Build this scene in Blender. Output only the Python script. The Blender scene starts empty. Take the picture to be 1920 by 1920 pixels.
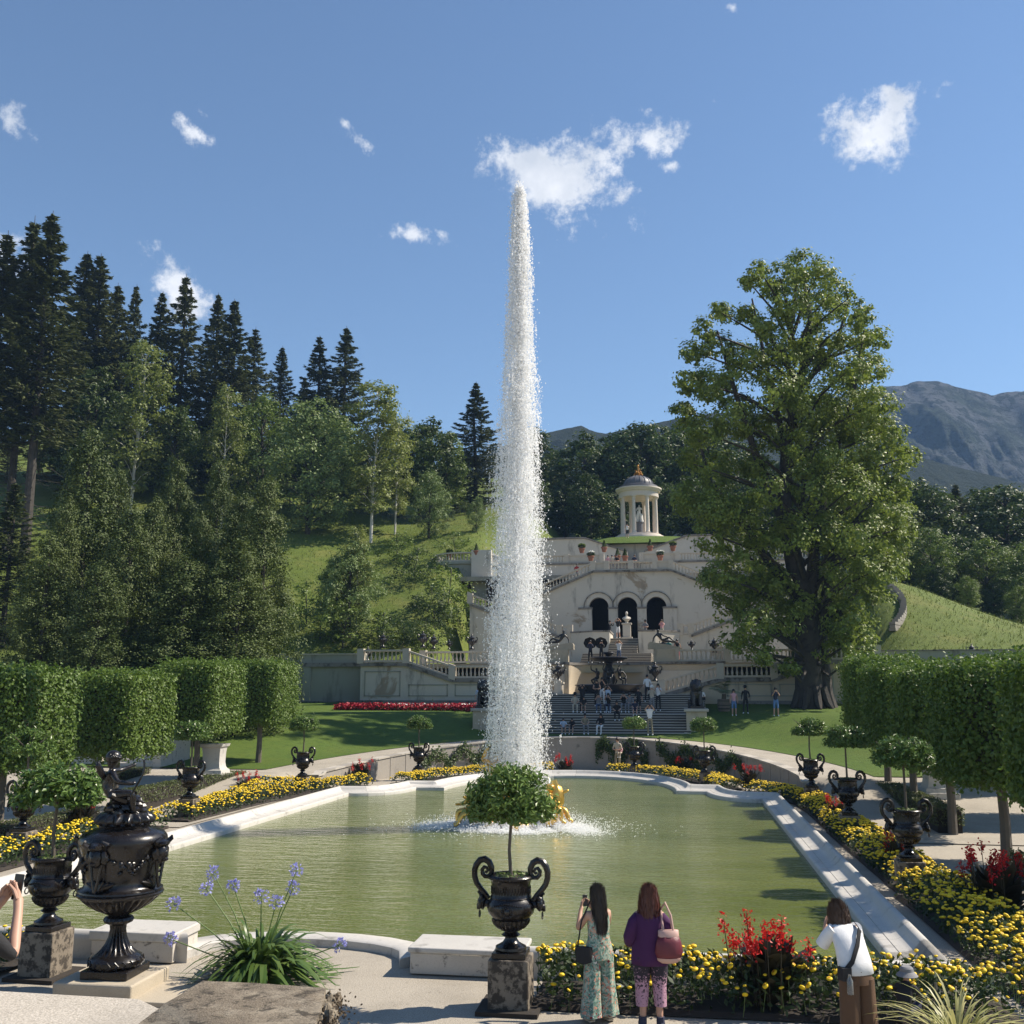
import bpy, bmesh, math, random
import numpy as np
from mathutils import Vector, Matrix
R = math.radians
S = bpy.context.scene
COL = S.collection
rng = np.random.default_rng(7)
random.seed(7)
# ------------------------------------------------------------------ camera
F, YH, CAMH = 1920.0, 1303.0, 4.0            # focal length and horizon row in photo pixels, eye height
PITCH, YAW = math.atan((YH - 960) / F), math.atan(0.16)
CAM = np.array([4.93, -29.6, CAMH])
cd = bpy.data.cameras.new('camera'); cam = bpy.data.objects.new('camera', cd); COL.objects.link(cam)
cd.sensor_width = 36; cd.lens = 36 * F / 1920; cd.clip_start = 0.1; cd.clip_end = 9000
cam.location = CAM; cam.rotation_euler = (math.pi / 2 + PITCH, 0, YAW)
S.camera = cam
# ------------------------------------------------------------------ sun and sky
SUN_EL, SUN_AZ = R(46), R(69)                # azimuth clockwise from +Y
sun_dir = np.array([math.sin(SUN_AZ) * math.cos(SUN_EL), math.cos(SUN_AZ) * math.cos(SUN_EL), math.sin(SUN_EL)])
sl = bpy.data.lights.new('sun', 'SUN'); sl.energy = 5.0; sl.angle = R(0.55); sl.color = (1.0, 0.90, 0.76)
so = bpy.data.objects.new('sun', sl); COL.objects.link(so)
so.rotation_euler = Vector(sun_dir).to_track_quat('Z', 'Y').to_euler()
W = bpy.data.worlds.new('World'); S.world = W; W.use_nodes = True
wn, wl = W.node_tree.nodes, W.node_tree.links
wn.clear()
def wnode(t, **k):
    n = wn.new(t)
    for a, b in k.items(): setattr(n, a, b)
    return n
def wmath(op, a, b=None, c=None):
    n = wnode('ShaderNodeMath', operation=op)
    for i, x in enumerate((a, b, c)):
        if x is None: continue
        if isinstance(x, (int, float)): n.inputs[i].default_value = x
        else: wl.new(x, n.inputs[i])
    return n.outputs[0]
sky = wnode('ShaderNodeTexSky', sky_type='NISHITA', sun_disc=False, sun_elevation=SUN_EL, sun_rotation=SUN_AZ,
            altitude=900, air_density=1.25, dust_density=0.1, ozone_density=4.0)
tc = wnode('ShaderNodeTexCoord')
def pix_dir(x, y):
    fw = np.array([-math.sin(YAW) * math.cos(PITCH), math.cos(YAW) * math.cos(PITCH), math.sin(PITCH)])
    rt = np.array([math.cos(YAW), math.sin(YAW), 0.]); up = np.cross(rt, fw)
    return fw + rt * (x - 960) / F - up * (y - 960) / F
# clouds: soft elliptical patches of the sky broken up by noise (x, y, half width, half height, tilt, strength)
CLOUDS = [(1050, 328, 128, 66, 22, 1.0), (1205, 250, 84, 40, 8, .85), (1630, 245, 82, 52, 38, .95), (1690, 185, 66, 28, -12, .75),
          (345, 548, 75, 42, 35, .85), (775, 440, 48, 22, 10, .72), (20, 218, 50, 24, 38, .72), (370, 252, 44, 18, 30, .7),
          (690, 275, 56, 17, 35, .66), (648, 234, 28, 11, 30, .62), (1340, 190, 34, 15, 15, .58), (1250, 314, 34, 13, 5, .62),
          (1374, 14, 22, 14, -30, .5), (5, 480, 60, 50, 40, .8), (828, 440, 22, 11, 30, .62), (388, 218, 36, 13, 30, .6),
          (2300, 330, 160, 80, 10, .9), (2900, 200, 220, 90, 15, .9), (-500, 330, 170, 70, 20, .9), (-1100, 500, 220, 90, 12, .9)]
mask = None
for cx, cy, rw, rh, tilt, st in CLOUDS:
    d = pix_dir(cx, cy); d /= np.linalg.norm(d)
    r_ = np.cross(d, [0, 0, 1.]); r_ /= np.linalg.norm(r_); u_ = np.cross(r_, d); t = R(-tilt)
    ax = r_ * math.cos(t) + u_ * math.sin(t); ay = -r_ * math.sin(t) + u_ * math.cos(t); az = np.cross(ax, ay)
    g = wnode('ShaderNodeTexGradient', gradient_type='SPHERICAL'); tm = g.texture_mapping; tm.vector_type = 'TEXTURE'
    tm.translation = d; tm.rotation = Matrix((ax, ay, az)).transposed().to_euler(); tm.scale = (1.7 * rw / F, 1.7 * rh / F, .6)
    wl.new(tc.outputs['Generated'], g.inputs[0])
    m = wmath('MULTIPLY', g.outputs['Fac'], st)
    mask = m if mask is None else wmath('MAXIMUM', mask, m)
nz1 = wnode('ShaderNodeTexNoise'); nz1.inputs['Scale'].default_value = 22; nz1.inputs['Detail'].default_value = 8; nz1.inputs['Roughness'].default_value = .68
wl.new(tc.outputs['Generated'], nz1.inputs['Vector'])
dens = wmath('MULTIPLY_ADD', mask, 1.7, wmath('MULTIPLY_ADD', nz1.outputs['Fac'], 4.2, -2.1 - .60))
cm = wnode('ShaderNodeMapRange', interpolation_type='SMOOTHSTEP'); wl.new(dens, cm.inputs[0]); cm.inputs[1].default_value = 0.; cm.inputs[2].default_value = .8
nz2 = wnode('ShaderNodeTexNoise'); nz2.inputs['Scale'].default_value = 26; nz2.inputs['Detail'].default_value = 4; wl.new(tc.outputs['Generated'], nz2.inputs['Vector'])
cr = wnode('ShaderNodeMapRange'); wl.new(nz2.outputs['Fac'], cr.inputs[0]); cr.inputs[1].default_value = .35; cr.inputs[2].default_value = .7
ccol = wnode('ShaderNodeMix', data_type='RGBA'); wl.new(cr.outputs[0], ccol.inputs[0])
ccol.inputs[6].default_value = (5.0, 5.4, 6.1, 1); ccol.inputs[7].default_value = (7.8, 7.9, 8.2, 1)
smx = wnode('ShaderNodeMix', data_type='RGBA'); wl.new(cm.outputs[0], smx.inputs[0]); wl.new(sky.outputs[0], smx.inputs[6]); wl.new(ccol.outputs[2], smx.inputs[7])
SKY_STRENGTH = 0.082
bg = wnode('ShaderNodeBackground'); wl.new(smx.outputs[2], bg.inputs[0]); bg.inputs[1].default_value = SKY_STRENGTH
bg0 = wnode('ShaderNodeBackground'); wl.new(sky.outputs[0], bg0.inputs[0]); bg0.inputs[1].default_value = SKY_STRENGTH
mxs = wnode('ShaderNodeMixShader'); wl.new(wmath('GREATER_THAN', mask, 0.005), mxs.inputs[0]); wl.new(bg0.outputs[0], mxs.inputs[1]); wl.new(bg.outputs[0], mxs.inputs[2])
wo = wnode('ShaderNodeOutputWorld'); wl.new(mxs.outputs[0], wo.inputs[0])
S.view_settings.view_transform = 'Standard'; S.view_settings.look = 'None'; S.view_settings.gamma = 1
S.view_settings.exposure = 0.72
S.cycles.use_denoising = True
S.cycles.max_bounces = 8; S.cycles.diffuse_bounces = 6; S.cycles.glossy_bounces = 3; S.cycles.transmission_bounces = 3
S.cycles.transparent_max_bounces = 32; S.cycles.volume_bounces = 1; S.cycles.caustics_reflective = False; S.cycles.caustics_refractive = False
S.cycles.sample_clamp_indirect = 6
W.cycles.sampling_method = 'MANUAL'; W.cycles.sample_map_resolution = 512
# ------------------------------------------------------------------ layout helpers: photo pixel -> point in the garden
_h = np.array([-math.sin(YAW), math.cos(YAW), 0.])
def G(x, y, z=0.):                     # on the level z
    d = pix_dir(x, y); return CAM + d * ((z - CAM[2]) / d[2])
def AT(x, y, D):                       # at the distance D ahead
    d = pix_dir(x, y); return CAM + d * (D / d.dot(_h))
def PV(x, y, v):                       # on the upright plane v
    d = pix_dir(x, y); return CAM + d * ((v - CAM[1]) / d[1])
def sstep(a, b, x):
    t = np.clip((x - a) / (b - a), 0, 1); return t * t * (3 - 2 * t)
# ------------------------------------------------------------------ mesh helpers
class MB:
    def __init__(s): s.v, s.f, s.m, s.n = [], [], [], 0
    def add(s, vs, fs, mi=0, M=None):
        vs = np.asarray(vs, float)
        if M is not None: vs = vs @ np.array(M)[:3, :3].T + np.array(M)[:3, 3]
        s.v.append(vs); s.f += [tuple(i + s.n for i in f) for f in fs]; s.m += [mi] * len(fs); s.n += len(vs); return s
    def box(s, x0, x1, y0, y1, z0, z1, mi=0, M=None):
        v = [(x, y, z) for z in (z0, z1) for y in (y0, y1) for x in (x0, x1)]
        return s.add(v, [(0, 2, 3, 1), (4, 5, 7, 6), (0, 1, 5, 4), (2, 6, 7, 3), (0, 4, 6, 2), (1, 3, 7, 5)], mi, M)
    def prism(s, poly, y0, y1, mi=0, M=None):          # polygon in (x, z) pushed from y0 to y1
        n = len(poly); v = [(a, y0, b) for a, b in poly] + [(a, y1, b) for a, b in poly]
        f = [tuple(range(n)), tuple(range(2 * n - 1, n - 1, -1))] + [(i, i + n, (i + 1) % n + n, (i + 1) % n) for i in range(n)]
        return s.add(v, f, mi, M)
    def slab(s, poly, z0, z1, mi=0, M=None):           # polygon in (x, y) pushed from z0 to z1
        n = len(poly); v = [(a, b, z0) for a, b in poly] + [(a, b, z1) for a, b in poly]
        f = [tuple(range(n - 1, -1, -1)), tuple(range(n, 2 * n))] + [(i, (i + 1) % n, (i + 1) % n + n, i + n) for i in range(n)]
        return s.add(v, f, mi, M)
    def loft(s, rings, closed=True, cap=True, mi=0, M=None):
        k = len(rings[0]); v = np.concatenate([np.asarray(r, float) for r in rings]); f = []
        for i in range(len(rings) - 1):
            for j in range(k if closed else k - 1):
                a, b = i * k + j, i * k + (j + 1) % k; f.append((a, b, b + k, a + k))
        if cap and closed: f += [tuple(range(k - 1, -1, -1)), tuple(range((len(rings) - 1) * k, len(rings) * k))]
        return s.add(v, f, mi, M)
    def lathe(s, prof, n=24, flute=None, mi=0, M=None, cap=True):   # prof: (r, z); flute: list of (z0, z1, count, depth)
        a = np.arange(n) * 2 * math.pi / n; rings = []
        for r, z in prof:
            rr = np.full(n, float(r))
            for z0, z1, c, dp in (flute or []):
                if z0 <= z <= z1: rr = rr * (1 - dp * (0.5 + 0.5 * np.cos(a * c)))
            rings.append(np.stack([rr * np.cos(a), rr * np.sin(a), np.full(n, float(z))], 1))
        return s.loft(rings, True, cap, mi, M)
    def tube(s, pts, rad, n=8, mi=0, M=None, cap=True):
        pts = np.asarray(pts, float); k = len(pts); rad = np.broadcast_to(np.asarray(rad, float), (k,)); rings = []
        prev = None
        for i in range(k):
            t = pts[min(i + 1, k - 1)] - pts[max(i - 1, 0)]; t /= (np.linalg.norm(t) + 1e-9)
            if prev is None:
                prev = np.cross(t, [0, 0, 1.] if abs(t[2]) < .9 else [1., 0, 0])
            x = prev - t * prev.dot(t); x /= (np.linalg.norm(x) + 1e-9); prev = x; y = np.cross(t, x)
            a = np.arange(n) * 2 * math.pi / n
            rings.append(pts[i] + rad[i] * (np.cos(a)[:, None] * x + np.sin(a)[:, None] * y))
        return s.loft(rings, True, cap, mi, M)
    def ell(s, c, r, nu=10, nv=7, mi=0, M=None, jit=0.):
        r = np.broadcast_to(np.asarray(r, float), (3,)); rings = []
        for i in range(nv + 1):
            p = -math.pi / 2 + math.pi * min(max(i / nv, .03), .97); a = np.arange(nu) * 2 * math.pi / nu
            q = np.stack([np.cos(p) * np.cos(a), np.cos(p) * np.sin(a), np.full(nu, math.sin(p))], 1)
            if jit: q = q * (1 + jit * (rng.random((nu, 1)) - .5))
            rings.append(np.asarray(c) + q * r)
        return s.loft(rings, True, True, mi, M)
    def torus(s, c, R0, r0, n=14, m=7, axis='y', mi=0, M=None):
        a = np.arange(n) * 2 * math.pi / n; rings = []
        for t in a:
            b = np.arange(m) * 2 * math.pi / m; rr = R0 + r0 * np.cos(b)
            x, y, z = rr * math.cos(t), r0 * np.sin(b), rr * math.sin(t)
            p = {'y': (x, y, z), 'x': (y, x, z), 'z': (x, z, y)}[axis]
            rings.append(np.asarray(c) + np.stack([np.broadcast_to(q, (m,)) for q in p], 1))
        rings.append(rings[0]); return s.loft(rings, True, False, mi, M)
    def mesh(s, name, mats, smooth=35):
        me = bpy.data.meshes.new(name)
        me.from_pydata(np.concatenate(s.v).tolist(), [], s.f)
        for m in (mats if isinstance(mats, (list, tuple)) else [mats]): me.materials.append(m)
        if len(me.materials) > 1: me.polygons.foreach_set('material_index', s.m)
        if smooth:
            me.polygons.foreach_set('use_smooth', [True] * len(me.polygons)); me.set_sharp_from_angle(angle=R(smooth))
        me.update(); return me
    def build(s, name, mats, parent=None, smooth=35): return link(name, s.mesh(name, mats, smooth), parent)
def link(name, me, parent=None, loc=None, rz=0.):
    o = bpy.data.objects.new(name, me); COL.objects.link(o)
    if parent is not None: o.parent = parent
    if loc is not None: o.location = loc
    if rz: o.rotation_euler = (0, 0, rz)
    return o
def tag(o, label, cat, group=None):
    o['label'] = label; o['category'] = cat
    if group: o['group'] = group
    return o
def thing(name, label, cat, loc=(0, 0, 0), rz=0., group=None):
    o = bpy.data.objects.new(name, None); COL.objects.link(o); o.location = loc; o.rotation_euler = (0, 0, rz)
    o.empty_display_size = .1
    return tag(o, label, cat, group)
def structure(o): o['kind'] = 'structure'; return o
def stuff(o): o['kind'] = 'stuff'; return o
def bevel(o, w=.015, seg=2):
    m = o.modifiers.new('bevel', 'BEVEL'); m.width = w; m.segments = seg; m.limit_method = 'ANGLE'; m.angle_limit = R(40); return o
def np_mesh(name, v, f, mats, fmi=None, smooth=False):   # v (N,3), f (M,k) arrays
    me = bpy.data.meshes.new(name); v = np.ascontiguousarray(v, np.float32); f = np.ascontiguousarray(f, np.int32); k = f.shape[1]
    me.vertices.add(len(v)); me.vertices.foreach_set('co', v.ravel())
    me.loops.add(f.size); me.loops.foreach_set('vertex_index', f.ravel())
    me.polygons.add(len(f)); me.polygons.foreach_set('loop_start', np.arange(len(f), dtype=np.int32) * k)
    me.polygons.foreach_set('loop_total', np.full(len(f), k, np.int32))
    for m in (mats if isinstance(mats, (list, tuple)) else [mats]): me.materials.append(m)
    if fmi is not None: me.polygons.foreach_set('material_index', np.asarray(fmi, np.int32))
    me.polygons.foreach_set('use_smooth', np.full(len(f), smooth))
    me.update(calc_edges=True); return me
def unit(a): return a / (np.linalg.norm(a, axis=-1, keepdims=True) + 1e-9)
def leaves(C, N, L, Wd, fold=0., T=None, rs=None):        # rhombic leaves: centres, normals, lengths, widths
    rs = rs or rng; n = len(C); N = unit(N)
    t = unit(rs.normal(size=(n, 3))) if T is None else unit(T)
    t = unit(t - N * (t * N).sum(1, keepdims=True)); b = np.cross(N, t)
    L = np.broadcast_to(L, (n,))[:, None]; Wd = np.broadcast_to(Wd, (n,))[:, None]
    v = np.stack([C - t * L / 2, C + b * Wd / 2 + N * fold * L, C + t * L / 2, C - b * Wd / 2 + N * fold * L], 1).reshape(-1, 3)
    return v, np.arange(4 * n).reshape(-1, 4)
def cat_q(parts):
    vs, fs, k = [], [], 0
    for v, f in parts: vs.append(v); fs.append(f + k); k += len(v)
    return np.concatenate(vs), np.concatenate(fs)
def grid(name, U, Vv, zf, mat, smooth=True):
    uu, vv = np.meshgrid(U, Vv); zz = zf(uu, vv); n, m = uu.shape
    idx = np.arange(n * m).reshape(n, m)
    f = np.stack([idx[:-1, :-1], idx[:-1, 1:], idx[1:, 1:], idx[1:, :-1]], -1).reshape(-1, 4)
    return np_mesh(name, np.stack([uu, vv, zz], -1).reshape(-1, 3), f, mat, None, smooth)
def copy_tree(o, parent=None):
    c = o.copy(); COL.objects.link(c)
    if parent is not None: c.parent = parent
    for ch in o.children: copy_tree(ch, c)
    return c
# ------------------------------------------------------------------ materials
class NM:
    def __init__(s, name):
        s.mat = bpy.data.materials.new(name); s.mat.use_nodes = True; s.t = s.mat.node_tree; s.t.nodes.clear()
        s.out = s.n('ShaderNodeOutputMaterial'); s.geo = None
    def n(s, t, **k):
        x = s.t.nodes.new(t)
        for a, b in k.items(): setattr(x, a, b)
        return x
    def l(s, a, b): s.t.links.new(a, b)
    def set(s, sock, x):
        if hasattr(x, 'is_output') or hasattr(x, 'links'): s.l(x, sock)
        else: sock.default_value = x
    def pos(s, local=False):
        if local: return s.n('ShaderNodeTexCoord').outputs['Object']
        return s.n('ShaderNodeNewGeometry').outputs['Position']
    def noise(s, scale, detail=4, rough=.55, vec=None, local=False, stretch=None, dist=0.):
        x = s.n('ShaderNodeTexNoise'); x.inputs['Scale'].default_value = scale; x.inputs['Detail'].default_value = detail; x.inputs['Roughness'].default_value = rough; x.inputs['Distortion'].default_value = dist
        v = vec or s.pos(local)
        if stretch:
            m = s.n('ShaderNodeVectorMath', operation='MULTIPLY'); s.l(v, m.inputs[0]); m.inputs[1].default_value = stretch; v = m.outputs[0]
        s.l(v, x.inputs['Vector']); return x.outputs['Fac']
    def ramp(s, x, a, b, lo=0., hi=1., smooth=True):
        m = s.n('ShaderNodeMapRange', interpolation_type='SMOOTHSTEP' if smooth else 'LINEAR'); s.l(x, m.inputs[0])
        for i, q in enumerate((a, b, lo, hi)): m.inputs[1 + i].default_value = q
        return m.outputs[0]
    def mix(s, f, a, b):
        m = s.n('ShaderNodeMix', data_type='RGBA'); s.set(m.inputs[0], f)
        for i, c in ((6, a), (7, b)): s.set(m.inputs[i], c if hasattr(c, 'links') else (*c, 1))
        return m.outputs[2]
    def math(s, op, a, b=0.):
        m = s.n('ShaderNodeMath', operation=op); s.set(m.inputs[0], a); s.set(m.inputs[1], b); return m.outputs[0]
    def bump(s, h, strength=.3, dist=.02):
        b = s.n('ShaderNodeBump'); b.inputs['Strength'].default_value = strength; b.inputs['Distance'].default_value = dist; s.l(h, b.inputs['Height']); return b.outputs[0]
    def bsdf(s, col, rough=.7, metal=0., normal=None, **k):
        b = s.n('ShaderNodeBsdfPrincipled'); s.set(b.inputs['Base Color'], col if hasattr(col, 'links') else (*col, 1)); s.set(b.inputs['Roughness'], rough); b.inputs['Metallic'].default_value = metal
        for a, q in k.items(): s.set(b.inputs[a.replace('_', ' ')], q)
        if normal is not None: s.l(normal, b.inputs['Normal'])
        return b.outputs[0]
    def done(s, sh): s.l(sh, s.out.inputs['Surface']); return s.mat
def simple(name, col, rough=.7, metal=0., var=.18, scale=6., bump=.0, bscale=40., local=True, **k):
    m = NM(name); n = m.noise(scale, 4, local=local); c = m.mix(n, tuple(x * (1 - var) for x in col), tuple(min(1, x * (1 + var)) for x in col))
    nr = m.bump(m.noise(bscale, 3, local=local), bump, .01) if bump else None
    return m.done(m.bsdf(c, rough, metal, nr, **k))
def leafmat(name, a, b, trans=.35, rough=.5, tcol=None):
    m = NM(name); g = m.n('ShaderNodeNewGeometry'); oi = m.n('ShaderNodeObjectInfo')
    f = m.math('ADD', m.math('MULTIPLY', g.outputs['Random Per Island'], .6), m.math('MULTIPLY', oi.outputs['Random'], .4))
    c = m.mix(f, a, b)
    p = m.bsdf(c, rough, Specular_IOR_Level=.35)
    t = m.n('ShaderNodeBsdfTranslucent'); tc_ = m.mix(f, tcol or tuple(x * 1.5 for x in a), tuple(x * 1.5 for x in b)); m.l(tc_, t.inputs[0])
    mx = m.n('ShaderNodeMixShader'); mx.inputs[0].default_value = trans * .75; m.l(p, mx.inputs[1]); m.l(t.outputs[0], mx.inputs[2])
    return m.done(mx.outputs[0])
def plaster(name, clean, peel, dirt=(.12, .115, .10), k0=.60, k1=.66, vertical=True, mscale=.35):
    m = NM(name); p = m.pos()
    patch = m.ramp(m.noise(mscale, 7, .6, p, dist=.6), k0, k1)
    c = m.mix(m.noise(1.3, 5, .6, p), tuple(x * .86 for x in clean), clean)
    c = m.mix(patch, c, peel)
    st = m.ramp(m.noise(1.1, 6, .65, p, stretch=(1, 1, .22)), .54, .72, 0, .75)
    c = m.mix(st, c, dirt)
    sp = m.ramp(m.noise(9, 5, .7, p), .62, .74, 0, .6); c = m.mix(sp, c, dirt)
    return m.done(m.bsdf(c, .85, 0, m.bump(m.math('ADD', m.noise(25, 4, .6, p), m.math('MULTIPLY', patch, -1.5)), .25, .02)))
def gravelmat(name, a, b, fine=55.):
    m = NM(name); p = m.pos()
    c = m.mix(m.ramp(m.noise(fine, 3, .7, p), .3, .7), a, b)
    c = m.mix(m.ramp(m.noise(.8, 5, .6, p), .4, .75, 0, .35), c, tuple(x * .62 for x in a))
    c = m.mix(m.ramp(m.noise(fine * .37, 2, .5, p), .66, .74, 0, .7), c, tuple(x * .55 for x in a))
    return m.done(m.bsdf(c, .92, 0, m.bump(m.noise(fine, 3, .7, p), .55, .015)))
def grassmat(name, a, b, dry, k=.5):
    m = NM(name); p = m.pos()
    c = m.mix(m.ramp(m.noise(28, 4, .7, p), .25, .75), a, b)
    c = m.mix(m.ramp(m.noise(.35, 5, .6, p), .42, .72, 0, k), c, dry)
    c = m.mix(m.ramp(m.noise(3.0, 4, .6, p), .45, .75, 0, .45), c, tuple(x * .6 for x in a))
    return m.done(m.bsdf(c, .8, 0, m.bump(m.noise(22, 4, .75, p), .9, .06), Specular_IOR_Level=.2))
def stonemat(name, a, b, dark=(.06, .055, .045), k=.58, w=.12, scale=5., local=False, rough=.8, bump=.4):
    m = NM(name); p = m.pos(local)
    c = m.mix(m.noise(scale * .6, 5, .6, p), a, b)
    c = m.mix(m.ramp(m.noise(scale, 7, .68, p), k, k + w, 0, .9), c, dark)
    c = m.mix(m.ramp(m.noise(scale * 9, 4, .6, p), .5, .8, 0, .35), c, tuple(x * .5 for x in a))
    return m.done(m.bsdf(c, rough, 0, m.bump(m.noise(scale * 6, 6, .7, p), bump, .015)))
M = {}
M['plaster'] = plaster('weathered_plaster', (.56, .525, .455), (.32, .265, .195))
M['plaster_warm'] = plaster('warm_plaster', (.50, .425, .315), (.34, .275, .20), k0=.63, k1=.70)
M['plaster_grey'] = plaster('greenish_plaster', (.32, .325, .27), (.25, .24, .19), k0=.64, k1=.72, mscale=.5)
M['cornice'] = stonemat('dark_cornice', (.14, .13, .12), (.28, .26, .23), k=.5, scale=2.)
M['baluster'] = stonemat('baluster_stone', (.42, .38, .31), (.55, .50, .42), k=.62, scale=3.)
M['marble'] = stonemat('pool_marble', (.44, .42, .385), (.56, .54, .50), dark=(.17, .16, .14), k=.54, w=.22, scale=2.4, bump=.15, rough=.55)
M['pedestal'] = stonemat('blotched_pedestal_stone', (.145, .12, .09), (.26, .22, .17), dark=(.026, .020, .015), k=.455, w=.12, scale=7.5)
M['bench'] = stonemat('bench_stone', (.46, .42, .36), (.58, .54, .48), dark=(.10, .09, .075), k=.57, w=.1, scale=5)
def slabmat():
    m = NM('mossy_slab_stone'); p = m.pos()
    c = m.mix(m.ramp(m.noise(60, 3, .7, p), .3, .7), (.11, .085, .058), (.30, .25, .185))
    c = m.mix(m.ramp(m.noise(2.6, 6, .65, p), .45, .62, 0, .75), c, (.36, .31, .235)); c = m.mix(m.ramp(m.noise(4.2, 7, .7, p, dist=.5), .52, .62, 0, .85), c, (.045, .036, .025)); c = m.mix(m.ramp(m.noise(28, 4, .7, p), .60, .68, 0, .9), c, (.028, .024, .018))
    return m.done(m.bsdf(c, .95, 0, m.bump(m.math('ADD', m.noise(45, 5, .75, p), m.math('MULTIPLY', m.noise(9, 5, .6, p), 1.5)), 1., .03)))
M['slab'] = slabmat()
M['sand_stone'] = stonemat('sand_coloured_stone', (.36, .31, .23), (.46, .40, .31), dark=(.12, .10, .08), k=.64, w=.08, scale=6)
M['wall_grey'] = stonemat('grey_retaining_wall', (.24, .22, .19), (.34, .31, .27), dark=(.09, .085, .08), k=.55, w=.2, scale=1.2)
M['riser'] = stonemat('shade_darkened_riser_stone', (.055, .05, .045), (.10, .092, .08), scale=2.)  # darker tone paints in the weaker skylight on the step fronts
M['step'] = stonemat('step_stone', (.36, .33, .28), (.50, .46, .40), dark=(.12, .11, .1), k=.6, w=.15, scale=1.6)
M['iron'] = NM('black_cast_iron'); _m = M['iron']
M['iron'] = _m.done(_m.bsdf(_m.mix(_m.noise(7, 5, local=True), (.005, .0045, .005), (.014, .011, .010)), _m.ramp(_m.noise(9, 4, local=True), .3, .7, .2, .36), 0., _m.bump(_m.noise(30, 5, .6, local=True), .12, .01), Specular_IOR_Level=.5))
M['bronze'] = simple('dark_bronze', (.018, .017, .018), .38, 0., .4, 8, .1, 30)
_m = NM('gilded_bronze'); M['gold'] = _m.done(_m.bsdf(_m.mix(_m.noise(6, 4, local=True), (.62, .36, .07), (.86, .56, .16)), .32, .85))
M['gravel'] = gravelmat('pale_gravel', (.25, .222, .178), (.45, .405, .335))
M['gravel_near'] = gravelmat('coarse_gravel', (.30, .27, .225), (.56, .51, .44), 38.)
M['lawn'] = grassmat('mown_lawn', (.055, .098, .014), (.105, .165, .028), (.125, .155, .030), .4)
M['meadow'] = grassmat('meadow_grass', (.066, .100, .014), (.135, .175, .030), (.17, .17, .045), .6)
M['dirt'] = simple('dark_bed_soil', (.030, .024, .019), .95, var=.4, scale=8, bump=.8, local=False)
M['bark'] = stonemat('furrowed_bark', (.030, .025, .020), (.062, .052, .042), dark=(.018, .015, .012), k=.5, scale=3, local=True, bump=1.)
M['bark_pale'] = stonemat('pale_birch_bark', (.42, .41, .37), (.58, .57, .53), dark=(.06, .055, .05), k=.6, scale=3, local=True)
M['bark_young'] = stonemat('grey_young_bark', (.085, .07, .055), (.14, .12, .095), dark=(.05, .04, .03), k=.6, scale=9, local=True)
M['spruce'] = leafmat('spruce_needles', (0.0531, 0.0706, 0.0251), (0.118, 0.132, 0.043), .15, .6)
M['spruce_light'] = leafmat('young_spruce_needles', (0.0508, 0.0696, 0.0203), (0.1015, 0.1232, 0.0348), .2, .6)  # needle colours of the light green young spruce
M['yew'] = leafmat('yew_foliage', (0.0465, 0.0732, 0.0162), (0.1066, 0.1401, 0.0325), .2, .6)
M['beech'] = leafmat('beech_leaves', (0.0783, 0.125, 0.0214), (0.1675, 0.2235, 0.0426), .35)
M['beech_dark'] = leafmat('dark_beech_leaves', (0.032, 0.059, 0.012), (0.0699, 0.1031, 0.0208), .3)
M['birch'] = leafmat('birch_leaves', (0.1137, 0.1501, 0.0319), (0.2193, 0.2501, 0.0638), .4)
M['willow'] = leafmat('grey_green_leaves', (0.1094, 0.1608, 0.0432), (0.1798, 0.2412, 0.0761), .3)
M['linden'] = leafmat('linden_leaves', (0.0918, 0.1397, 0.0217), (0.212, 0.2606, 0.0492), .35)
M['clipped'] = leafmat('clipped_linden_leaves', (0.0575, 0.109, 0.016), (0.1313, 0.1957, 0.0343), .35)
M['box'] = leafmat('box_hedge_leaves', (.055, .075, .022), (.105, .125, .040), .25)
M['bay'] = leafmat('glossy_bay_leaves', (0.0603, 0.1169, 0.0226), (0.1602, 0.2356, 0.0565), .2, .32)
M['bed_leaf'] = leafmat('flower_bed_leaves', (.018, .038, .010), (.050, .080, .022), .25)
M['yellow'] = simple('yellow_petals', (.80, .56, .012), .6, var=.12, scale=30)
M['orange'] = simple('orange_flower_eye', (.48, .20, .006), .7, var=.2, scale=60)
M['red'] = leafmat('red_petals', (.42, .008, .010), (.66, .022, .016), .25, .5, (.5, .03, .02))
M['canna_leaf'] = leafmat('bronze_canna_leaves', (.018, .020, .014), (.050, .042, .022), .15, .4)
M['agap_leaf'] = leafmat('strap_leaves', (0.0508, 0.1015, 0.0203), (0.1377, 0.1958, 0.0508), .25, .38)
M['violet'] = leafmat('violet_petals', (.28, .28, .60), (.50, .50, .82), .3, .5)
M['varieg'] = leafmat('cream_striped_leaves', (.18, .20, .05), (.62, .56, .28), .3, .45)
M['stem'] = simple('green_stem', (.10, .16, .04), .6)
M['white_petal'] = simple('white_petals', (.75, .75, .70), .6)
M['red_bed'] = leafmat('crimson_petals', (.20, .006, .014), (.38, .014, .030), .2, .6)
M['terracotta'] = simple('terracotta', (.24, .105, .065), .8, var=.25, scale=4, bump=.2)
M['wood'] = simple('barrel_wood', (.16, .13, .10), .7, var=.3)
M['black'] = simple('black_plastic', (.012, .012, .013), .35)
M['slate'] = stonemat('dome_lead', (.075, .075, .085), (.13, .13, .14), k=.62, scale=1.5, rough=.5)
M['temple'] = stonemat('temple_stone', (.56, .49, .42), (.66, .59, .52), dark=(.3, .27, .23), k=.62, w=.2, scale=1.4)
M['statue_white'] = stonemat('white_marble_statue', (.62, .61, .58), (.74, .73, .70), dark=(.3, .3, .28), k=.66, w=.2, scale=3)
M['skin'] = simple('skin', (.46, .27, .19), .55, var=.06, scale=12)
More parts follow.
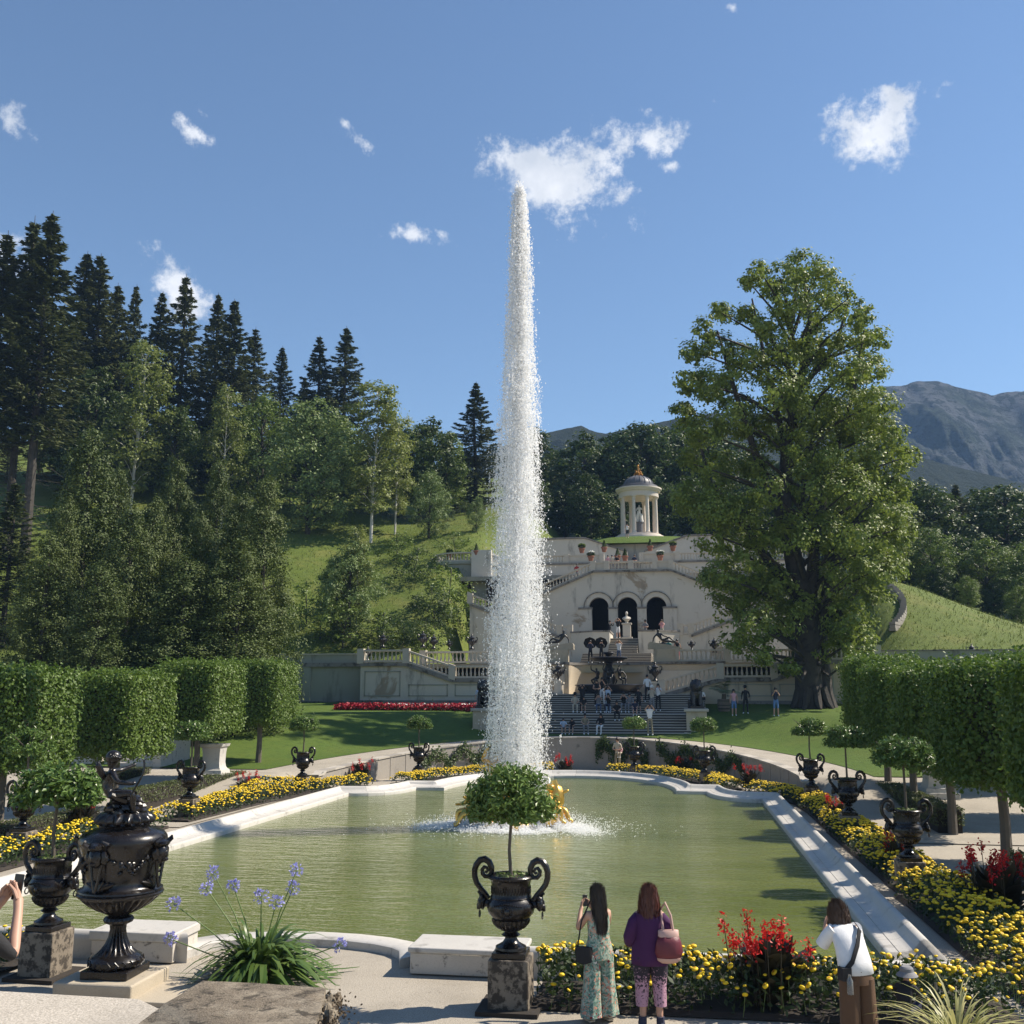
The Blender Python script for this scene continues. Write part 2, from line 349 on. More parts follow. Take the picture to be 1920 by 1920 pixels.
def cloth(name, col, rough=.85): return simple(name, col, rough, var=.12, scale=14, bump=.25, bscale=60)
CL = {k: cloth('cloth_' + k, c) for k, c in dict(white=(.72, .72, .72), black=(.014, .014, .016), navy=(.025, .03, .06), grey=(.20, .20, .21), khaki=(.26, .22, .15), pink=(.60, .32, .34),
      blue=(.12, .22, .42), paleblue=(.42, .52, .66), red=(.35, .03, .03), brown=(.115, .062, .032), beige=(.50, .43, .33), purple=(.050, .008, .062), teal=(.06, .20, .19), denim=(.07, .10, .17)).items()}
HAIR = {k: simple('hair_' + k, c, .42, var=.35, scale=18, bump=.5, bscale=70) for k, c in dict(dark=(.012, .009, .008), brown=(.045, .022, .014), auburn=(.075, .020, .014), blond=(.25, .17, .08), grey=(.3, .29, .28)).items()}
# floral jumpsuit and speckled leggings
def floral():
    m = NM('floral_cloth'); p = m.pos(True)
    w = m.n('ShaderNodeTexWave'); w.inputs['Scale'].default_value = 7; w.inputs['Distortion'].default_value = 9; w.inputs['Detail'].default_value = 3; m.l(p, w.inputs['Vector'])
    c = m.mix(m.ramp(m.noise(11, 4, .6, p, dist=2.2), .38, .62), (.07, .17, .135), (.36, .46, .38))
    c = m.mix(m.ramp(m.noise(10, 3, .6, p, dist=3.), .56, .59), c, (.58, .25, .17))
    c = m.mix(m.ramp(m.noise(7.5, 2, .5, p, dist=2.), .64, .67), c, (.28, .012, .018))
    c = m.mix(m.ramp(m.noise(12, 2, .5, p, dist=2.5), .66, .70), c, (.02, .025, .03))
    c = m.mix(m.ramp(m.noise(8.2, 2, .5, p, dist=3.), .67, .70), c, (.66, .66, .62))
    return m.done(m.bsdf(c, .8, 0, m.bump(m.noise(9, 3, .5, p), .3, .02)))
def speckle():
    m = NM('speckled_cloth'); p = m.pos(True); s = m.n('ShaderNodeSeparateXYZ'); m.l(p, s.inputs[0])
    low = m.ramp(s.outputs[2], .75, .42, 0, 1)
    f = m.ramp(m.math('ADD', m.noise(38, 3, .6, p), m.math('MULTIPLY', low, .24)), .60, .68)
    return m.done(m.bsdf(m.mix(f, (.018, .014, .026), (.42, .24, .32)), .8))
CL['floral'], CL['speckle'] = floral(), speckle()
def watermat():
    m = NM('green_pool_water'); p = m.pos()
    c = m.mix(m.ramp(m.noise(.16, 5, .65, p, stretch=(.6, 1.3, 1)), .33, .67), (.095, .118, .026), (.150, .172, .055))
    a = m.noise(2.1, 4, .6, p, stretch=(.55, 1.5, 1)); b = m.noise(7.5, 3, .6, p, stretch=(.6, 1.4, 1))
    return m.done(m.bsdf(c, .07, 0, m.bump(m.math('ADD', a, m.math('MULTIPLY', b, .35)), .5, .09), IOR=1.33, Specular_IOR_Level=.5))
M['water'] = watermat()
def dropmat(name, clear=.36):
    m = NM(name); d = m.n('ShaderNodeBsdfDiffuse'); d.inputs[0].default_value = (.985, .988, .99, 1)
    t = m.n('ShaderNodeBsdfTranslucent'); t.inputs[0].default_value = (.985, .988, .99, 1); c = m.n('ShaderNodeBsdfTransparent')
    x = m.n('ShaderNodeMixShader'); x.inputs[0].default_value = .5; m.l(d.outputs[0], x.inputs[1]); m.l(t.outputs[0], x.inputs[2])
    y = m.n('ShaderNodeMixShader'); y.inputs[0].default_value = clear; m.l(x.outputs[0], y.inputs[1]); m.l(c.outputs[0], y.inputs[2])
    return m.done(y.outputs[0])
M['drops'] = dropmat('white_water')
# ------------------------------------------------------------------ terrain
EC, EA, EB = (-0.3, 14.0), 10.0, 14.0          # ellipse of the curved retaining wall behind the pool
def ground_z(u, v):
    u = np.asarray(u, float); v = np.asarray(v, float); du = u - EC[0]; dv = v - EC[1]
    rho = np.sqrt((du / EA) ** 2 + (dv / EB) ** 2) + 1e-6; s = np.clip(dv / EB / rho, 0, 1); hp = .7 + .95 * s ** 1.6
    d = (rho - 1) * 11.5
    LZ = .7 + 2.2 * sstep(14, 34, v) + .6 * sstep(36, 46, v)
    back = np.where(rho < 1, 0., hp + np.maximum(LZ - hp, 0) * sstep(3, 11, d))
    front = .7 * sstep(4, 14, v) * sstep(10.0, 11.6, np.abs(du))
    return np.where(dv > 0, back, front)
def hill_z(u, v):
    u = np.asarray(u, float); v = np.asarray(v, float)
    left = 6.2 + .445 * np.clip(v - 47, 0, 40) + .30 * np.clip(v - 87, 0, 60) + .15 * np.clip(-u - 27, 0, 70) * sstep(30, 60, v)
    left = np.where(u < -24, np.minimum(left, ground_z(u, v) + .44 * np.clip(v - 26, 0, 400) + .20 * np.clip(-u - 24, 0, 60) * sstep(24, 36, v)), left)
    right = 6.2 + .34 * np.clip(v - 46, 0, 18) * sstep(42, 19, u) + .14 * np.clip(v - 91, 0, 400) + .12 * np.clip(v - 46, 0, 45)
    h = np.where(u < 0, left, right)
    c = np.where(v < 73.6, 5.6, np.where(v < 76, 13.5, np.where(v < 86, 16.6, 18.5 + .30 * np.clip(v - 86, 0, 12)))) + .14 * np.clip(v - 100, 0, 300)
    k = np.where(u < 0, sstep(13.6, 15.6, -u), sstep(17, 21, u - .6)); k = np.where(v > 84, sstep(8, 16, np.abs(u - .6)), k)
    h = c * (1 - k) + h * k
    return h + .25 * np.sin(u * .31 + v * .17) * np.sin(v * .23 - u * .11) * sstep(50, 60, v) * k
def terr(u, v):
    return float(hill_z(u, v)) if (v > 46 or (u < -24 and v > 26)) else float(ground_z(u, v))
def GT(x, y):                                   # where the line of sight meets the ground
    d = pix_dir(x, y); d = d / d.dot(_h)
    for t in np.arange(8, 160, .04):
        p = CAM + d * t
        if p[2] <= terr(p[0], p[1]): return p
    return CAM + d * 80
bigm = MB(); bigm.add([(-1280, -110, -.02), (1880, -110, -.02), (1880, 1830, -.02), (-1280, 1830, -.02)], [(0, 1, 2, 3)])
structure(bigm.build('ground', M['gravel'], smooth=0))
def polar(name, d0, d1, nd, a0, a1, na, mat, dz, vmax=45.7):
    ph = np.linspace(R(a0), R(a1), na); dd = np.linspace(d0, d1, nd); P, Dd = np.meshgrid(ph, dd)
    u = EC[0] + (EA + Dd) * np.cos(P); v = np.minimum(EC[1] + (EB + Dd) * np.sin(P), vmax); z = ground_z(u, v) + dz
    z = np.where(Dd <= .02, ground_z(EC[0] + (u - EC[0]) * 1.004, EC[1] + (v - EC[1]) * 1.004) + dz, z)
    idx = np.arange(u.size).reshape(u.shape); f = np.stack([idx[:-1, :-1], idx[:-1, 1:], idx[1:, 1:], idx[1:, :-1]], -1).reshape(-1, 4)[:, ::-1]
    return np_mesh(name, np.stack([u, v, z], -1).reshape(-1, 3), f, mat, None, True)
structure(link('ramp_path', polar('ramp_path', .35, 3.1, 6, -2, 182, 120, M['gravel'], .012)))
structure(link('lawn', polar('lawn', 3.0, 60, 80, 3.2, 176.8, 150, M['lawn'], .035)))
# sloping gravel beside the pool that leads up to the ramps
for sx, nm in ((-1, 'side_path_left'), (1, 'side_path_right')):
    structure(link(nm, grid(nm, EC[0] + sx * np.concatenate([np.linspace(10.0, 16.5, 14), [25, 40, 70]]), np.linspace(1, 14.9, 30), lambda a, b: ground_z(a, b) + .006, M['gravel'])))
structure(link('meadow_hill', grid('meadow_hill', np.arange(-150, 151, 1.5), np.arange(46.2, 230, 1.5), hill_z, M['meadow'])))
structure(link('meadow_slope', grid('meadow_slope', np.arange(-110, -23.4, 1.5), np.arange(24, 47.8, 1.2), lambda a, b: hill_z(a, b) - .02, M['meadow'])))
# ------------------------------------------------------------------ pool
U0 = -0.08
def half_outline():
    P = [(7.98, -13.4), (7.98, 10.7)]
    for t in np.linspace(.12, 1, 9):
        a, b, c = np.array([7.98, 10.7]), np.array([6.2, 10.8]), np.array([6.0, 13.7]); P.append(tuple((1 - t) ** 2 * a + 2 * t * (1 - t) * b + t * t * c))
    P.append((4.8, 13.7))
    for t in np.linspace(R(6), R(90), 15): P.append((4.8 * math.cos(t), 13.7 + 7.3 * math.sin(t)))
    return P
rh = half_outline(); OUT = [(U0 + a, b) for a, b in rh] + [(U0 - a, b) for a, b in rh[-2::-1]]
bay = [(-3.0 + 2.05 * (1 + math.cos(t)) - .05, -13.4 + 1.1 * math.sin(t)) for t in np.linspace(math.pi, 0, 11)]
OUT = OUT + bay                                  # counter-clockwise loop, front bay curves into the water
OUT = np.array(OUT)
def resample(P, step):
    o = []
    for i in range(len(P)):
        a, b = P[i], P[(i + 1) % len(P)]; n = max(1, int(np.linalg.norm(b - a) / step + .5))
        for k in range(n): o.append(a + (b - a) * k / n)
    return np.array(o)
RP = resample(OUT, .8)
nx = np.roll(RP, -1, 0) - RP; nx = unit(nx); pv = np.roll(nx, 1, 0)
tn = unit(nx + pv); nor = np.stack([tn[:, 1], -tn[:, 0]], 1); sc = 1 / np.clip((nor * np.stack([nx[:, 1], -nx[:, 0]], 1)).sum(1), .55, 1); nor = nor * sc[:, None]
wm = MB(); wp = RP - nor * -.05; wm.add(np.c_[wp, np.full(len(wp), .05)], [tuple(range(len(wp)))])
water = wm.build('pool_water', M['water'], smooth=0); structure(water)
PROF = [(0, -.05), (0, .15), (.03, .185), (.10, .195), (.26, .20), (.265, .192), (.275, .192), (.28, .205), (.45, .215), (.58, .25), (.66, .31), (.72, .37), (.80, .40), (.89, .385), (.94, .33), (.95, .25), (.91, .2), (.91, -.02)]
PROF = [(d * .70, z) for d, z in PROF]
rim = thing('pool_rim', 'pale marble rim with rounded outer lip running round the green pool', 'pool rim', (0, 0, 0))
nR = len(RP); k = 0; ci = 0
while k < nR:
    n = 2; seg = [(k + j) % nR for j in range(n + 1)]; mb = MB(); rings = []
    mid = RP[seg[1]]
    if mid[1] < -13.2 and (.9 < mid[0] < 2.45): k += n; continue       # the benches stand here
    flat = -12.0 > mid[1] and -3.02 < mid[0] < 1.02
    pr = [(0, -.05), (0, .10), (.02, .12), (.42, .12), (.45, .10), (.45, -.02)] if flat else PROF
    for j, i in enumerate(seg):
        p = RP[i].copy(); e = .004 if j == 0 else (-.004 if j == n else 0); p = p + nx[i if j < n else (i - 1) % nR] * e
        rings.append([(p[0] + nor[i][0] * d, p[1] + nor[i][1] * d, z) for d, z in pr])
    mb.loft(rings); mb.build('rim_stone', M['marble'], rim, 50); k += n
# stone benches closing the front bay
def bench(u0, u1, label):
    t = thing('stone_bench', label, 'bench', ((u0 + u1) / 2, -13.78, 0)); h = (u1 - u0) / 2
    b = MB().box(-h, h, -.38, .45, 0, .29).build('block', M['bench'], t); bevel(b, .012)
    b = MB().box(-h - .03, h + .03, -.41, .47, .292, .37 if u0 > 0 else .43).build('top_slab', M['marble'], t); bevel(b, .02)
bench(.95, 2.6, 'low white stone bench block beside the central black urn'); bench(-4.1, -2.75, 'low stone bench block behind the large lidded black urn')
# ------------------------------------------------------------------ curved retaining wall
def wall_ring(a0, a1, na):
    return np.linspace(R(a0), R(a1), na)
wt = thing('retaining_wall', 'low curved grey retaining wall with stone coping behind the pool', 'wall', (0, 0, 0))
ph = wall_ring(-3, 183, 130); mb = MB(); rings = []; cr_ = []
for p in ph:
    c, s_ = math.cos(p), math.sin(p); hz = float(.7 + .95 * max(s_, 0) ** 1.6) * (1 if 0 <= p <= math.pi else .85)
    q = lambda d: (EC[0] + (EA + d) * c, EC[1] + (EB + d) * s_)
    rings.append([(*q(0), -.05), (*q(.40), -.05), (*q(.40), hz), (*q(0), hz)])
    cr_.append([(*q(-.05), hz + .002), (*q(.46), hz + .002), (*q(.46), hz + .07), (*q(-.05), hz + .07)])
mb.loft(rings); mb.build('wall', M['wall_grey'], wt)
n0 = 0
while n0 < len(cr_) - 1:                                   # coping stones
    n1 = min(n0 + 3, len(cr_) - 1); m2 = MB(); m2.loft(cr_[n0:n1 + 1]); m2.build('coping_stone', M['wall_grey'] if n0 % 2 else M['step'], wt); n0 = n1
for p in np.linspace(R(12), R(168), 30):                   # shallow pilaster strips between the wall panels
    c, s_ = math.cos(p), math.sin(p); hz = float(.7 + .95 * s_ ** 1.6)
    MB().box(-.09, .09, -.035, .02, 0, hz - .01, M=Matrix.Translation((EC[0] + EA * c, EC[1] + EB * s_, 0)) @ Matrix.Rotation(math.atan2(s_ / EB, c / EA) - math.pi / 2 + math.pi, 4, 'Z')).build('pilaster', M['wall_grey'], wt)
# climbing shrubs trained along the wall
def espalier(p0, p1, n, label):
    a = rng.uniform(R(p0), R(p1), n); s_ = np.sin(a); hz = .7 + .95 * np.clip(s_, 0, 1) ** 1.6
    hgt = hz * (.62 + .22 * np.sin(a * 40) + .16 * rng.normal(size=n)); off = rng.uniform(.03, .30, n)
    C = np.stack([EC[0] + (EA - off) * np.cos(a), EC[1] + (EB - off) * s_, np.clip(hgt, .12, None)], 1)
    N = np.stack([-np.cos(a), -s_, .5 + 0 * a], 1) + rng.normal(size=(n, 3)) * .6
    v, f = leaves(C, N, rng.uniform(.10, .2, n), rng.uniform(.06, .11, n))
    tag(link('wall_shrub', np_mesh('wall_shrub', v, f, M['beech_dark'])), label, 'shrub', 'shrubs trained on the retaining wall')
espalier(34, 66, 1800, 'dark leafy shrub trained along the curved wall under the lawn with the great linden')
espalier(69, 86, 1300, 'dark leafy shrub trained on the curved wall below the broad stairs')
espalier(112, 142, 1500, 'dark leafy shrub trained along the curved wall by the lawn with the red flower bed')
# ------------------------------------------------------------------ stone stairs and terraces of the hillside
def balustrade(t, p0, p1, h=.85, spacing=.30, mat='baluster', posts=(1, 1), solid=False):
    p0, p1 = np.array(p0, float), np.array(p1, float); d = p1 - p0; L = math.hypot(d[0], d[1]); a = math.atan2(d[1], d[0]); sl_ = d[2] / L
    def sh(mb_): return Matrix.Translation(p0) @ Matrix.Rotation(a, 4, 'Z') @ Matrix(((1, 0, 0, 0), (0, 1, 0, 0), (sl_, 0, 1, 0), (0, 0, 0, 1)))
    X = sh(None)
    MB().box(0, L, -.16, .16, 0, .13, M=X).build('plinth_rail', M[mat], t, 0); MB().box(0, L, -.19, .19, h - .13, h, M=X).build('hand_rail', M[mat], t, 0)
    if solid: MB().box(0, L, -.13, .13, .131, h - .131, M=X).build('parapet_panel', M[mat], t, 0)
    else:
        n = max(2, int(L / spacing)); mb = MB(); hh = h - .26
        for i in range(n):
            mb.lathe([(.05, .13), (.085, .13 + hh * .25), (.05, .13 + hh * .55), (.035, .13 + hh * .75), (.06, .13 + hh * .92), (.06, .13 + hh)], 6, M=X @ Matrix.Translation(((i + .5) * L / n, 0, 0)), cap=False)
        stuff(mb.build('balusters', M[mat], t))
    for e, x in zip(posts, (0, L)):
        if e: MB().box(x - .24, x + .24, -.24, .24, -.1, h + .08, M=X).build('post', M[mat], t, 0)
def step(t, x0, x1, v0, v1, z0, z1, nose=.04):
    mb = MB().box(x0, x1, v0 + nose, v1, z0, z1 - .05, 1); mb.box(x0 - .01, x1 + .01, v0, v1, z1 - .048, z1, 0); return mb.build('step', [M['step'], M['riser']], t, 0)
# broad central stairs
st = thing('broad_stairs', 'broad grey stone stairs in two flights crowded with visitors behind the fountain', 'stairs', (0, 0, 0))
sx0, sx1 = -6.6, 5.6; zz, vv_ = 1.66, 32.4
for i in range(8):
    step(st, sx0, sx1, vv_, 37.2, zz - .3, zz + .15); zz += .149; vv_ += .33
vv_ = 36.6
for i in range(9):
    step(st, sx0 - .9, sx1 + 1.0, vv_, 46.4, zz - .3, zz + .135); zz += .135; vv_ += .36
TOPZ = zz
# landing cheek plinths with lions
def skinless(): pass
for s_, lab in ((1, 'square stone plinth carrying the dark lion beside the broad stairs'), (-1, 'square stone plinth with a dark lion half hidden by the water jet')):
    uc = .0 + (5.95 if s_ > 0 else -6.9); t = thing('lion_plinth', lab, 'plinth', (uc, 33.6, 1.4))
    bevel(MB().box(-.75, .75, -.85, .85, 0, .45).build('base', M['step'], t), .03); bevel(MB().box(-.6, .6, -.7, .7, .452, 1.62).build('block', M['plaster_warm'], t), .02); bevel(MB().box(-.72, .72, -.82, .82, 1.622, 1.80).build('cap', M['step'], t), .03)
def lion(loc, rz, label):
    t = thing('lion_statue', label, 'statue', loc, rz, 'dark lions beside the stairs')
    mb = MB(); mb.box(-.40, .40, -.62, .62, 0, .14); mb.build('base', M['bronze'], t)
    mb = MB()
    mb.tube([(0, .45, .45), (0, .1, .62), (0, -.18, .95), (0, -.26, 1.2)], [.30, .31, .32, .24], 12); mb.ell((0, .40, .40), (.36, .32, .30)); mb.ell((0, -.20, .92), (.37, .32, .44), 12, 9, jit=.16)
    mb.ell((0, -.34, 1.32), (.38, .34, .40), 14, 9, jit=.22); mb.ell((0, -.55, 1.30), (.19, .16, .2)); mb.ell((0, -.67, 1.22), (.12, .1, .1))
    for x in (-.2, .2):
        mb.tube([(x, -.30, .95), (x, -.42, .5), (x, -.44, .18)], [.15, .10, .10], 8); mb.ell((x, -.52, .18), (.11, .17, .08)); mb.ell((x * 1.5, .28, .34), (.16, .34, .26)); mb.ell((x * 1.6, -.05, .18), (.1, .2, .07)); mb.ell((x * 1.1, -.36, 1.62), (.07, .05, .08))
    mb.tube([(.0, .62, .3), (.25, .68, .2), (.38, .3, .2)], .05, 6)
    mb.build('lion', M['bronze'], t)
lion((5.95, 33.6, 3.2), R(8), 'dark seated lion statue on the plinth beside the broad stairs, facing the pool'); lion((-6.9, 33.6, 3.2), R(-8), 'dark seated lion statue on the stair plinth behind the water jet')
# lower terrace: niche wall, wings with stairs, plain side walls
T2 = 6.35
C1 = .2
nw = thing('niche_wall', 'cream plaster wall with curved niche behind the figure fountain', 'wall', (0, 0, 0))
mb = MB(); nseg = 22; pts = []
for t in np.linspace(math.pi, 0, nseg): pts.append((C1 + 2.95 * math.cos(t), 45.0 + 1.9 * math.sin(t)))
poly = [(C1 - 3.0, 45.0)] + pts[1:-1] + [(C1 + 3.0, 45.0)]
mb.slab(poly + [(C1 + 3.0, 48.5), (C1 - 3.0, 48.5)], TOPZ - .2, T2 - .2); mb.build('niche', M['plaster_warm'], nw, 40)
mb = MB().slab([(a * 1.0, b - .12) for a, b in poly] + [(C1 + 3.0, 48.5), (C1 - 3.0, 48.5)], T2 - .198, T2 - .02); mb.build('cornice', M['cornice'], nw, 40)
for s_ in (-1, 1):
    a, b = sorted((C1 + s_ * 3.002, C1 + s_ * 8.0)); bevel(MB().box(a, b, 44.6, 48.4, TOPZ - .2, T2 - .2).build('pier', M['plaster_warm'], nw, 0), .02, 1)
    MB().box(a - .06, b + .06, 44.45, 48.4, T2 - .198, T2 - .02).build('pier_cornice', M['cornice'], nw, 0)
    MB().box(a + .3, b - .3, 44.56, 44.6, TOPZ + .35, T2 - .65).build('recessed_panel', M['plaster'], nw, 0)
tf = MB().box(-24.5, 24.5, 47.0, 66, T2 - .35, T2 - .025); structure(tf.build('terrace_floor', M['gravel'], smooth=0))
for s_, lab in ((-1, 'stone balustrade on the lower terrace edge partly behind the water jet'), (1, 'stone balustrade on the lower terrace edge beside the reclining figure')):
    t = thing('terrace_balustrade', lab, 'balustrade', (0, 0, 0)); u1 = C1 + s_ * 3.05
    MB().box(*sorted((u1, u1 + s_ * 1.55)), 44.75, 45.35, T2 - .02, T2 + .88).build('end_block', M['plaster_warm'], t, 0)
    balustrade(t, (u1 + s_ * 1.56, 45.05, T2 - .02), (C1 + s_ * 8.2, 45.05, T2 - .02), .86, posts=(1, 0))
    balustrade(t, (C1 + s_ * 8.2, 45.05, T2 - .02), (C1 + s_ * 14.0, 45.6, T2 - .02), .86)
def wing(s_, lab, labb):
    t = thing('stair_wing', lab, 'stairs', (0, 0, 0)); o = C1
    us = [3.6, 7.6, 11.2, 14.6, 18.0]; zs = [TOPZ + .02, TOPZ + 1.12, TOPZ + 1.12, T2, T2]
    us = [o + s_ * q for q in us]
    poly = [(us[0], 3.0)] + [(a, b - .12) for a, b in zip(us, zs)] + [(us[-1], 3.0)]
    if s_ < 0: poly = poly[::-1]
    MB().prism(poly, 42.9, 44.58 if True else 0).build('wing_wall', M['plaster'] if s_ < 0 else M['plaster_warm'], t, 0)
    for i in range(4):                                       # dark sloping cornice
        a, b = (us[i], zs[i]), (us[i + 1], zs[i + 1]); q = [(a[0], a[1] - .30), (b[0], b[1] - .30), (b[0], b[1] - .02), (a[0], a[1] - .02)]
        MB().prism(q if s_ > 0 else q[::-1], 42.72, 42.895).build('cornice', M['cornice'], t, 0)
    for a, b in ((11.5, 14.4), (15.0, 17.7), (8.0, 11.0)):   # raised panel mouldings
        x0, x1 = sorted((o + s_ * a, o + s_ * b)); z0, z1 = 3.9, (5.7 if a > 14.5 else 4.75)
        fr = MB()
        for q in ((x0, x1, z0, z0 + .08), (x0, x1, z1 - .08, z1), (x0, x0 + .08, z0, z1), (x1 - .08, x1, z0, z1)): fr.box(q[0], q[1], 42.86, 42.9, q[2], q[3])
        fr.build('panel_moulding', M['plaster_grey'], t, 0)
    MB().box(*sorted((us[1], us[-1])), 42.75, 42.898, 3.0, 3.62).build('base_course', M['cornice'], t, 0)
    b = thing('stair_balustrade', labb, 'balustrade', (0, 0, 0))
    for i in range(4): balustrade(b, (us[i], 42.95, zs[i]), (us[i + 1], 42.95, zs[i + 1]), .88, posts=(1, 1 if i == 3 else 0))
wing(-1, 'pale peeling stair wing wall above the red flower bed', 'balustrade descending the pale stair wing above the red flower bed')
wing(1, 'cream stair wing wall behind the potted palm', 'balustrade climbing the stair wing behind the potted palm')
for s_, lab, m_ in ((-1, 'plain grey green wall with dark band beside the dark yews', 'plaster_grey'), (1, 'long plain plaster wall right of the great linden', 'plaster_grey')):
    t = thing('terrace_wall', lab, 'wall', (0, 0, 0)); a, b = sorted((C1 + s_ * 18.02, C1 + s_ * (27 if s_ < 0 else 36)))
    MB().box(a, b, 44.2, 46.4, 2.4, 6.05).build('wall', M[m_], t, 0); MB().box(a, b, 44.0, 46.4, 6.052, 6.35).build('dark_band', M['cornice'], t, 0)
    MB().box(a, b, 44.2, 44.6, 6.352, 6.95).build('parapet', M[m_], t, 0); MB().box(a, b, 44.1, 44.7, 6.952, 7.03).build('parapet_cap', M['cornice'] if s_ > 0 else M['baluster'], t, 0)
    MB().box(a, b, 44.0, 44.198, 2.4, 3.55).build('base_course', M['cornice'], t, 0)
    for k_ in range(1 if s_ < 0 else 3): q = C1 + s_ * (22.5 + 4.8 * k_); MB().box(q - .3, q + .3, 44.05, 44.198, 3.552, 6.05).build('pilaster', M[m_], t, 0)
# stairs from the lower terrace to the grotto
C2 = .55; GZ = 8.75
t = thing('grotto_stairs', 'narrow stone stairs leading up to the three dark arches', 'stairs', (0, 0, 0)); z = T2; v = 48.6
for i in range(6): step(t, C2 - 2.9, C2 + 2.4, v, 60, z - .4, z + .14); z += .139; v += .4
v = 55.0
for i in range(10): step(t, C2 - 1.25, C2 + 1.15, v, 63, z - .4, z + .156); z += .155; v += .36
GZ = z
structure(MB().box(-10, 11, 59.2, 72, GZ - .4, GZ - .02).build('grotto_floor', M['gravel'], smooth=0))
for s_, lab in ((-1, 'cream parapet block left of the grotto stairs, behind the umbrellas'), (1, 'cream parapet block right of the grotto stairs behind the reclining figure')):
    t = thing('grotto_parapet', lab, 'wall', (0, 0, 0)); a = C2 + s_ * 1.2; b = C2 + s_ * 4.6
    poly = [(a, 57.2), (C2 + s_ * 2.6, 57.2), (b, 58.6), (b, 62), (a, 62)]
    if s_ < 0: poly = poly[::-1]
    MB().slab(poly, T2 - .03, 9.22).build('wall', M['plaster'], t, 0)
    cx = sum(q[0] for q in poly) / 5; cy = sum(q[1] for q in poly) / 5
    MB().slab([(cx + (p - cx) * 1.04, cy + (q - cy) * 1.03) for p, q in poly], 9.222, 9.36).build('cap', M['cornice'], t, 0)
# flights rising outward in front of the facade
for s_, lab in ((-1, 'sloping stair wall left of the arches, partly behind the jet'), (1, 'sloping stair wall right of the arches, running behind the linden')):
    t = thing('grotto_side_stairs', lab, 'stairs', (0, 0, 0)); a, b = C2 + s_ * 4.62, C2 + s_ * 13.5
    poly = [(a, 6.2), (a, 9.0), (C2 + s_ * 5.6, 9.0), (b, 11.9), (b, 6.2)]
    if s_ > 0: poly = poly[::-1]
    MB().prism(poly, 58.7, 62).build('wall', M['plaster'], t, 0)
    q = [(C2 + s_ * 5.6, 8.8), (C2 + s_ * 5.6, 9.02), (b, 11.92), (b, 11.70)]; MB().prism(q[::-1] if s_ > 0 else q, 58.5, 58.698).build('cornice', M['cornice'], t, 0)
    balustrade(t, (C2 + s_ * 4.7, 58.85, 9.03), (C2 + s_ * 5.6, 58.85, 9.03), .85, posts=(1, 1)); balustrade(t, (C2 + s_ * 5.6, 58.85, 9.03), (b, 58.85, 11.95), .85, posts=(0, 1))
# grotto facade with three arches
C3 = .48; FV = 66.0
fac = thing('grotto_facade', 'peeling white facade with three dark arches under the round temple', 'building', (0, 0, 0))
ARC = [(C3 - 2.66, .92), (C3, .92), (C3 + 2.66, .92)]; SP = 12.05
def ztop(u):
    d = abs(u - .95); return 15.45 - max(0, d - 3.6) * .42
us = sorted(set([-13., 14.5, .95 - 3.6, .95 + 3.6] + list(np.arange(-13, 14.6, .75)) + [c + r * math.cos(t) for c, r in ARC for t in np.linspace(math.pi, 0, 17)]))
mb = MB(); fr_, top_ = [], []
def zbot(u):
    for c, r in ARC:
        if abs(u - c) < r - 1e-6: return SP + math.sqrt(max(r * r - (u - c) ** 2, 0))
    return None
for a, b in zip(us[:-1], us[1:]):
    m_ = (a + b) / 2; inside = zbot(m_) is not None
    za = (zbot(a) or SP) if inside else 5.5; zb_ = (zbot(b) or SP) if inside else 5.5
    mb.add([(a, FV, za), (b, FV, zb_), (b, FV, ztop(b)), (a, FV, ztop(a))], [(0, 1, 2, 3)])
    if inside: mb.add([(a, FV, za), (b, FV, zb_), (b, FV + .9, zb_), (a, FV + .9, za)], [(3, 2, 1, 0)])
    mb.add([(a, FV, ztop(a)), (b, FV, ztop(b)), (b, FV + 2.6, ztop(b)), (a, FV + 2.6, ztop(a))], [(0, 1, 2, 3)])
for c, r in ARC:
    for q in (c - r, c + r): mb.add([(q, FV, GZ - .3), (q, FV + .9, GZ - .3), (q, FV + .9, SP), (q, FV, SP)], [(0, 1, 2, 3)])
mb.build('wall', M['plaster'], fac, 0)
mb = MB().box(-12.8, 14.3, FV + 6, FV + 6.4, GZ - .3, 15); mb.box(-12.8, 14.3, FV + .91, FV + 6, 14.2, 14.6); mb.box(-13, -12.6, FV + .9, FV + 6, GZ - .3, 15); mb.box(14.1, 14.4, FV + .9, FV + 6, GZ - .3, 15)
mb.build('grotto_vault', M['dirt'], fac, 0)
for c, r in ARC:
    rings = []
    for t in np.linspace(math.pi, 0, 19):
        x, z = math.cos(t), math.sin(t); rr = [r + .42, r + .42, r + .50, r + .50]; vv2 = [FV - .001, FV - .10, FV - .10, FV - .001]
        rings.append([(c + q * x, w_, SP + q * z) for q, w_ in zip(rr, vv2)])
    MB().loft(rings).build('arch_moulding', M['cornice'], fac, 0)
for u, w_ in ((C3 - 3.9, .62), (C3 - 1.33, .42), (C3 + 1.33, .42), (C3 + 3.9, .62)):
    MB().box(u - w_, u + w_, FV - .14, FV - .001, GZ - .2, SP - .2).build('pillar', M['plaster'], fac, 0); MB().box(u - w_ - .06, u + w_ + .06, FV - .22, FV - .001, SP - .198, SP - .02).build('impost', M['cornice'], fac, 0)
for a, b in ((-12.9, .95 - 3.6), (.95 - 3.6, .95 + 3.6), (.95 + 3.6, 14.4)):
    za, zb_ = ztop(a), ztop(b); MB().prism([(a, za - .16), (b, zb_ - .16), (b, zb_ + .02), (a, za + .02)], FV - .28, FV - .002).build('cornice', M['cornice'], fac, 0)
t = thing('facade_balustrade', 'balustrade along the sloping top of the peeling facade', 'balustrade', (0, 0, 0))
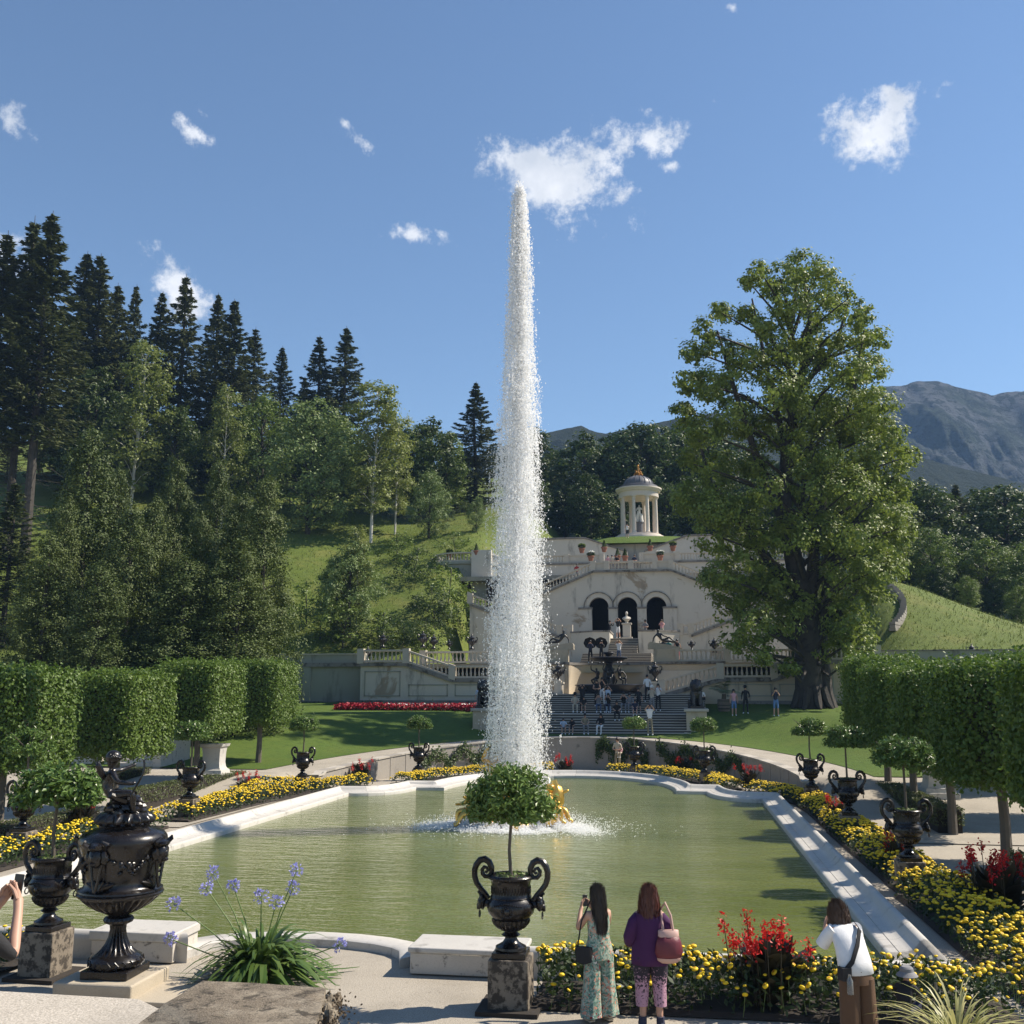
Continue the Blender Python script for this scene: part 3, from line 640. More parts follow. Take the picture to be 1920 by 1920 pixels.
balustrade(t, (-12.6, FV + .05, ztop(-12.6) + .03), (.95 - 3.6, FV + .05, 15.48), .82, posts=(1, 0)); balustrade(t, (.95 - 3.6, FV + .05, 15.48), (-1.4, FV + .05, 15.48), .82, solid=True, posts=(1, 1)); balustrade(t, (-1.4, FV + .05, 15.48), (.85, FV + .05, 15.48), .82, posts=(0, 1)); balustrade(t, (.85, FV + .05, 15.48), (3.1, FV + .05, 15.48), .82, posts=(0, 1)); balustrade(t, (3.1, FV + .05, 15.48), (.95 + 3.6, FV + .05, 15.48), .82, solid=True, posts=(0, 1)); balustrade(t, (.95 + 3.6, FV + .05, 15.48), (14.2, FV + .05, ztop(14.2) + .03), .82, posts=(0, 1))
structure(MB().box(-17.8, 18.8, FV + 2.5, 74.5, 15.0, 15.42).build('upper_terrace_floor', M['gravel'], smooth=0))
# third terrace wall with balustrade, left round bastion
t3 = thing('upper_terrace_wall', 'cream retaining wall with balustrade below the temple mound', 'wall', (0, 0, 0))
for a, b in ((-17.5, -2.3), (1.5, 18.5)):
    MB().box(a, b, 74, 76, 12.5, 17.1).build('wall', M['plaster'], t3, 0); MB().box(a, b, 73.85, 76, 17.102, 17.28).build('cornice', M['cornice'], t3, 0)
for a, b, sd in ((-17.4, -14.2, 0), (-14.2, -6.0, 0), (-6.0, -2.4, 1), (1.6, 5.2, 1), (5.2, 10, 0), (10, 18.2, 0)): balustrade(t3, (a, 74.2, 17.29), (b, 74.2, 17.29), .84, solid=bool(sd), posts=(1, 1 if b in (-2.4, 18.2) else 0))
z = 15.42; v = 70.5
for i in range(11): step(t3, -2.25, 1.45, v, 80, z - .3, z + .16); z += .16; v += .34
structure(MB().box(-17.4, 18.4, 74.6, 85, 16.7, 17.12).build('top_terrace_floor', M['gravel'], smooth=0))
bs = thing('bastion', 'pale round bastion with balustrade left of the water jet', 'wall', (-16.3, 73.6, 0))
MB().lathe([(3.2, 9), (3.2, 16.9), (3.4, 16.95), (3.4, 17.2)], 32).build('wall', M['plaster_grey'], bs, 30)
MB().lathe([(3.3, 17.202), (3.3, 17.35), (3.0, 17.35)], 32, cap=False).build('plinth_rail', M['baluster'], bs, 30); MB().lathe([(3.35, 18.0), (3.35, 18.14), (2.95, 18.14), (2.95, 18.0)], 32, cap=False).build('hand_rail', M['baluster'], bs, 30)
mb = MB()
for i in range(60):
    a = i * 2 * math.pi / 60; mb.lathe([(.05, 17.35), (.085, 17.5), (.05, 17.7), (.04, 17.85), (.06, 18.0)], 6, M=Matrix.Translation((3.15 * math.cos(a), 3.15 * math.sin(a), 0)), cap=False)
stuff(mb.build('balusters', M['baluster'], bs))
MB().box(1.2, 3.2, -3.7, -3.05, 9, 18.25).build('pier', M['plaster'], bs, 0)
lb = thing('side_parapet', 'small pale parapet block with balusters left of the jet, under the bastion', 'wall', (-15.6, 70, 0))
MB().box(-1.2, 3, 0, 1.5, 8.5, 12.55).build('wall', M['plaster_grey'], lb, 0); MB().box(-1.35, 3, -.15, 1.5, 12.552, 12.8).build('cornice', M['cornice'], lb, 0); MB().box(-1.2, .1, .0, .5, 12.802, 13.7).build('end_block', M['plaster'], lb, 0); balustrade(lb, (.15, .25, 12.81), (3.2, .25, 12.81), .86)
# walls of the mound
mw = thing('mound_wall', 'pale sloping wall flanking the steps under the grassy temple mound', 'wall', (0, 0, 0)); C5 = .7
for s_ in (-1, 1):
    poly = [(C5 + s_ * .9, 17), (C5 + s_ * .9, 19.5), (C5 + s_ * 5.6, 21.15), (C5 + s_ * 12, 21.15), (C5 + s_ * 12, 17)]
    if s_ > 0: poly = poly[::-1]
    MB().prism(poly, 83.2, 84.2).build('sloping_wall', M['plaster'], mw, 0)
    q = [(C5 + s_ * .9, 19.52), (C5 + s_ * 5.6, 21.17), (C5 + s_ * 5.6, 21.32), (C5 + s_ * .9, 19.67)]; MB().prism(q if s_ > 0 else q[::-1], 83.0, 84.3).build('slope_cap', M['cornice'], mw, 0)
    MB().box(*sorted((C5 + s_ * 5.62, C5 + s_ * 12)), 83.0, 84.3, 21.17, 21.32).build('wall_cap', M['cornice'], mw, 0)
MB().box(C5 - 4.2, C5 + 4.2, 85.2, 86.2, 17, 20.75).build('front_wall', M['plaster'], mw, 0)
structure(link('temple_mound', grid('temple_mound', np.linspace(-12, 13.4, 40), np.linspace(84.0, 108, 60), lambda a, b: 20.7 + 2.05 * sstep(85.5, 93, b - .10 * np.abs(a - .7) ** 1.5), M['lawn'])))
# ------------------------------------------------------------------ round temple
tp = thing('round_temple', 'round open temple with columns, lead dome and gilded finial', 'temple', (.72, 96.3, 22.75))
MB().lathe([(3.6, 0), (3.55, .18), (3.1, .20), (3.05, .4), (2.7, .42), (2.68, .62)], 48).build('steps', M['temple'], tp)
for i in range(8):
    a = R(22.5 + 45 * i + 8); c = (2.15 * math.cos(a), 2.15 * math.sin(a))
    col_ = MB().box(c[0] - .3, c[0] + .3, c[1] - .3, c[1] + .3, .622, .74).lathe([(.29, .742), (.30, .80), (.25, .86), (.235, .92), (.23, 2.4), (.195, 4.7)], 16, M=Matrix.Translation((*c, 0))).build('column', M['temple'], tp)
    cp = MB().lathe([(.2, 4.702), (.23, 4.8), (.21, 4.85), (.27, 5.0), (.25, 5.05), (.34, 5.2)], 16, flute=[(4.78, 5.1, 8, .15)], M=Matrix.Translation((*c, 0))).box(c[0] - .32, c[0] + .32, c[1] - .32, c[1] + .32, 5.202, 5.27).build('capital', M['temple'], col_)
MB().lathe([(1.75, 5.272), (2.45, 5.275), (2.48, 5.55), (2.42, 5.56), (2.45, 5.9), (2.6, 5.95), (2.75, 6.2), (2.85, 6.25), (2.85, 6.42), (2.4, 6.46), (1.75, 6.46)], 48).build('entablature', M['temple'], tp)
mb = MB()
for i in range(64):
    a = i * 2 * math.pi / 64; mb.box(-.045, .045, -.05, .05, 5.98, 6.14, M=Matrix.Translation((2.62 * math.cos(a), 2.62 * math.sin(a), 0)) @ Matrix.Rotation(a, 4, 'Z'))
stuff(mb.build('dentils', M['temple'], tp))
MB().lathe([(2.42, 6.462), (2.38, 6.75), (2.0, 6.86), (1.85, 6.9)], 48).build('attic_ring', M['slate'], tp)
dm = MB().lathe([(1.85, 6.902)] + [(1.85 * math.cos(t), 6.9 + 1.25 * math.sin(t)) for t in np.linspace(.1, 1.45, 9)], 48).build('dome', M['slate'], tp)
for i in range(18):
    a = i * 2 * math.pi / 18; MB().tube([((1.87 * math.cos(t)) * math.cos(a), (1.87 * math.cos(t)) * math.sin(a), 6.9 + 1.27 * math.sin(t)) for t in np.linspace(.02, 1.4, 8)], .035, 5).build('rib', M['slate'], dm)
fn = MB()
for i in range(10): fn.ell((.45 * math.cos(i * 2.4), .45 * math.sin(i * 2.4), 8.2 + .1 * (i % 4)), (.16, .16, .2), 7, 5)
fn.tube([(0, 0, 8.1), (0, 0, 8.6), (.03, 0, 9.0), (0, 0, 9.35)], [.3, .2, .12, .14], 8); fn.ell((0, 0, 9.45), .14, 8, 6); fn.tube([(-.4, 0, 8.9), (0, 0, 8.75), (.4, 0, 8.95)], [.06, .1, .06], 6); fn.ell((.3, .1, 8.55), (.14, .14, .22), 7, 5); fn.ell((-.28, -.1, 8.5), (.14, .14, .24), 7, 5)
fn.build('gilded_finial', simple('aged_gilding', (.42, .19, .035), .4, .6), tp)
# ------------------------------------------------------------------ figures: one skinned surface per body
J0 = dict(pel=(0, 0, .95), sp=(0, .01, 1.12), ch=(0, .0, 1.32), nk=(0, .01, 1.475), hd=(0, -.015, 1.60), ht=(0, -.015, 1.67))
S0 = dict(sh=(.165, .01, 1.41), el=(.225, .03, 1.13), wr=(.245, -.06, .89), hn=(.245, -.09, .80), hip=(.09, 0, .90), kn=(.10, -.02, .50), an=(.11, .03, .09), to=(.125, -.13, .045))
RAD = dict(pel=(.145, .105), sp=(.125, .095), ch=(.15, .105), nk=(.05, .05), hd=(.078, .092), ht=(.06, .07), sh=(.062, .062), el=(.043, .043), wr=(.03, .03), hn=(.036, .025), hip=(.09, .09), kn=(.06, .06), an=(.04, .042), to=(.036, .03))
BONES = [('pel', 'sp', 'torso'), ('sp', 'ch', 'torso'), ('ch', 'nk', 'torso'), ('nk', 'hd', 'head'), ('hd', 'ht', 'head')]
SB = [('ch', 'sh', 'torso'), ('sh', 'el', 'arm_u'), ('el', 'wr', 'arm_l'), ('wr', 'hn', 'hand'), ('pel', 'hip', 'hips'), ('hip', 'kn', 'leg_u'), ('kn', 'an', 'leg_l'), ('an', 'to', 'foot')]
def pose(both=None, L=None, Rr=None, **c):
    j = {k: np.array(v, float) for k, v in {**J0, **c}.items()}
    for s_, nm, ov in ((1, 'L', L), (-1, 'R', Rr)):
        for k, v in {**S0, **(both or {}), **(ov or {})}.items(): j[k + nm] = np.array((v[0] * s_, v[1], v[2]), float)
    return j
SPEC = {}
def spec(name, j, rs=1., rad=None, heads=1.): SPEC[name] = (j, rs, rad or {}, heads)
spec('stand', pose())
spec('stand_b', pose(L=dict(el=(.25, .06, 1.15), wr=(.20, -.1, .98), hn=(.14, -.14, .98)), Rr=dict(kn=(.12, -.06, .50), an=(.15, -.02, .09), to=(.19, -.17, .045))))
spec('photo', pose(both=dict(el=(.22, -.16, 1.22), wr=(.09, -.30, 1.46), hn=(.05, -.33, 1.54)), Rr=dict(kn=(.11, -.04, .5), an=(.14, -.0, .09))))
spec('photo_up', pose(both=dict(el=(.26, -.10, 1.42), wr=(.12, -.24, 1.62), hn=(.06, -.28, 1.68)), L=dict(an=(.15, .05, .09))))
spec('folded', pose(both=dict(el=(.24, .0, 1.14), wr=(.08, -.16, 1.12), hn=(-.02, -.18, 1.14))))
SIT = dict(pel=(0, .27, .52), sp=(0, .30, .68), ch=(0, .26, .87), nk=(0, .22, 1.02), hd=(0, .18, 1.145), ht=(0, .175, 1.215))
spec('sit', pose(both=dict(sh=(.165, .25, .96), el=(.23, .08, .76), wr=(.13, -.14, .66), hn=(.07, -.18, .67), hip=(.09, .22, .50), kn=(.13, -.20, .55), an=(.12, -.22, .13), to=(.13, -.37, .06)), **SIT))
spec('sit_photo', pose(both=dict(sh=(.165, .25, .96), el=(.2, .02, .85), wr=(.09, -.08, 1.05), hn=(.05, -.10, 1.12), hip=(.09, .22, .50), kn=(.13, -.20, .55), an=(.12, -.22, .13), to=(.13, -.37, .06)), **SIT))
spec('lean', pose(both=dict(el=(.26, .10, 1.12), wr=(.2, -.16, 1.05), hn=(.12, -.22, 1.06))))
spec('bend', pose(pel=(0, .02, .95), sp=(0, -.05, 1.10), ch=(0, -.15, 1.27), nk=(0, -.25, 1.40), hd=(0, -.34, 1.49), ht=(0, -.37, 1.56), both=dict(sh=(.165, -.18, 1.34), el=(.25, -.34, 1.12), wr=(.09, -.50, 1.27), hn=(.055, -.53, 1.33))))
spec('phone', pose(both=dict(el=(.24, -.14, 1.17), wr=(.10, -.30, 1.38), hn=(.065, -.325, 1.43)), L=dict(an=(.13, -.02, .09), to=(.16, -.17, .045))))
spec('crouch', pose(pel=(0, .12, .32), sp=(0, .10, .48), ch=(0, .0, .66), nk=(0, -.08, .80), hd=(0, -.14, .90), ht=(0, -.16, .97), both=dict(sh=(.16, -.03, .74), el=(.24, -.16, .52), wr=(.12, -.32, .48), hn=(.08, -.36, .48), hip=(.10, .1, .30), kn=(.18, -.26, .46), an=(.13, .0, .10), to=(.15, -.14, .05))))
# statues
spec('st_sit', pose(L=dict(sh=(.17, .2, .98), el=(.30, .1, .80), wr=(.28, -.1, .6), hn=(.27, -.14, .55), hip=(.1, .2, .48), kn=(.16, -.2, .55), an=(.12, -.24, .14), to=(.12, -.4, .05)), Rr=dict(sh=(.17, .2, .98), el=(.36, .05, 1.1), wr=(.30, -.05, 1.32), hn=(.25, -.06, 1.4), hip=(.1, .2, .48), kn=(.12, -.25, .40), an=(.05, -.1, .12), to=(.05, -.26, .05)), **SIT), 1.08)
spec('st_recline', pose(pel=(0, 0, .26), sp=(-.06, 0, .42), ch=(-.20, 0, .62), nk=(-.24, 0, .78), hd=(-.22, -.03, .90), ht=(-.20, -.03, .98),
     L=dict(sh=(-.05, 0, .70), el=(.12, -.12, .55), wr=(.30, -.14, .50), hn=(.38, -.14, .48), hip=(.08, -.05, .25), kn=(.48, -.06, .46), an=(.82, -.08, .18), to=(.96, -.08, .14)),
     Rr=dict(sh=(.34, .02, .66), el=(.52, .05, .40), wr=(.56, -.05, .14), hn=(.56, -.12, .10), hip=(-.10, .08, .22), kn=(-.55, .05, .20), an=(-.95, .04, .10), to=(-1.08, .0, .10))), 1.1)
spec('st_stand', pose(L=dict(el=(.24, -.05, 1.2), wr=(.1, -.18, 1.3), hn=(.04, -.2, 1.36)), Rr=dict(el=(.27, .02, 1.14), wr=(.22, -.12, 1.0), hn=(.18, -.16, .95), kn=(.10, -.10, .5))), 1.12)
PUT = {k: np.array(v) for k, v in pose(both=dict(sh=(.15, .2, .92), el=(.30, .06, .90), wr=(.40, -.16, .98), hn=(.44, -.24, 1.02), hip=(.11, .2, .48), kn=(.22, -.18, .46), an=(.20, -.34, .16), to=(.22, -.46, .12)), Rr=dict(sh=(.15, .2, .92), el=(.34, .1, .74), wr=(.34, -.16, .70), hn=(.30, -.24, .72), hip=(.11, .2, .48), kn=(.2, -.2, .52), an=(.14, -.22, .18), to=(.15, -.36, .10)),
        pel=(0, .26, .50), sp=(0, .28, .66), ch=(0, .25, .82), nk=(0, .22, .95), hd=(0, .19, 1.11), ht=(0, .18, 1.22)).items()}
spec('putto', PUT, 1.25, dict(hd=(.125, .14), ht=(.10, .11), pel=(.16, .13), sp=(.15, .12)))
spec('gold_putto', PUT, 1.65, dict(hd=(.15, .165), ht=(.12, .13), pel=(.17, .15), sp=(.16, .14)))
spec('gold_goddess', SPEC['st_sit'][0], 1.45)
def build_specs():
    objs = {}
    for nm, (j, rs, rad, hs) in SPEC.items():
        bm = bmesh.new(); lay = bm.verts.layers.skin.verify(); vs = {}
        for k, p in j.items():
            v = bm.verts.new(p); b = k[:-1] if k[-1] in 'LR' and k not in J0 else k; r = rad.get(b, RAD[b]); m_ = rs if b not in ('hd', 'ht') else 1.
            v[lay].radius = (r[0] * m_, r[1] * m_); v[lay].use_root = (k == 'pel'); vs[k] = v
        for a, b, g in BONES: bm.edges.new((vs[a], vs[b]))
        for s_ in 'LR':
            for a, b, g in SB: bm.edges.new((vs[a if a in J0 else a + s_], vs[b + s_]))
        me = bpy.data.meshes.new('skel'); bm.to_mesh(me); bm.free(); o = bpy.data.objects.new('skel', me); COL.objects.link(o)
        sk = o.modifiers.new('s', 'SKIN'); sk.branch_smoothing = .6; sk.use_smooth_shade = True; ss = o.modifiers.new('d', 'SUBSURF'); ss.levels = 1; ss.render_levels = 1; objs[nm] = o
    dg = bpy.context.evaluated_depsgraph_get(); out = {}
    for nm, o in objs.items():
        me = bpy.data.meshes.new_from_object(o.evaluated_get(dg)); j = SPEC[nm][0]; n = len(me.polygons)
        c = np.empty(n * 3); me.polygons.foreach_get('center', c); c = c.reshape(-1, 3); best = np.full(n, 9.); grp = np.zeros(n, int); names = []
        segs = list(BONES) + [(a if a in J0 else a + s_, b + s_, g) for s_ in 'LR' for a, b, g in SB]
        GN = ['torso', 'head', 'arm_u', 'arm_l', 'hand', 'hips', 'leg_u', 'leg_l', 'foot']
        for a, b, g in segs:
            A, B = j[a], j[b]; d = B - A; t = np.clip(((c - A) @ d) / (d @ d), 0, 1); dist = np.linalg.norm(c - (A + t[:, None] * d), axis=1) / (1.0 if g in ('head', 'torso', 'hips') else .85)
            k = dist < best; best[k] = dist[k]; grp[k] = GN.index(g)
        out[nm] = (me, grp, GN); 
    for o in objs.values():
        m_ = o.data; bpy.data.objects.remove(o); bpy.data.meshes.remove(m_)
    return out
FIG = build_specs()
OUTFIT = dict(shorts=dict(torso=1, arm_u=1, hips=2, leg_u=2, foot=3), trousers=dict(torso=1, arm_u=1, hips=2, leg_u=2, leg_l=2, foot=3), long=dict(torso=1, arm_u=1, arm_l=1, hips=2, leg_u=2, leg_l=2, foot=3),
              sleeveless=dict(torso=1, hips=2, leg_u=2, foot=3), dress=dict(torso=1, hips=1, leg_u=1, leg_l=1, foot=3), statue={})
_fm = {}
def figmesh(p, outfit):
    if (p, outfit) not in _fm:
        me, grp, GN = FIG[p]; m2 = me.copy(); m2.materials.clear()
        for _ in range(4): m2.materials.append(M['skin'])
        mp = np.array([OUTFIT[outfit].get(g, 0) for g in GN], np.int32); m2.polygons.foreach_set('material_index', mp[grp]); m2.polygons.foreach_set('use_smooth', np.full(len(grp), True)); _fm[(p, outfit)] = m2
    return _fm[(p, outfit)]
def figure(name, p, outfit, mats, parent=None, loc=None, rz=0., sc=1.):
    o = link(name, figmesh(p, outfit), parent, loc, rz); o.scale = (sc,) * 3
    for i, m_ in enumerate(mats):
        o.material_slots[i].link = 'OBJECT'; o.material_slots[i].material = m_
    return o
_hair = {}
def hairmesh(kind):
    if kind in _hair: return _hair[kind]
    mb = MB()
    mb.ell((0, .012, 1.635), (.094, .108, .105), 12, 8)
    if kind == 'long': mb.loft([[(x * w_, .085 + d_ + .02 * abs(x), z) for x in (-1, -.5, 0, .5, 1)] + [(x * w_, .03 + d_, z) for x in (1, .5, 0, -.5, -1)] for w_, d_, z in ((.085, .0, 1.66), (.1, .01, 1.55), (.11, .02, 1.42), (.09, .03, 1.28))])
    if kind == 'hat': mb.lathe([(.17, 1.655), (.175, 1.665), (.105, 1.69), (.10, 1.76), (.06, 1.79)], 14)
    me = mb.mesh('hair', [HAIR['dark']]); _hair[kind] = me; return me
def person(loc, rz, p, outfit, top, bottom, label, hair='dark', hk='short', sc=1., shoes='white', extra=None, group=None):
    t = thing('person', label, 'person', loc, rz, group)
    b = figure('body', p, outfit, [M['skin'], CL[top], CL[bottom], CL[shoes]], t); t.scale = (sc,) * 3
    j = SPEC[p][0]; off = j['hd'] - J0['hd']
    h = link('hair' if hk != 'hat' else 'hat', hairmesh(hk), t, off); h.material_slots[0].link = 'OBJECT'; h.material_slots[0].material = HAIR[hair] if hk != 'hat' else CL[hair if hair in CL else 'black']
    # face: nose, brow and mouth
    return t
def fingers(mb, wrist, tipdir, palm_n, thumb_side, curl=.5, s=1., mi=0):
    # palm and five separate tapering fingers; tipdir along the hand, palm_n out of the palm, thumb_side across
    w, d, n, t = [np.array(q, float) for q in (wrist, tipdir, palm_n, thumb_side)]; d, n, t = d / np.linalg.norm(d), n / np.linalg.norm(n), t / np.linalg.norm(t)
    rings = []
    for q, hw, ht_ in ((-.03, .026, .024), (0, .028, .021), (.04, .040, .019), (.085, .043, .016)):
        a = np.arange(10) * 2 * math.pi / 10; rings.append(w + d * q * s + (np.cos(a)[:, None] * t * hw + np.sin(a)[:, None] * n * ht_) * s)
    mb.loft(rings, mi=mi)
    for off, ln in ((.030, .070), (.010, .080), (-.011, .074), (-.031, .058)):
        b = w + (d * .080 + t * off) * s; p1 = b + (d * ln * .45 + n * curl * ln * .18) * s; p2 = p1 + (d * ln * .34 * (1 - curl * .5) + n * curl * ln * .42) * s; p3 = p2 + (d * ln * .25 * (1 - curl) + n * curl * ln * .40) * s
        mb.tube([b, p1, p2, p3], np.array([.0098, .0092, .0085, .0062]) * s, 7, mi)
    b = w + (d * .022 + t * .030) * s; p1 = b + (d * .032 + t * .026 + n * .012) * s; p2 = p1 + (d * .030 + t * .004 + n * .016 * (1 + curl)) * s
    mb.tube([b, p1, p2], np.array([.0125, .0105, .0075]) * s, 7, mi)
# ------------------------------------------------------------------ two-handled cast iron urns, their pedestals and bay trees
def urn_parts(t, hi=True):
    n = 96 if hi else 24
    bevel(MB().box(-.22, .22, -.22, .22, 0, .07).build('plinth', M['iron'], t, 0), .006, 1)
    MB().lathe([(.195, .072), (.205, .09), (.20, .12), (.16, .14), (.11, .17), (.08, .215), (.078, .235), (.10, .245), (.125, .262), (.10, .28), (.085, .30), (.09, .315)], n).build('foot', M['iron'], t)
    MB().lathe([(.09, .31), (.14, .325), (.20, .36), (.24, .405), (.258, .44), (.25, .465), (.236, .475)], n, flute=[(.33, .45, 24, .10)]).build('gadrooned_bowl', M['iron'], t)
    MB().lathe([(.236, .472), (.262, .495), (.30, .54), (.318, .60), (.31, .655), (.285, .70), (.268, .725), (.275, .74), (.265, .755), (.258, .80), (.258, .90), (.268, .94), (.285, .965), (.305, .975), (.31, .995), (.30, 1.01), (.285, 1.02), (.262, 1.02), (.255, .97)], n, cap=False).build('body', M['iron'], t)
    mb = MB()
    if hi:                                                   # woven relief band, rim leaves, medallion with bead garland
        for i in range(40):
            a = i * 2 * math.pi / 40
            for sg in (-1, 1): mb.tube([(.262 * math.cos(a + sg * k * .05), .262 * math.sin(a + sg * k * .05), .785 + k * .045) for k in range(3)], .0045, 4)
        for i in range(36):
            a = i * 2 * math.pi / 36; mb.tube([(.306 * math.cos(a), .306 * math.sin(a), .972), (.306 * math.cos(a + .09), .306 * math.sin(a + .09), 1.0)], .006, 4)
    for a0 in (R(-90), R(90)):
        c, s_ = math.cos(a0), math.sin(a0)
        for rr, n2 in ((.075, 20), (.055, 14)):
            for i in range(n2):
                q = i * 2 * math.pi / n2; x = rr * math.cos(q); mb.ell((.318 * c - s_ * x, .318 * s_ + c * x, .595 + rr * math.sin(q)), .009, 5, 4)
        mb.ell((.30 * c, .30 * s_, .595), (.045, .045, .055), 8, 6)
        for i in range(14): q = (i - 6.5) * .028; mb.ell((.315 * math.cos(a0 + q / .3), .315 * math.sin(a0 + q / .3), .675 + .02 * math.cos(q * 16)), .013, 5, 4)
    stuff(mb.build('relief', M['iron'], t))
    soil = MB().lathe([(.258, .975), (.12, 1.0), (.0, 1.005)], 16, cap=False).build('soil', M['dirt'], t)
    C = np.c_[rng.uniform(-.23, .23, (140 if hi else 40, 2)), np.zeros(140 if hi else 40)]; C = C[(C[:, 0] ** 2 + C[:, 1] ** 2) < .05]; C[:, 2] = 1.0 + rng.uniform(0, .035, len(C))
    v, f = leaves(C, rng.normal(size=C.shape) + [0, 0, 1], .045, .03); stuff(link('moss', np_mesh('moss', v, f, M['willow']), t))
    for s_ in (1, -1):
        pts = [(.30, .70), (.345, .76), (.41, .83), (.465, .90), (.49, .98), (.493, 1.06), (.47, 1.13), (.42, 1.19), (.355, 1.205), (.295, 1.17), (.26, 1.10), (.262, 1.03), (.30, .985), (.35, .985), (.385, 1.02), (.39, 1.07), (.36, 1.105), (.325, 1.095), (.31, 1.06), (.33, 1.035), (.352, 1.05)]
        rad = np.interp(np.arange(len(pts)), [0, 3, 8, 12, len(pts) - 1], [.034, .038, .046, .032, .018])
        h = MB().tube([(x * s_, 0, z) for x, z in pts], rad, 9).build('handle', M['iron'], t)
        mk = MB(); c = np.array([.385 * s_, 0, .645])
        mk.ell(c + (0, 0, .02), (.058, .075, .10), 10, 8, jit=.15); mk.ell(c + (.045 * s_, 0, -.035), (.034, .045, .05), 8, 6); mk.ell(c + (.06 * s_, 0, -.065), (.02, .03, .02), 6, 5); mk.ell(c + (.05 * s_, 0, .02), (.018, .016, .04), 6, 5)
        for y in (-.06, .06): mk.ell(c + (.0, y, .085), (.025, .03, .035), 6, 5); mk.ell(c + (.02 * s_, y * .9, -.0), (.03, .03, .06), 6, 5, jit=.2)
        mk.tube([c + (0, 0, .08), c + (.035 * s_, 0, .13), c + (.06 * s_, 0, .15)], [.03, .022, .02], 6); mk.tube([c + (-.10 * s_, 0, .0), c + (-.04 * s_, 0, .0)], .05, 8)
        mk.build('lion_mask', M['iron'], h)
        MB().torus(c + (.035 * s_, 0, -.135), .042, .009, 16, 6, 'x').build('ring', M['iron'], h)
def bay_crown(n, rx, rz, L, Wd, seed, fold=.1):
    rs = np.random.default_rng(seed); nb = 46
    B = unit(rs.normal(size=(nb, 3))); B[:, 2] = np.where(B[:, 2] < -.35, -.35 + .2 * rs.random(nb), B[:, 2]); B = B * (.66 + .24 * rs.random((nb, 1)))
    k = rs.integers(0, nb, n); C = B[k] + rs.normal(size=(n, 3)) * .155; r = np.linalg.norm(C, axis=1); C = C[r < 1.12]; C = C[C[:, 2] > -.42]; n = len(C)
    N = unit(C) * .7 + rs.normal(size=(n, 3)) * .55 + [0, 0, .45]; T = C * 1. + rs.normal(size=(n, 3)) * .5 + [0, 0, .5]
    return leaves(C * [rx, rx, rz], N, L * rs.uniform(.7, 1.25, n), Wd * rs.uniform(.8, 1.2, n), fold, T, rs)
def bay_tree(t, mesh, cz, rx, stem_h=.98, seed=0):
    r = random.Random(seed); b = r.uniform(-.03, .03)
    tr = MB().tube([(0, 0, 0), (b, b * .5, stem_h * .5), (0, 0, stem_h), (0, 0, cz)], [.026, .022, .020, .014], 8)
    for i in range(9):
        a = i * 2.4; tr.tube([(0, 0, stem_h * (.97 + .012 * i)), (rx * .3 * math.cos(a), rx * .3 * math.sin(a), stem_h + .10 + .02 * i), (rx * .62 * math.cos(a), rx * .62 * math.sin(a), cz + .03 * (i % 4))], [.012, .009, .005], 5)
    tr.build('trunk', M['bark_young'], t)
    link('crown', mesh, t, (0, 0, cz))
v, f = bay_crown(6500, .60, .50, .105, .036, 3); BAY_HI = np_mesh('bay_crown', v, f, M['bay'])
BAY_LO = []
for sd in (11, 12, 13):
    v, f = bay_crown(3600, .60, .44, .115, .05, sd); BAY_LO.append(np_mesh('bay_crown', v, f, M['bay']))
URNS = [  # pixel x, pixel y of the urn's foot, height of the pedestal's top, turn, crown mesh, crown scale, labels
    (958, 1792, .63, 0, 'near', 'central near', 'blotched square pedestal under the central urn, beside the stone bench', 'black urn with scroll handles, nearest of all, at the centre front', 'clipped bay tree with dense round crown in the nearest urn before the fountain'),
    (90, 1742, .63, -6, 0, 'near left', 'blotched square pedestal at the front, beside the large lidded urn', 'black scroll handled urn next to the large lidded urn with the putto', 'bay tree with loose crown in the urn next to the large lidded urn'),
    (42, 1558, .63, 4, 1, '', 'pedestal at the picture edge among yellow flowers, behind the lidded urn', 'black urn at the picture edge, half hidden by bay leaves', 'bay tree above the urn half hidden at the picture edge'),
    (355, 1497, .63, 0, 2, '', 'pedestal in the yellow bed beside the low box hedge', 'black urn in the yellow bed beside the low box hedge', 'small bay tree in front of the clipped lindens beside the low hedge'),
    (567, 1457, .63, 5, 0, '', 'pedestal in the yellow bed below the start of the curved path', 'black urn standing where the curved path climbs from the yellow bed', 'small bay tree against the sunlit lawn by the curved path'),
    (785, 1442, .5, 0, 1, '', 'pale pedestal below the curved wall, left of the water jet', 'black urn before the curved wall, left of the water jet', 'small bay tree against the shaded lawn left of the water jet'),
    (1190, 1438, .42, 0, 2, '', 'pedestal below the broad stairs beside the man with the baby', 'black urn below the broad stairs beside the man with the baby', 'small bright bay tree in front of the broad stairs'),
    (1322, 1450, .5, 0, 0, '', 'pedestal in the yellow bed right of the stairs', 'black urn in the yellow bed where the curved wall begins to sink', 'bay tree in front of the lawn below the potted palm'),
    (1522, 1477, .63, 0, 1, '', 'pedestal at the bend of the yellow bed on the sunny side', 'black urn at the bend of the yellow bed, against pale gravel', 'bay tree against the lawn before the great linden'),
    (1592, 1528, .63, 0, 2, '', 'pedestal hidden in yellow flowers, second along the straight rim', 'black urn in the straight yellow bed, second from the front', 'bay tree of the second urn along the straight pool rim'),
    (1705, 1613, .63, 0, 0, '', 'pedestal in yellow flowers, nearest along the straight rim', 'large looking black urn in the straight yellow bed, nearest on that side', 'bay tree in the nearest urn of the straight yellow bed, before clipped lindens')]
proto = None
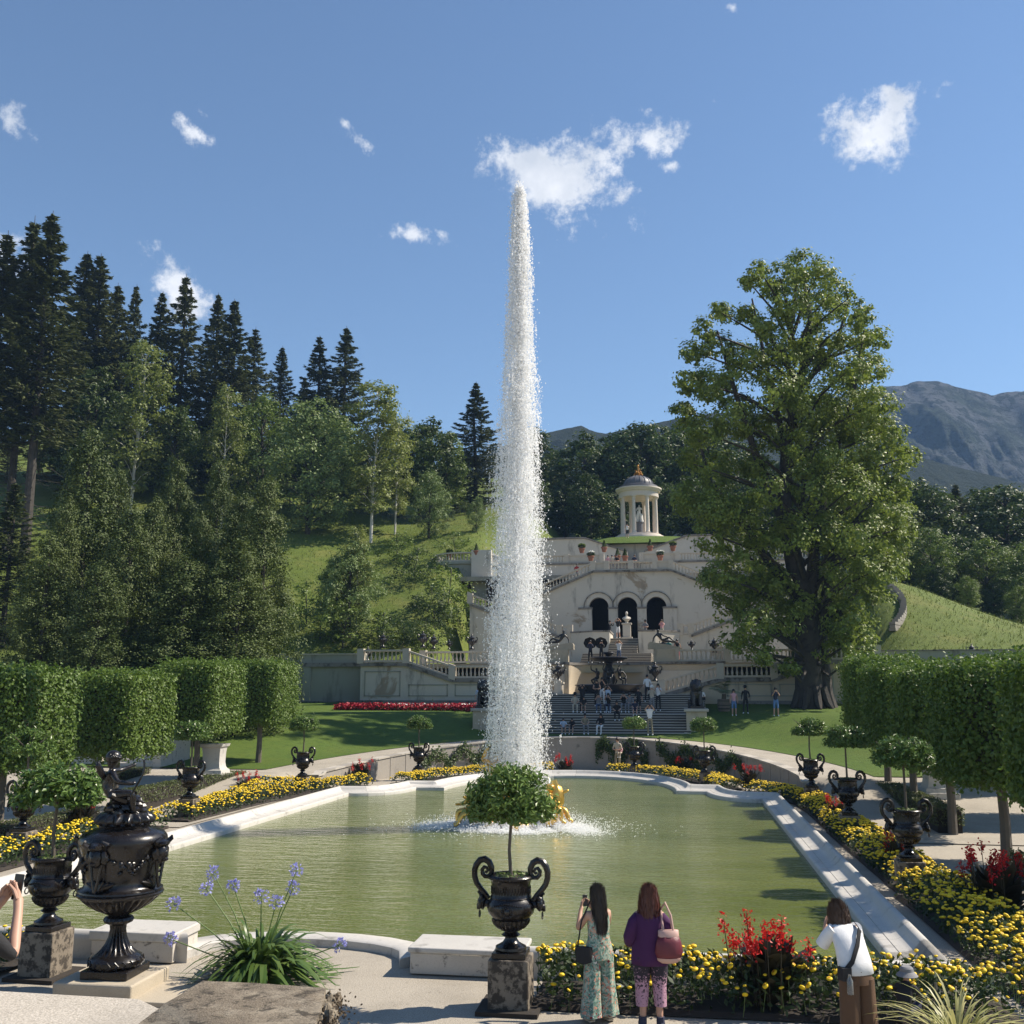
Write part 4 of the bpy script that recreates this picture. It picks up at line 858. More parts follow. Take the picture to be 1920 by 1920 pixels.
for i, (px, py, pz, rz, cm_, note, l1, l2, l3) in enumerate(URNS):
    p = G(px, py, pz); g = float(ground_z(p[0], p[1])) if abs(p[0] + .3) > 10.5 else 0.
    pt = thing('stone_pedestal', l1, 'pedestal', (p[0], p[1], 0), R(rz * .4), 'urn pedestals round the pool')
    bevel(MB().box(-.265, .265, -.265, .265, -.02, pz).build('block', M['pedestal'], pt, 0), .02, 2)
    if i < 2: MB().box(-.40, .40, -.40, .40, -.02, .035).build('ground_slab', M['dirt'], pt, 0)
    t = thing('garden_urn', l2, 'urn', (p[0], p[1], pz + .003), R(rz), 'black urns round the pool')
    if i == 0: urn_parts(t, True); proto = t
    else:
        for ch in proto.children:
            c = ch.copy(); COL.objects.link(c); c.parent = t
            for g2 in ch.children: d_ = g2.copy(); COL.objects.link(d_); d_.parent = c
    bt = thing('bay_tree', l3, 'tree', (p[0], p[1], pz + 1.0), R(37 * i), 'bay trees in urns')
    if cm_ == 'near': bay_tree(bt, BAY_HI, .92, .60, .66, 1)
    else: bay_tree(bt, BAY_LO[cm_], 1.08 if i != 1 else .95, .72, .74, i)
    if i == 1: bt.scale = (1.08, 1.08, .98)
    elif i: bt.children[-1].scale = (1.24, 1.24, 1.25)
# ------------------------------------------------------------------ large lidded urn with putto, near left
LB = np.array([-2.82, -15.7, 0.])
pl = thing('urn_base', 'low sand coloured stone block under the large lidded urn', 'plinth', LB)
bevel(MB().box(-.62, .52, -.48, .58, 0, .22).build('block', M['sand_stone'], pl, 0), .03, 3); bevel(MB().box(-.66, 1.35, -.52, .62, -.05, .045).build('foot_slab', M['sand_stone'], pl, 0), .015)
bu = thing('lidded_urn', 'large glossy black lidded urn with relief masks and a putto on top', 'urn', LB + (0, .02, .223), R(2))
bevel(MB().box(-.31, .31, -.31, .31, 0, .10).build('plinth', M['iron'], bu, 0), .008, 1)
MB().lathe([(.30, .102), (.335, .14), (.335, .19), (.30, .235), (.265, .25), (.25, .262)], 40).build('foot_ring', M['iron'], bu)
MB().lathe([(.245, .26), (.20, .31), (.15, .38), (.115, .46), (.10, .55), (.105, .60), (.13, .62)], 90, flute=[(.27, .56, 18, .2)]).build('stem', M['iron'], bu)
MB().lathe([(.13, .615), (.175, .635), (.19, .665), (.175, .695), (.13, .715), (.12, .73)], 40, flute=[(.63, .70, 20, .06)]).build('knop', M['iron'], bu)
MB().lathe([(.12, .725), (.20, .755), (.30, .80), (.40, .86), (.475, .925), (.50, .96)], 140, flute=[(.74, .93, 28, .15)]).build('gadrooned_bowl', M['iron'], bu)
MB().lathe([(.50, .96), (.53, .975), (.535, 1.0), (.515, 1.015), (.525, 1.03), (.52, 1.05), (.48, 1.065), (.455, 1.09), (.44, 1.15), (.445, 1.22), (.46, 1.30), (.485, 1.40), (.515, 1.50), (.54, 1.58), (.55, 1.64), (.54, 1.69), (.50, 1.74), (.42, 1.775), (.34, 1.79), (.33, 1.80)], 56).build('body', M['iron'], bu)
lid = MB().lathe([(.31, 1.802), (.315, 1.83), (.33, 1.85), (.375, 1.87), (.385, 1.90), (.36, 1.95), (.30, 1.99), (.2, 2.01)], 96, flute=[(1.86, 1.98, 16, .16)]).build('lid', M['iron'], bu)
mb = MB()
for i in range(26): a = i * 2.4; mb.ell((.23 * math.cos(a) * (1 - i / 60), .23 * math.sin(a) * (1 - i / 60), 2.0 + .006 * i), (.07, .07, .05), 7, 5, jit=.4)
mb.ell((0, 0, 2.03), (.2, .2, .12), 12, 8, jit=.2); stuff(mb.build('rocky_mound', M['iron'], lid))
mb = MB()
def onbody(a, z, out=0.):
    r = np.interp(z, [1.065, 1.09, 1.15, 1.22, 1.30, 1.40, 1.50, 1.58, 1.64, 1.69, 1.74], [.48, .455, .44, .445, .46, .485, .515, .54, .55, .54, .50]) + out
    return (r * math.cos(a), r * math.sin(a), z)
for q in range(4):                                           # garlands between the masks
    a0 = R(-90 + 38 + 90 * q)
    for i in range(34):
        s_ = (i / 33 - .5) * 2; a = a0 + s_ * R(45); z = 1.60 - .24 * (1 - s_ * s_); mb.ell(onbody(a + rng.normal() * .03, z + rng.normal() * .02, .012), rng.uniform(.018, .036), 6, 5, jit=.3)
    for i in range(12): a = a0 + R(rng.uniform(-18, 18)); mb.ell(onbody(a, 1.33 + rng.normal() * .05, .01), (.03, .03, .022), 6, 5, jit=.4)
stuff(mb.build('garlands', M['iron'], bu))
for q in range(4):
    a = R(-90 + 83 + 90 * q); k = MB(); c = np.array(onbody(a, 1.50, .03)); e = np.array([math.cos(a), math.sin(a), 0])
    k.ell(c, (.10, .10, .13), 12, 9, jit=.08); k.ell(c + e * .085 + (0, 0, -.005), (.025, .025, .045), 7, 6); k.ell(c + e * .07 + (0, 0, -.075), (.05, .05, .03), 8, 5); k.ell(c + (0, 0, .12), (.12, .12, .055), 10, 6, jit=.35)
    tq = np.array([-math.sin(a), math.cos(a), 0])
    for s_ in (-1, 1):
        k.ell(c + e * .07 + tq * s_ * .035 + (0, 0, .02), (.02, .02, .014), 6, 4); k.ell(c + tq * s_ * .11, (.05, .05, .09), 7, 6, jit=.4); k.tube([c + tq * s_ * .08 + (0, 0, -.08), c + tq * s_ * .04 + (0, 0, -.28), c + (0, 0, -.42)], [.025, .016, .02], 6); k.tube([c + tq * s_ * .10 + (0, 0, .1), c + tq * s_ * .17 + e * .05 + (0, 0, .17), c + tq * s_ * .12 + e * .08 + (0, 0, .2)], [.035, .03, .015], 6)
    k.build('mask', M['iron'], bu)
    k = MB()
    for s_ in np.linspace(-1, 1, 7): z0 = np.array(onbody(a, 1.085, .01)); k.tube([z0, np.array(onbody(a + s_ * .22, 1.14, .02)), np.array(onbody(a + s_ * .42, 1.17 + .05 * (1 - abs(s_)), .035))], [.03, .035, .012], 6)
    k.build('acanthus_leaf', M['iron'], bu)
mb = MB()
for i in range(22):
    a = i * 2 * math.pi / 22; mb.tube([(.335 * math.cos(a), .335 * math.sin(a), .125), (.342 * math.cos(a + .14), .342 * math.sin(a + .14), .165), (.33 * math.cos(a), .33 * math.sin(a), .21)], .008, 4)
stuff(mb.build('foot_relief', M['iron'], bu))
pu = figure('putto', 'putto', 'statue', [M['iron']] * 4, lid, (0, -.14, 1.90), R(118), .68)
def putto_bit(nm, mb):
    o = mb.build(nm, M['iron'], lid); o.location = (0, -.14, 1.90); o.rotation_euler = (0, 0, R(118)); o.scale = (.68,) * 3; return o
mb = MB().ell((0, .185, 1.17), (.13, .145, .14), 12, 9)
for i in range(34): q = unit(rng.normal(size=3)); q[2] = abs(q[2]) * .9 - .1; mb.ell(np.array((0, .185, 1.17)) + q * (.115, .125, .12), .036, 6, 5)
stuff(putto_bit('curls', mb))
for s_ in (-1, 1):
    mb = MB().tube([(s_ * .06, .33, .80), (s_ * .16, .40, .92), (s_ * .26, .46, 1.06)], [.05, .06, .04], 7)
    for k in range(5): mb.ell((s_ * (.10 + .035 * k), .36 + .02 * k, .84 + .045 * k), (.035, .022, .09), 6, 6)
    putto_bit('wing', mb)
putto_bit('bow', MB().tube([(-.44 + .02 * math.sin(t * 3), -.25 - .12 * math.cos(t * 1.5), 1.02 + .34 * t) for t in np.linspace(-1.6, .35, 14)], .018, 6))
putto_bit('drapery', MB().tube([(-.22, .2, .50), (-.14, .1, .44), (-.1, -.05, .38), (.1, -.12, .36), (.2, .05, .4)], [.05, .08, .085, .08, .04], 8))
bu.scale = (1.08,) * 3
# ------------------------------------------------------------------ flower beds
BLOOM = MB()
_pr = [(.018, -.014), (.038, -.005), (.044, .008), (.036, .022), (.018, .027)]
BLOOM.lathe(_pr, 7); BLOOM.lathe([(.018, .0275), (.010, .031), (.002, .028)], 7, mi=1)
BLOOM = BLOOM.mesh('bloom', [M['yellow'], M['orange']], 60)
bv = np.empty(len(BLOOM.vertices) * 3); BLOOM.vertices.foreach_get('co', bv); bv = bv.reshape(-1, 3)
LOWB = MB().lathe([(.020, -.008), (.036, .004), (.026, .020), (.006, .026)], 6); LV, LF = np.concatenate(LOWB.v), LOWB.f
LQ = np.array([f for f in LF if len(f) == 4]); 
def bed_strip(P, w):                                  # random points along a polyline band
    P = np.array(P, float); d = np.diff(P, axis=0); L = np.linalg.norm(d, axis=1); cum = np.r_[0, np.cumsum(L)]
    def samp(n):
        s_ = rng.uniform(0, cum[-1], n); k = np.clip(np.searchsorted(cum, s_) - 1, 0, len(L) - 1); t = (s_ - cum[k]) / L[k]; o = rng.uniform(-.5, .5, n)
        nr = np.stack([d[k, 1], -d[k, 0]], 1) / L[k][:, None]; return P[k] + d[k] * t[:, None] + nr * (o * w)[:, None], o, s_
    return samp, cum[-1], P
def bed(label, P, w, h, blooms, single=None, dens=150., leafL=.11, group='yellow flower beds round the pool', bare=None):
    samp, L, PP = bed_strip(P, w); t = thing('flower_bed', label, 'flower bed', (0, 0, 0), 0, group)
    d = np.diff(PP, axis=0); nr = unit(np.stack([d[:, 1], -d[:, 0]], 1)); nr = np.r_[nr, nr[-1:]]; dense = []
    for a in range(len(PP) - 1):
        for q in np.linspace(0, 1, 6)[: (6 if a == len(PP) - 2 else 5)]: dense.append((PP[a] + (PP[a + 1] - PP[a]) * q, unit(nr[a] * (1 - q) + nr[a + 1] * q)))
    ring = [[(p[0] + n_[0] * w / 2 * k, p[1] + n_[1] * w / 2 * k, float(bedz(*(p + n_ * w / 2 * k))) + zz) for k, zz in ((-1, .0), (-.9, .06), (.9, .06), (1, .0))] for p, n_ in dense]
    MB().loft(ring, closed=False, cap=False).build('soil', M['dirt'], t)
    n = int(L * w * dens * 3); C, o, s_ = samp(n); env = (1 - (2 * np.abs(o)) ** 4 * .5); clump = .75 + .35 * np.sin(s_ * 3.1 + o * 5) * np.sin(s_ * 1.3 + 1)
    H = h * env * (.75 + .25 * clump); z = H * np.sqrt(rng.random(n)); b = bedz(C[:, 0], C[:, 1])
    keep = np.ones(n, bool)
    if bare is not None:
        for q in bare: keep &= (np.hypot(C[:, 0] - q[0], C[:, 1] - q[1]) > q[2])
    C3 = np.c_[C, b + z][keep]; n = len(C3)
    v, f = leaves(C3, rng.normal(size=(n, 3)) * .8 + [0, -.3, .6], rng.uniform(.6, 1.3, n) * leafL, rng.uniform(.25, .5, n) * leafL)
    stuff(link('foliage', np_mesh('foliage', v, f, M['bed_leaf']), t))
    C, o, s_ = samp(blooms); env = (1 - (2 * np.abs(o)) ** 4 * .5); clump = .75 + .35 * np.sin(s_ * 3.1 + o * 5) * np.sin(s_ * 1.3 + 1)
    z = bedz(C[:, 0], C[:, 1]) + h * env * (.75 + .25 * clump) * rng.uniform(.86, 1.1, blooms)
    keep = np.ones(blooms, bool)
    if bare is not None:
        for q in bare: keep &= (np.hypot(C[:, 0] - q[0], C[:, 1] - q[1]) > q[2])
    C3 = np.c_[C, z][keep]; si = np.zeros(len(C3), bool)
    if single is not None: si = single(C3)
    if si.sum() > 300: ix = np.where(si)[0]; si[ix[300:]] = False
    for c in C3[si]:
        o_ = link('bloom', BLOOM, t, c); s2 = random.uniform(.55, 1.1); o_.scale = (s2, s2, s2 * random.uniform(.8, 1.1)); o_.rotation_euler = (random.uniform(-.1, .9), random.uniform(-.5, .5), random.uniform(0, 6))
    R_ = C3[~si]; n = len(R_)
    if n:
        sc_ = rng.uniform(.75, 1.4, n); V = (R_[:, None, :] + LV[None] * sc_[:, None, None]).reshape(-1, 3); Fq = (LQ[None] + (np.arange(n) * len(LV))[:, None, None]).reshape(-1, 4)
        stuff(link('blooms', np_mesh('blooms', V, Fq, M['yellow'], None, True), t))
    if si.sum():                                        # stalks under the single blooms
        mb = MB()
        for c in C3[si]: mb.tube([(c[0] + rng.normal() * .02, c[1] + rng.normal() * .02, c[2] - .3), (c[0], c[1], c[2] - .005)], [.004, .003], 3, cap=False)
        stuff(mb.build('stalks', M['stem'], t))
    return t
def bedz(u, v):
    return np.where(np.hypot((np.asarray(u) - EC[0]) / (EA - .1), np.maximum(np.asarray(v) - EC[1], 0) / (EB - .1)) < 1, 0, np.minimum(ground_z(u, v), .35))
E_ = lambda a, b, t: (EC[0] + a * math.cos(t), EC[1] + b * math.sin(t))
front_holes = [(2.65, -15.47, .42), (6.02, -15.0, .32)]
bed('front bed of tall loose yellow strawflowers below the two women', [(2.95, -14.95), (5.0, -14.95), (7.0, -14.92), (9.0, -14.9)], 1.25, .62, 430, lambda c: c[:, 1] < -14.3, 190, .12, bare=front_holes)
bed('yellow flower bed along the straight rim, nearest part by the path', [(10.05, -15.2), (9.95, -12), (9.9, -8), (9.85, -6.9)], 1.5, .58, 900, lambda c: c[:, 1] < -6.5, 120, .12)
bed('yellow flower bed along the straight rim between two urns', [(9.85, -6.85), (9.8, -2), (9.75, 3.0)], 1.25, .55, 900, None, 90, .13)
bed('yellow flower bed along the straight rim, farthest part with the bend', [(9.75, 3.05), (9.75, 8), (9.6, 10.9), (8.9, 13.2), (8.0, 15.6)], 1.15, .52, 1000, None, 70, .14)
bed('curved yellow flower bed below the wall right of the jet', [E_(7.5, 11.1, t) for t in np.linspace(R(10), R(78), 14)], 1.15, .5, 1100, None, 60, .15)
bed('curved yellow flower bed below the wall left of the jet', [E_(7.5, 11.1, t) for t in np.linspace(R(100), R(166), 14)], 1.15, .5, 1100, None, 60, .15)
bed('yellow flower bed beside the low hedge, up to the curved path', [(-8.9, 15.6), (-10.2, 13.0), (-10.9, 10), (-11.1, 6), (-11.2, 2.2)], 1.3, .55, 1300, None, 80, .14)
bed('yellow flower bed behind the large lidded urn', [(-11.2, .9), (-11.3, -4), (-11.2, -9), (-11.0, -13.5)], 1.3, .58, 1000, None, 110, .13)
bed('small corner bed of yellow flowers at the picture edge beside the near pedestal', [(-4.85, -15.0), (-6.5, -14.9), (-8.5, -14.8)], 1.1, .55, 160, lambda c: c[:, 0] > -7, 170, .12)
# ------------------------------------------------------------------ red cannas
def canna(p, sc, nst, label, seed):
    rs = np.random.default_rng(seed); t = thing('canna_clump', label, 'plant', p, 0, 'red cannas in the beds'); t.scale = (sc,) * 3
    lv, st_, pt = [], MB(), []
    for i in range(nst):
        a = rs.uniform(0, 6.28); r = .50 * math.sqrt(rs.random()); x, y = r * math.cos(a), r * math.sin(a); H = rs.uniform(.72, 1.08); lx, ly = x * 1.25, y * 1.25
        st_.tube([(x, y, 0), (lx, ly, H)], [.012, .006], 5, cap=False)
        n = 46; q = rs.normal(size=(n, 3)) * [.036, .036, .055]; q[:, 2] *= 1.3
        pt.append(leaves(np.array((lx, ly, H)) + q, rs.normal(size=(n, 3)) + [0, -.4, .6], rs.uniform(.035, .075, n), rs.uniform(.022, .042, n), .15, None, rs))
        if rs.random() < .6: st_.tube([(lx, ly, H), (lx, ly, H + .12)], [.008, .002], 4, cap=False)
    nl = nst * 9
    for i in range(nl):                                  # broad lance leaves, each a bent four-segment blade
        a = rs.uniform(0, 6.28); r = .12 + .3 * rs.random(); z0 = rs.uniform(.05, .55); L = rs.uniform(.38, .66); el = rs.uniform(.5, 1.35); w_ = rs.uniform(.055, .10)
        d = np.array([math.cos(a) * math.cos(el), math.sin(a) * math.cos(el), math.sin(el)]); sd = np.cross(d, [0, 0, 1.]); sd /= np.linalg.norm(sd); b = np.array([r * math.cos(a) * .6, r * math.sin(a) * .6, z0]); c = []
        for k, ww in ((0, .25), (.3, .9), (.6, 1.), (.85, .55), (1., .04)):
            m_ = b + d * L * k - np.array([0, 0, .18 * L * k * k]); c += [m_ - sd * w_ * ww, m_ + sd * w_ * ww]
        lv.append((np.array(c), np.array([(2 * k, 2 * k + 1, 2 * k + 3, 2 * k + 2) for k in range(4)])))
    v, f = cat_q(lv); stuff(link('leaves', np_mesh('leaves', v, f, M['canna_leaf'], None, True), t))
    v, f = cat_q(pt); stuff(link('flowers', np_mesh('flowers', v, f, M['red']), t)); stuff(st_.build('stalks', M['canna_leaf'], t))
CAN = [(6.02, -15.0, 0, .98, 16, 'large red canna with bronze leaves in the front bed beside the white shirt'), (10.6, -8.9, 0, 1.1, 20, 'bright red canna beside the straight yellow bed, nearest on the gravel side'), (9.75, -4.3, 0, .85, 8, 'red canna half hidden behind the nearest urn of the straight bed'),
       (9.75, 4.6, 0, .85, 8, 'dark red canna behind the second urn of the straight bed')]
for i, (u, v, z, sc, n, lab) in enumerate(CAN): canna((u, v, z), sc, n, lab, 40 + i)
for i, (px, py, sc, lab) in enumerate([(1405, 1478, .95, 'red canna in the yellow bed in front of the fading wall on the sunny side'), (1283, 1448, .8, 'red canna between two urns below the broad stairs'), (1060, 1452, .95, 'dark red canna right beside the falling water'), (850, 1440, .9, 'red canna in front of the shaded wall left of the jet'), (677, 1465, 1.0, 'red canna in the yellow bed below the curved path wall'), (463, 1490, .9, 'red canna beside the end of the low hedge'), (155, 1545, .95, 'red canna behind the lidded urn, by the gravel')]):
    p = G(px, py, .1); canna((p[0], p[1], 0), sc, 9, lab, 60 + i)
# ------------------------------------------------------------------ hedges and clipped lindens
def box_leaves(n, hx, hy, z0, z1, L, rs, rough=.12, fill=.25):
    A = np.array([2 * hy * (z1 - z0), 2 * hy * (z1 - z0), 2 * hx * (z1 - z0), 2 * hx * (z1 - z0), 4 * hx * hy, 2 * hx * hy]); k = rs.choice(6, n, p=A / A.sum()); a, b = rs.uniform(-1, 1, n), rs.uniform(-1, 1, n)
    zm, hz = (z0 + z1) / 2, (z1 - z0) / 2; C = np.zeros((n, 3)); N = np.zeros((n, 3))
    for q, (ax, sg) in enumerate(((0, 1), (0, -1), (1, 1), (1, -1), (2, 1), (2, -1))):
        m_ = k == q; o = [i for i in range(3) if i != ax]; C[m_, ax] = sg; C[m_, o[0]] = a[m_]; C[m_, o[1]] = b[m_]; N[m_, ax] = sg
    C = C * [hx, hy, hz] + [0, 0, zm]; C += N * (rs.normal(size=(n, 1)) * rough - np.abs(rs.normal(size=(n, 1))) * fill * (rs.random((n, 1)) < .45)) + rs.normal(size=(n, 3)) * rough * .35
    N = N + rs.normal(size=(n, 3)) * .65 + [0, 0, .35]; return leaves(C, N, L * rs.uniform(.7, 1.3, n), L * .8 * rs.uniform(.7, 1.2, n), .05, None, rs)
def hedge(u0, u1, v0, v1, h, label, n):
    z = float(ground_z((u0 + u1) / 2, (v0 + v1) / 2)); t = thing('box_hedge', label, 'hedge', ((u0 + u1) / 2, (v0 + v1) / 2, z), 0, 'low box hedges'); hx, hy = abs(u1 - u0) / 2, abs(v1 - v0) / 2
    MB().box(-hx + .06, hx - .06, -hy + .06, hy - .06, -.3, h - .05).build('core', M['dirt'], t, 0); v, f = box_leaves(n, hx, hy, 0, h, .06, np.random.default_rng(int(abs(u0 * 10 + v0))), .02, .05); stuff(link('foliage', np_mesh('foliage', v, f, M['box']), t))
hedge(-13.5, -14.3, 4.2, 13.4, .45, 'low box hedge behind the yellow bed on the shaded lawn side', 9000); hedge(-13.5, -14.3, -8.5, 1.9, .45, 'low box hedge beside the gravel at the picture edge', 8000); hedge(-17.6, -18.4, 7.5, 12.8, .45, 'short box hedge in front of the rustic steps', 4500)
hedge(12.3, 13.1, 3.2, 12.4, .5, 'low box hedge under the clipped lindens on the sunny side', 9000); hedge(12.3, 13.1, -10, -3.6, .5, 'low box hedge at the picture edge below the nearest clipped linden', 9000)
TOP = []
for sd in (1, 2, 3):
    v, f = box_leaves(28000, 1.26, 1.55, 1.95, 4.62, .105, np.random.default_rng(sd), .11, .40); rs_ = np.random.default_rng(sd + 70); sh = np.stack([rs_.uniform(-1.26, 1.26, 90), rs_.uniform(-1.55, 1.55, 90), np.full(90, 4.62)], 1); kk = rs_.integers(0, 90, 900); hh = rs_.random(900) * rs_.uniform(.1, .42, 90)[kk]; v2 = leaves(sh[kk] + np.c_[rs_.normal(size=(900, 2)) * .035, hh], rs_.normal(size=(900, 3)) + [0, 0, .4], .10, .075, .05, None, rs_); v, f = cat_q([(v, f), v2]); TOP.append(np_mesh('clipped_crown', v, f, M['clipped']))
def clipped(u, v, i, label, sx=1., sy=1., dz=0.):
    z = float(ground_z(u, v)); t = thing('clipped_linden', label, 'tree', (u, v, z), R(random.uniform(-2, 2)), 'box clipped lindens')
    tr = MB().tube([(0, 0, -.2), (.03, 0, 1.0), (0, .02, 2.1), (0, 0, 4.3)], [.15, .12, .11, .05], 9)
    for k in range(10): a = k * 2.4; zz = 2.2 + .25 * k; tr.tube([(0, 0, zz), (.6 * math.cos(a), .6 * math.sin(a), zz + .25), (1.2 * math.cos(a), 1.3 * math.sin(a), zz + .3)], [.05, .035, .012], 5)
    tr.build('trunk', M['bark_young'], t); c = link('crown', TOP[i % 3], t); c.scale = (sx, sy, 1); c.location = (0, 0, dz)
    MB().box(-.85 * sx, .85 * sx, -1.1 * sy, 1.1 * sy, 2.4, 4.2).build('inner_shade_core', M['bark'], t, 0)  # solid dark box stands in for the shade inside the crown
for i, (u, v, lab) in enumerate([(-14.9, 17.9, 'box clipped linden nearest the red flower bed, fourth from the picture edge'), (-14.8, 11.2, 'box clipped linden behind the small bay tree, third from the picture edge'), (-14.7, 4.8, 'broad box clipped linden, second from the picture edge on the hedge side'), (-14.6, -1.6, 'large box clipped linden cut by the picture edge opposite the sunny row')]): clipped(u, v, i, lab)
for i, (u, v, lab) in enumerate([(12.9, 13.3, 'box clipped linden at the far end of the sunny row'), (12.8, 8.4, 'box clipped linden, second from the far end of the sunny row'), (12.7, 3.0, 'box clipped linden in the middle of the sunny row'), (12.6, -2.4, 'box clipped linden, next to nearest in the sunny row'), (12.7, -8.4, 'nearest box clipped linden of the sunny row, cut by the picture edge'), (17.5, 12.5, 'box clipped linden of the second row behind the sunny row'), (17.5, 6.5, 'box clipped linden deeper in the second row, mostly hidden')]): clipped(u, v, i + 1, lab, 1.0, .88)
# ------------------------------------------------------------------ trees
def spruce_mesh(seed, H=28., bare=.06, rw=.135, mat='spruce', dens=1.):
    rs = np.random.default_rng(seed); parts = []; tr = MB()
    tr.tube([(0, 0, -1.5), (0, 0, H * .3), (rs.normal() * .1, rs.normal() * .1, H * .7), (0, 0, H)], [H * .013, H * .010, H * .006, .02], 8)
    z = H * bare; Cs, Ns, Ts, Ls = [], [], [], []
    while z < H * .985:
        fz = z / H; Rz = min(rw * H, .27 * (H - z)) * (1.06 - .1 * fz) + .15; nb = int(rs.integers(5, 8)); a0 = rs.uniform(0, 6.28)
        for b in range(nb):
            a = a0 + b * 6.283 / nb + rs.normal() * .22; L = Rz * rs.uniform(.5, 1.25); dr = rs.uniform(.2, .55) * (1 - fz * .7); n = int((12 + L * 21) * dens); t = np.sqrt(rs.random(n)) * .97 + .03
            if rs.random() < .06: continue
            zz = z + L * (.12 * t - dr * t + .22 * t ** 3) + rs.normal(size=n) * .05
            sd = rs.normal(size=n) * .16 * L * (1 - t * .75) + rs.normal(size=n) * .06; x, y = math.cos(a), math.sin(a)
            C = np.stack([x * t * L - y * sd, y * t * L + x * sd, zz - np.abs(sd) * .35 - rs.random(n) * .22], 1)
            T = np.stack([x + 0 * t - y * np.sign(sd) * .7, y + 0 * t + x * np.sign(sd) * .7, -.45 + rs.normal(size=n) * .25], 1); N = np.stack([x * .25 + rs.normal(size=n) * .35, y * .25 + rs.normal(size=n) * .35, np.ones(n)], 1)
            Cs.append(C); Ns.append(N); Ts.append(T); Ls.append(rs.uniform(.35, .75, n))
            if L > 1.2: tr.tube([(0, 0, z), (x * L * .5, y * L * .5, z + L * (.06 - dr * .5)), (x * L * .92, y * L * .92, z + L * (.1 - dr + .15))], [.05, .03, .01], 3, cap=False)
        z += H * .022 * rs.uniform(.7, 1.4) * (1.15 - .45 * fz)
    if bare > .2:
        for i in range(60):
            zz = rs.uniform(.04, bare + .08) * H; a = rs.uniform(0, 6.28); L = rs.uniform(1, 3.6); tr.tube([(0, 0, zz), (math.cos(a) * L * .6, math.sin(a) * L * .6, zz + .1), (math.cos(a) * L, math.sin(a) * L, zz - .5 * L * .6)], [.035, .022, .008], 3, cap=False)
    C, N, T, L = map(np.concatenate, (Cs, Ns, Ts, Ls)); v, f = leaves(C, N, L, L * rs.uniform(.26, .46, len(L)), -.08, T, rs)
    return np_mesh('spruce_crown', v, f, M[mat]), tr.mesh('spruce_trunk', M['bark'])
def blob_leaves(B, n_per_m2, L, rs, sub=.30, flat=.85, up=.5, nr=.42, void=0., vs=1.):
    # B: (x, y, z, r): leaf clumps gathered on the outside of each blob, leaving gaps between them
    out = []
    for x, y, z, r in B:
        ns = max(5, int(10 + r * r * 5)); D = unit(rs.normal(size=(ns, 3))); S_ = np.array([x, y, z]) + D * [r, r, r * flat] * rs.uniform(.55, 1.02, (ns, 1)); n = int(4 * math.pi * r * r * n_per_m2); k = rs.integers(0, ns, n)
        q = rs.normal(size=(n, 3)) * r * sub * rs.uniform(.5, 1.1, (ns, 1))[k]; q[:, 2] *= .72; C = S_[k] + q
        
        if void:                                             # open gaps between boughs
            w_ = np.sin(C[:, 0] * 1.9 * vs + 1.3 * np.sin(C[:, 2] * .9 * vs)) * np.sin(C[:, 1] * 1.7 * vs + C[:, 2] * .7 * vs) + np.sin(C[:, 2] * 2.1 * vs + C[:, 0] * .8 * vs) * .8 + .35 * np.sin(C[:, 0] * 4.1 * vs + C[:, 2] * 3.3 * vs); kk = w_ > void; C, k, q = C[kk], k[kk], q[kk]; n = len(C)
        N = unit(D[k] + unit(q) * .7) + rs.normal(size=(n, 3)) * nr + [0, 0, up]; out.append(leaves(C, N, L * rs.uniform(.6, 1.3, n), L * .72 * rs.uniform(.6, 1.2, n), .06, None, rs))
    return cat_q(out)
def decid_mesh(seed, H=16., W_=4.6, nb=34, mat='beech', L=.30, dens=9, base=.18, shape='oval', bark='bark', trunk=.02):
    rs = np.random.default_rng(seed); B = []; tr = MB(); lean = rs.normal(size=2) * .3
    tr.tube([(0, 0, -1.2), (lean[0] * .3, lean[1] * .3, H * .35), (lean[0], lean[1], H * .7), (lean[0], lean[1], H * .95)], [H * trunk, H * trunk * .75, H * trunk * .4, .03], 8)
    for i in range(nb):
        fz = base + (1 - base) * ((i + .5) / nb) ** .9; env = {'oval': math.sin(math.pi * min(1, (fz - base * .7) / (1.02 - base * .7))) ** .6, 'cone': (1.04 - fz) ** .75 * 1.15, 'slim': .62 * math.sin(math.pi * min(1, (fz - base * .6) / (1.03 - base * .6))) ** .5}[shape]
        a = i * 2.4 + rs.normal() * .4; rr = W_ * env * rs.uniform(.35, .85); r = W_ * rs.uniform(.26, .42) * (.55 + .45 * env); c = (lean[0] * fz + rr * math.cos(a), lean[1] * fz + rr * math.sin(a), H * fz - r * .5, r); B.append(c)
        tr.tube([(lean[0] * fz * .6, lean[1] * fz * .6, max(H * base * .6, c[2] - rr * .7 - .4)), (c[0] * .55, c[1] * .55, c[2] - rr * .25), (c[0], c[1], c[2])], [H * trunk * .28, H * trunk * .18, .02], 4, cap=False)
    v, f = blob_leaves(B, dens * 1.25, L, rs, void=-.7 if H > 5 else 0.); return np_mesh('leafy_crown', v, f, M[mat]), tr.mesh('leafy_trunk', M[bark])
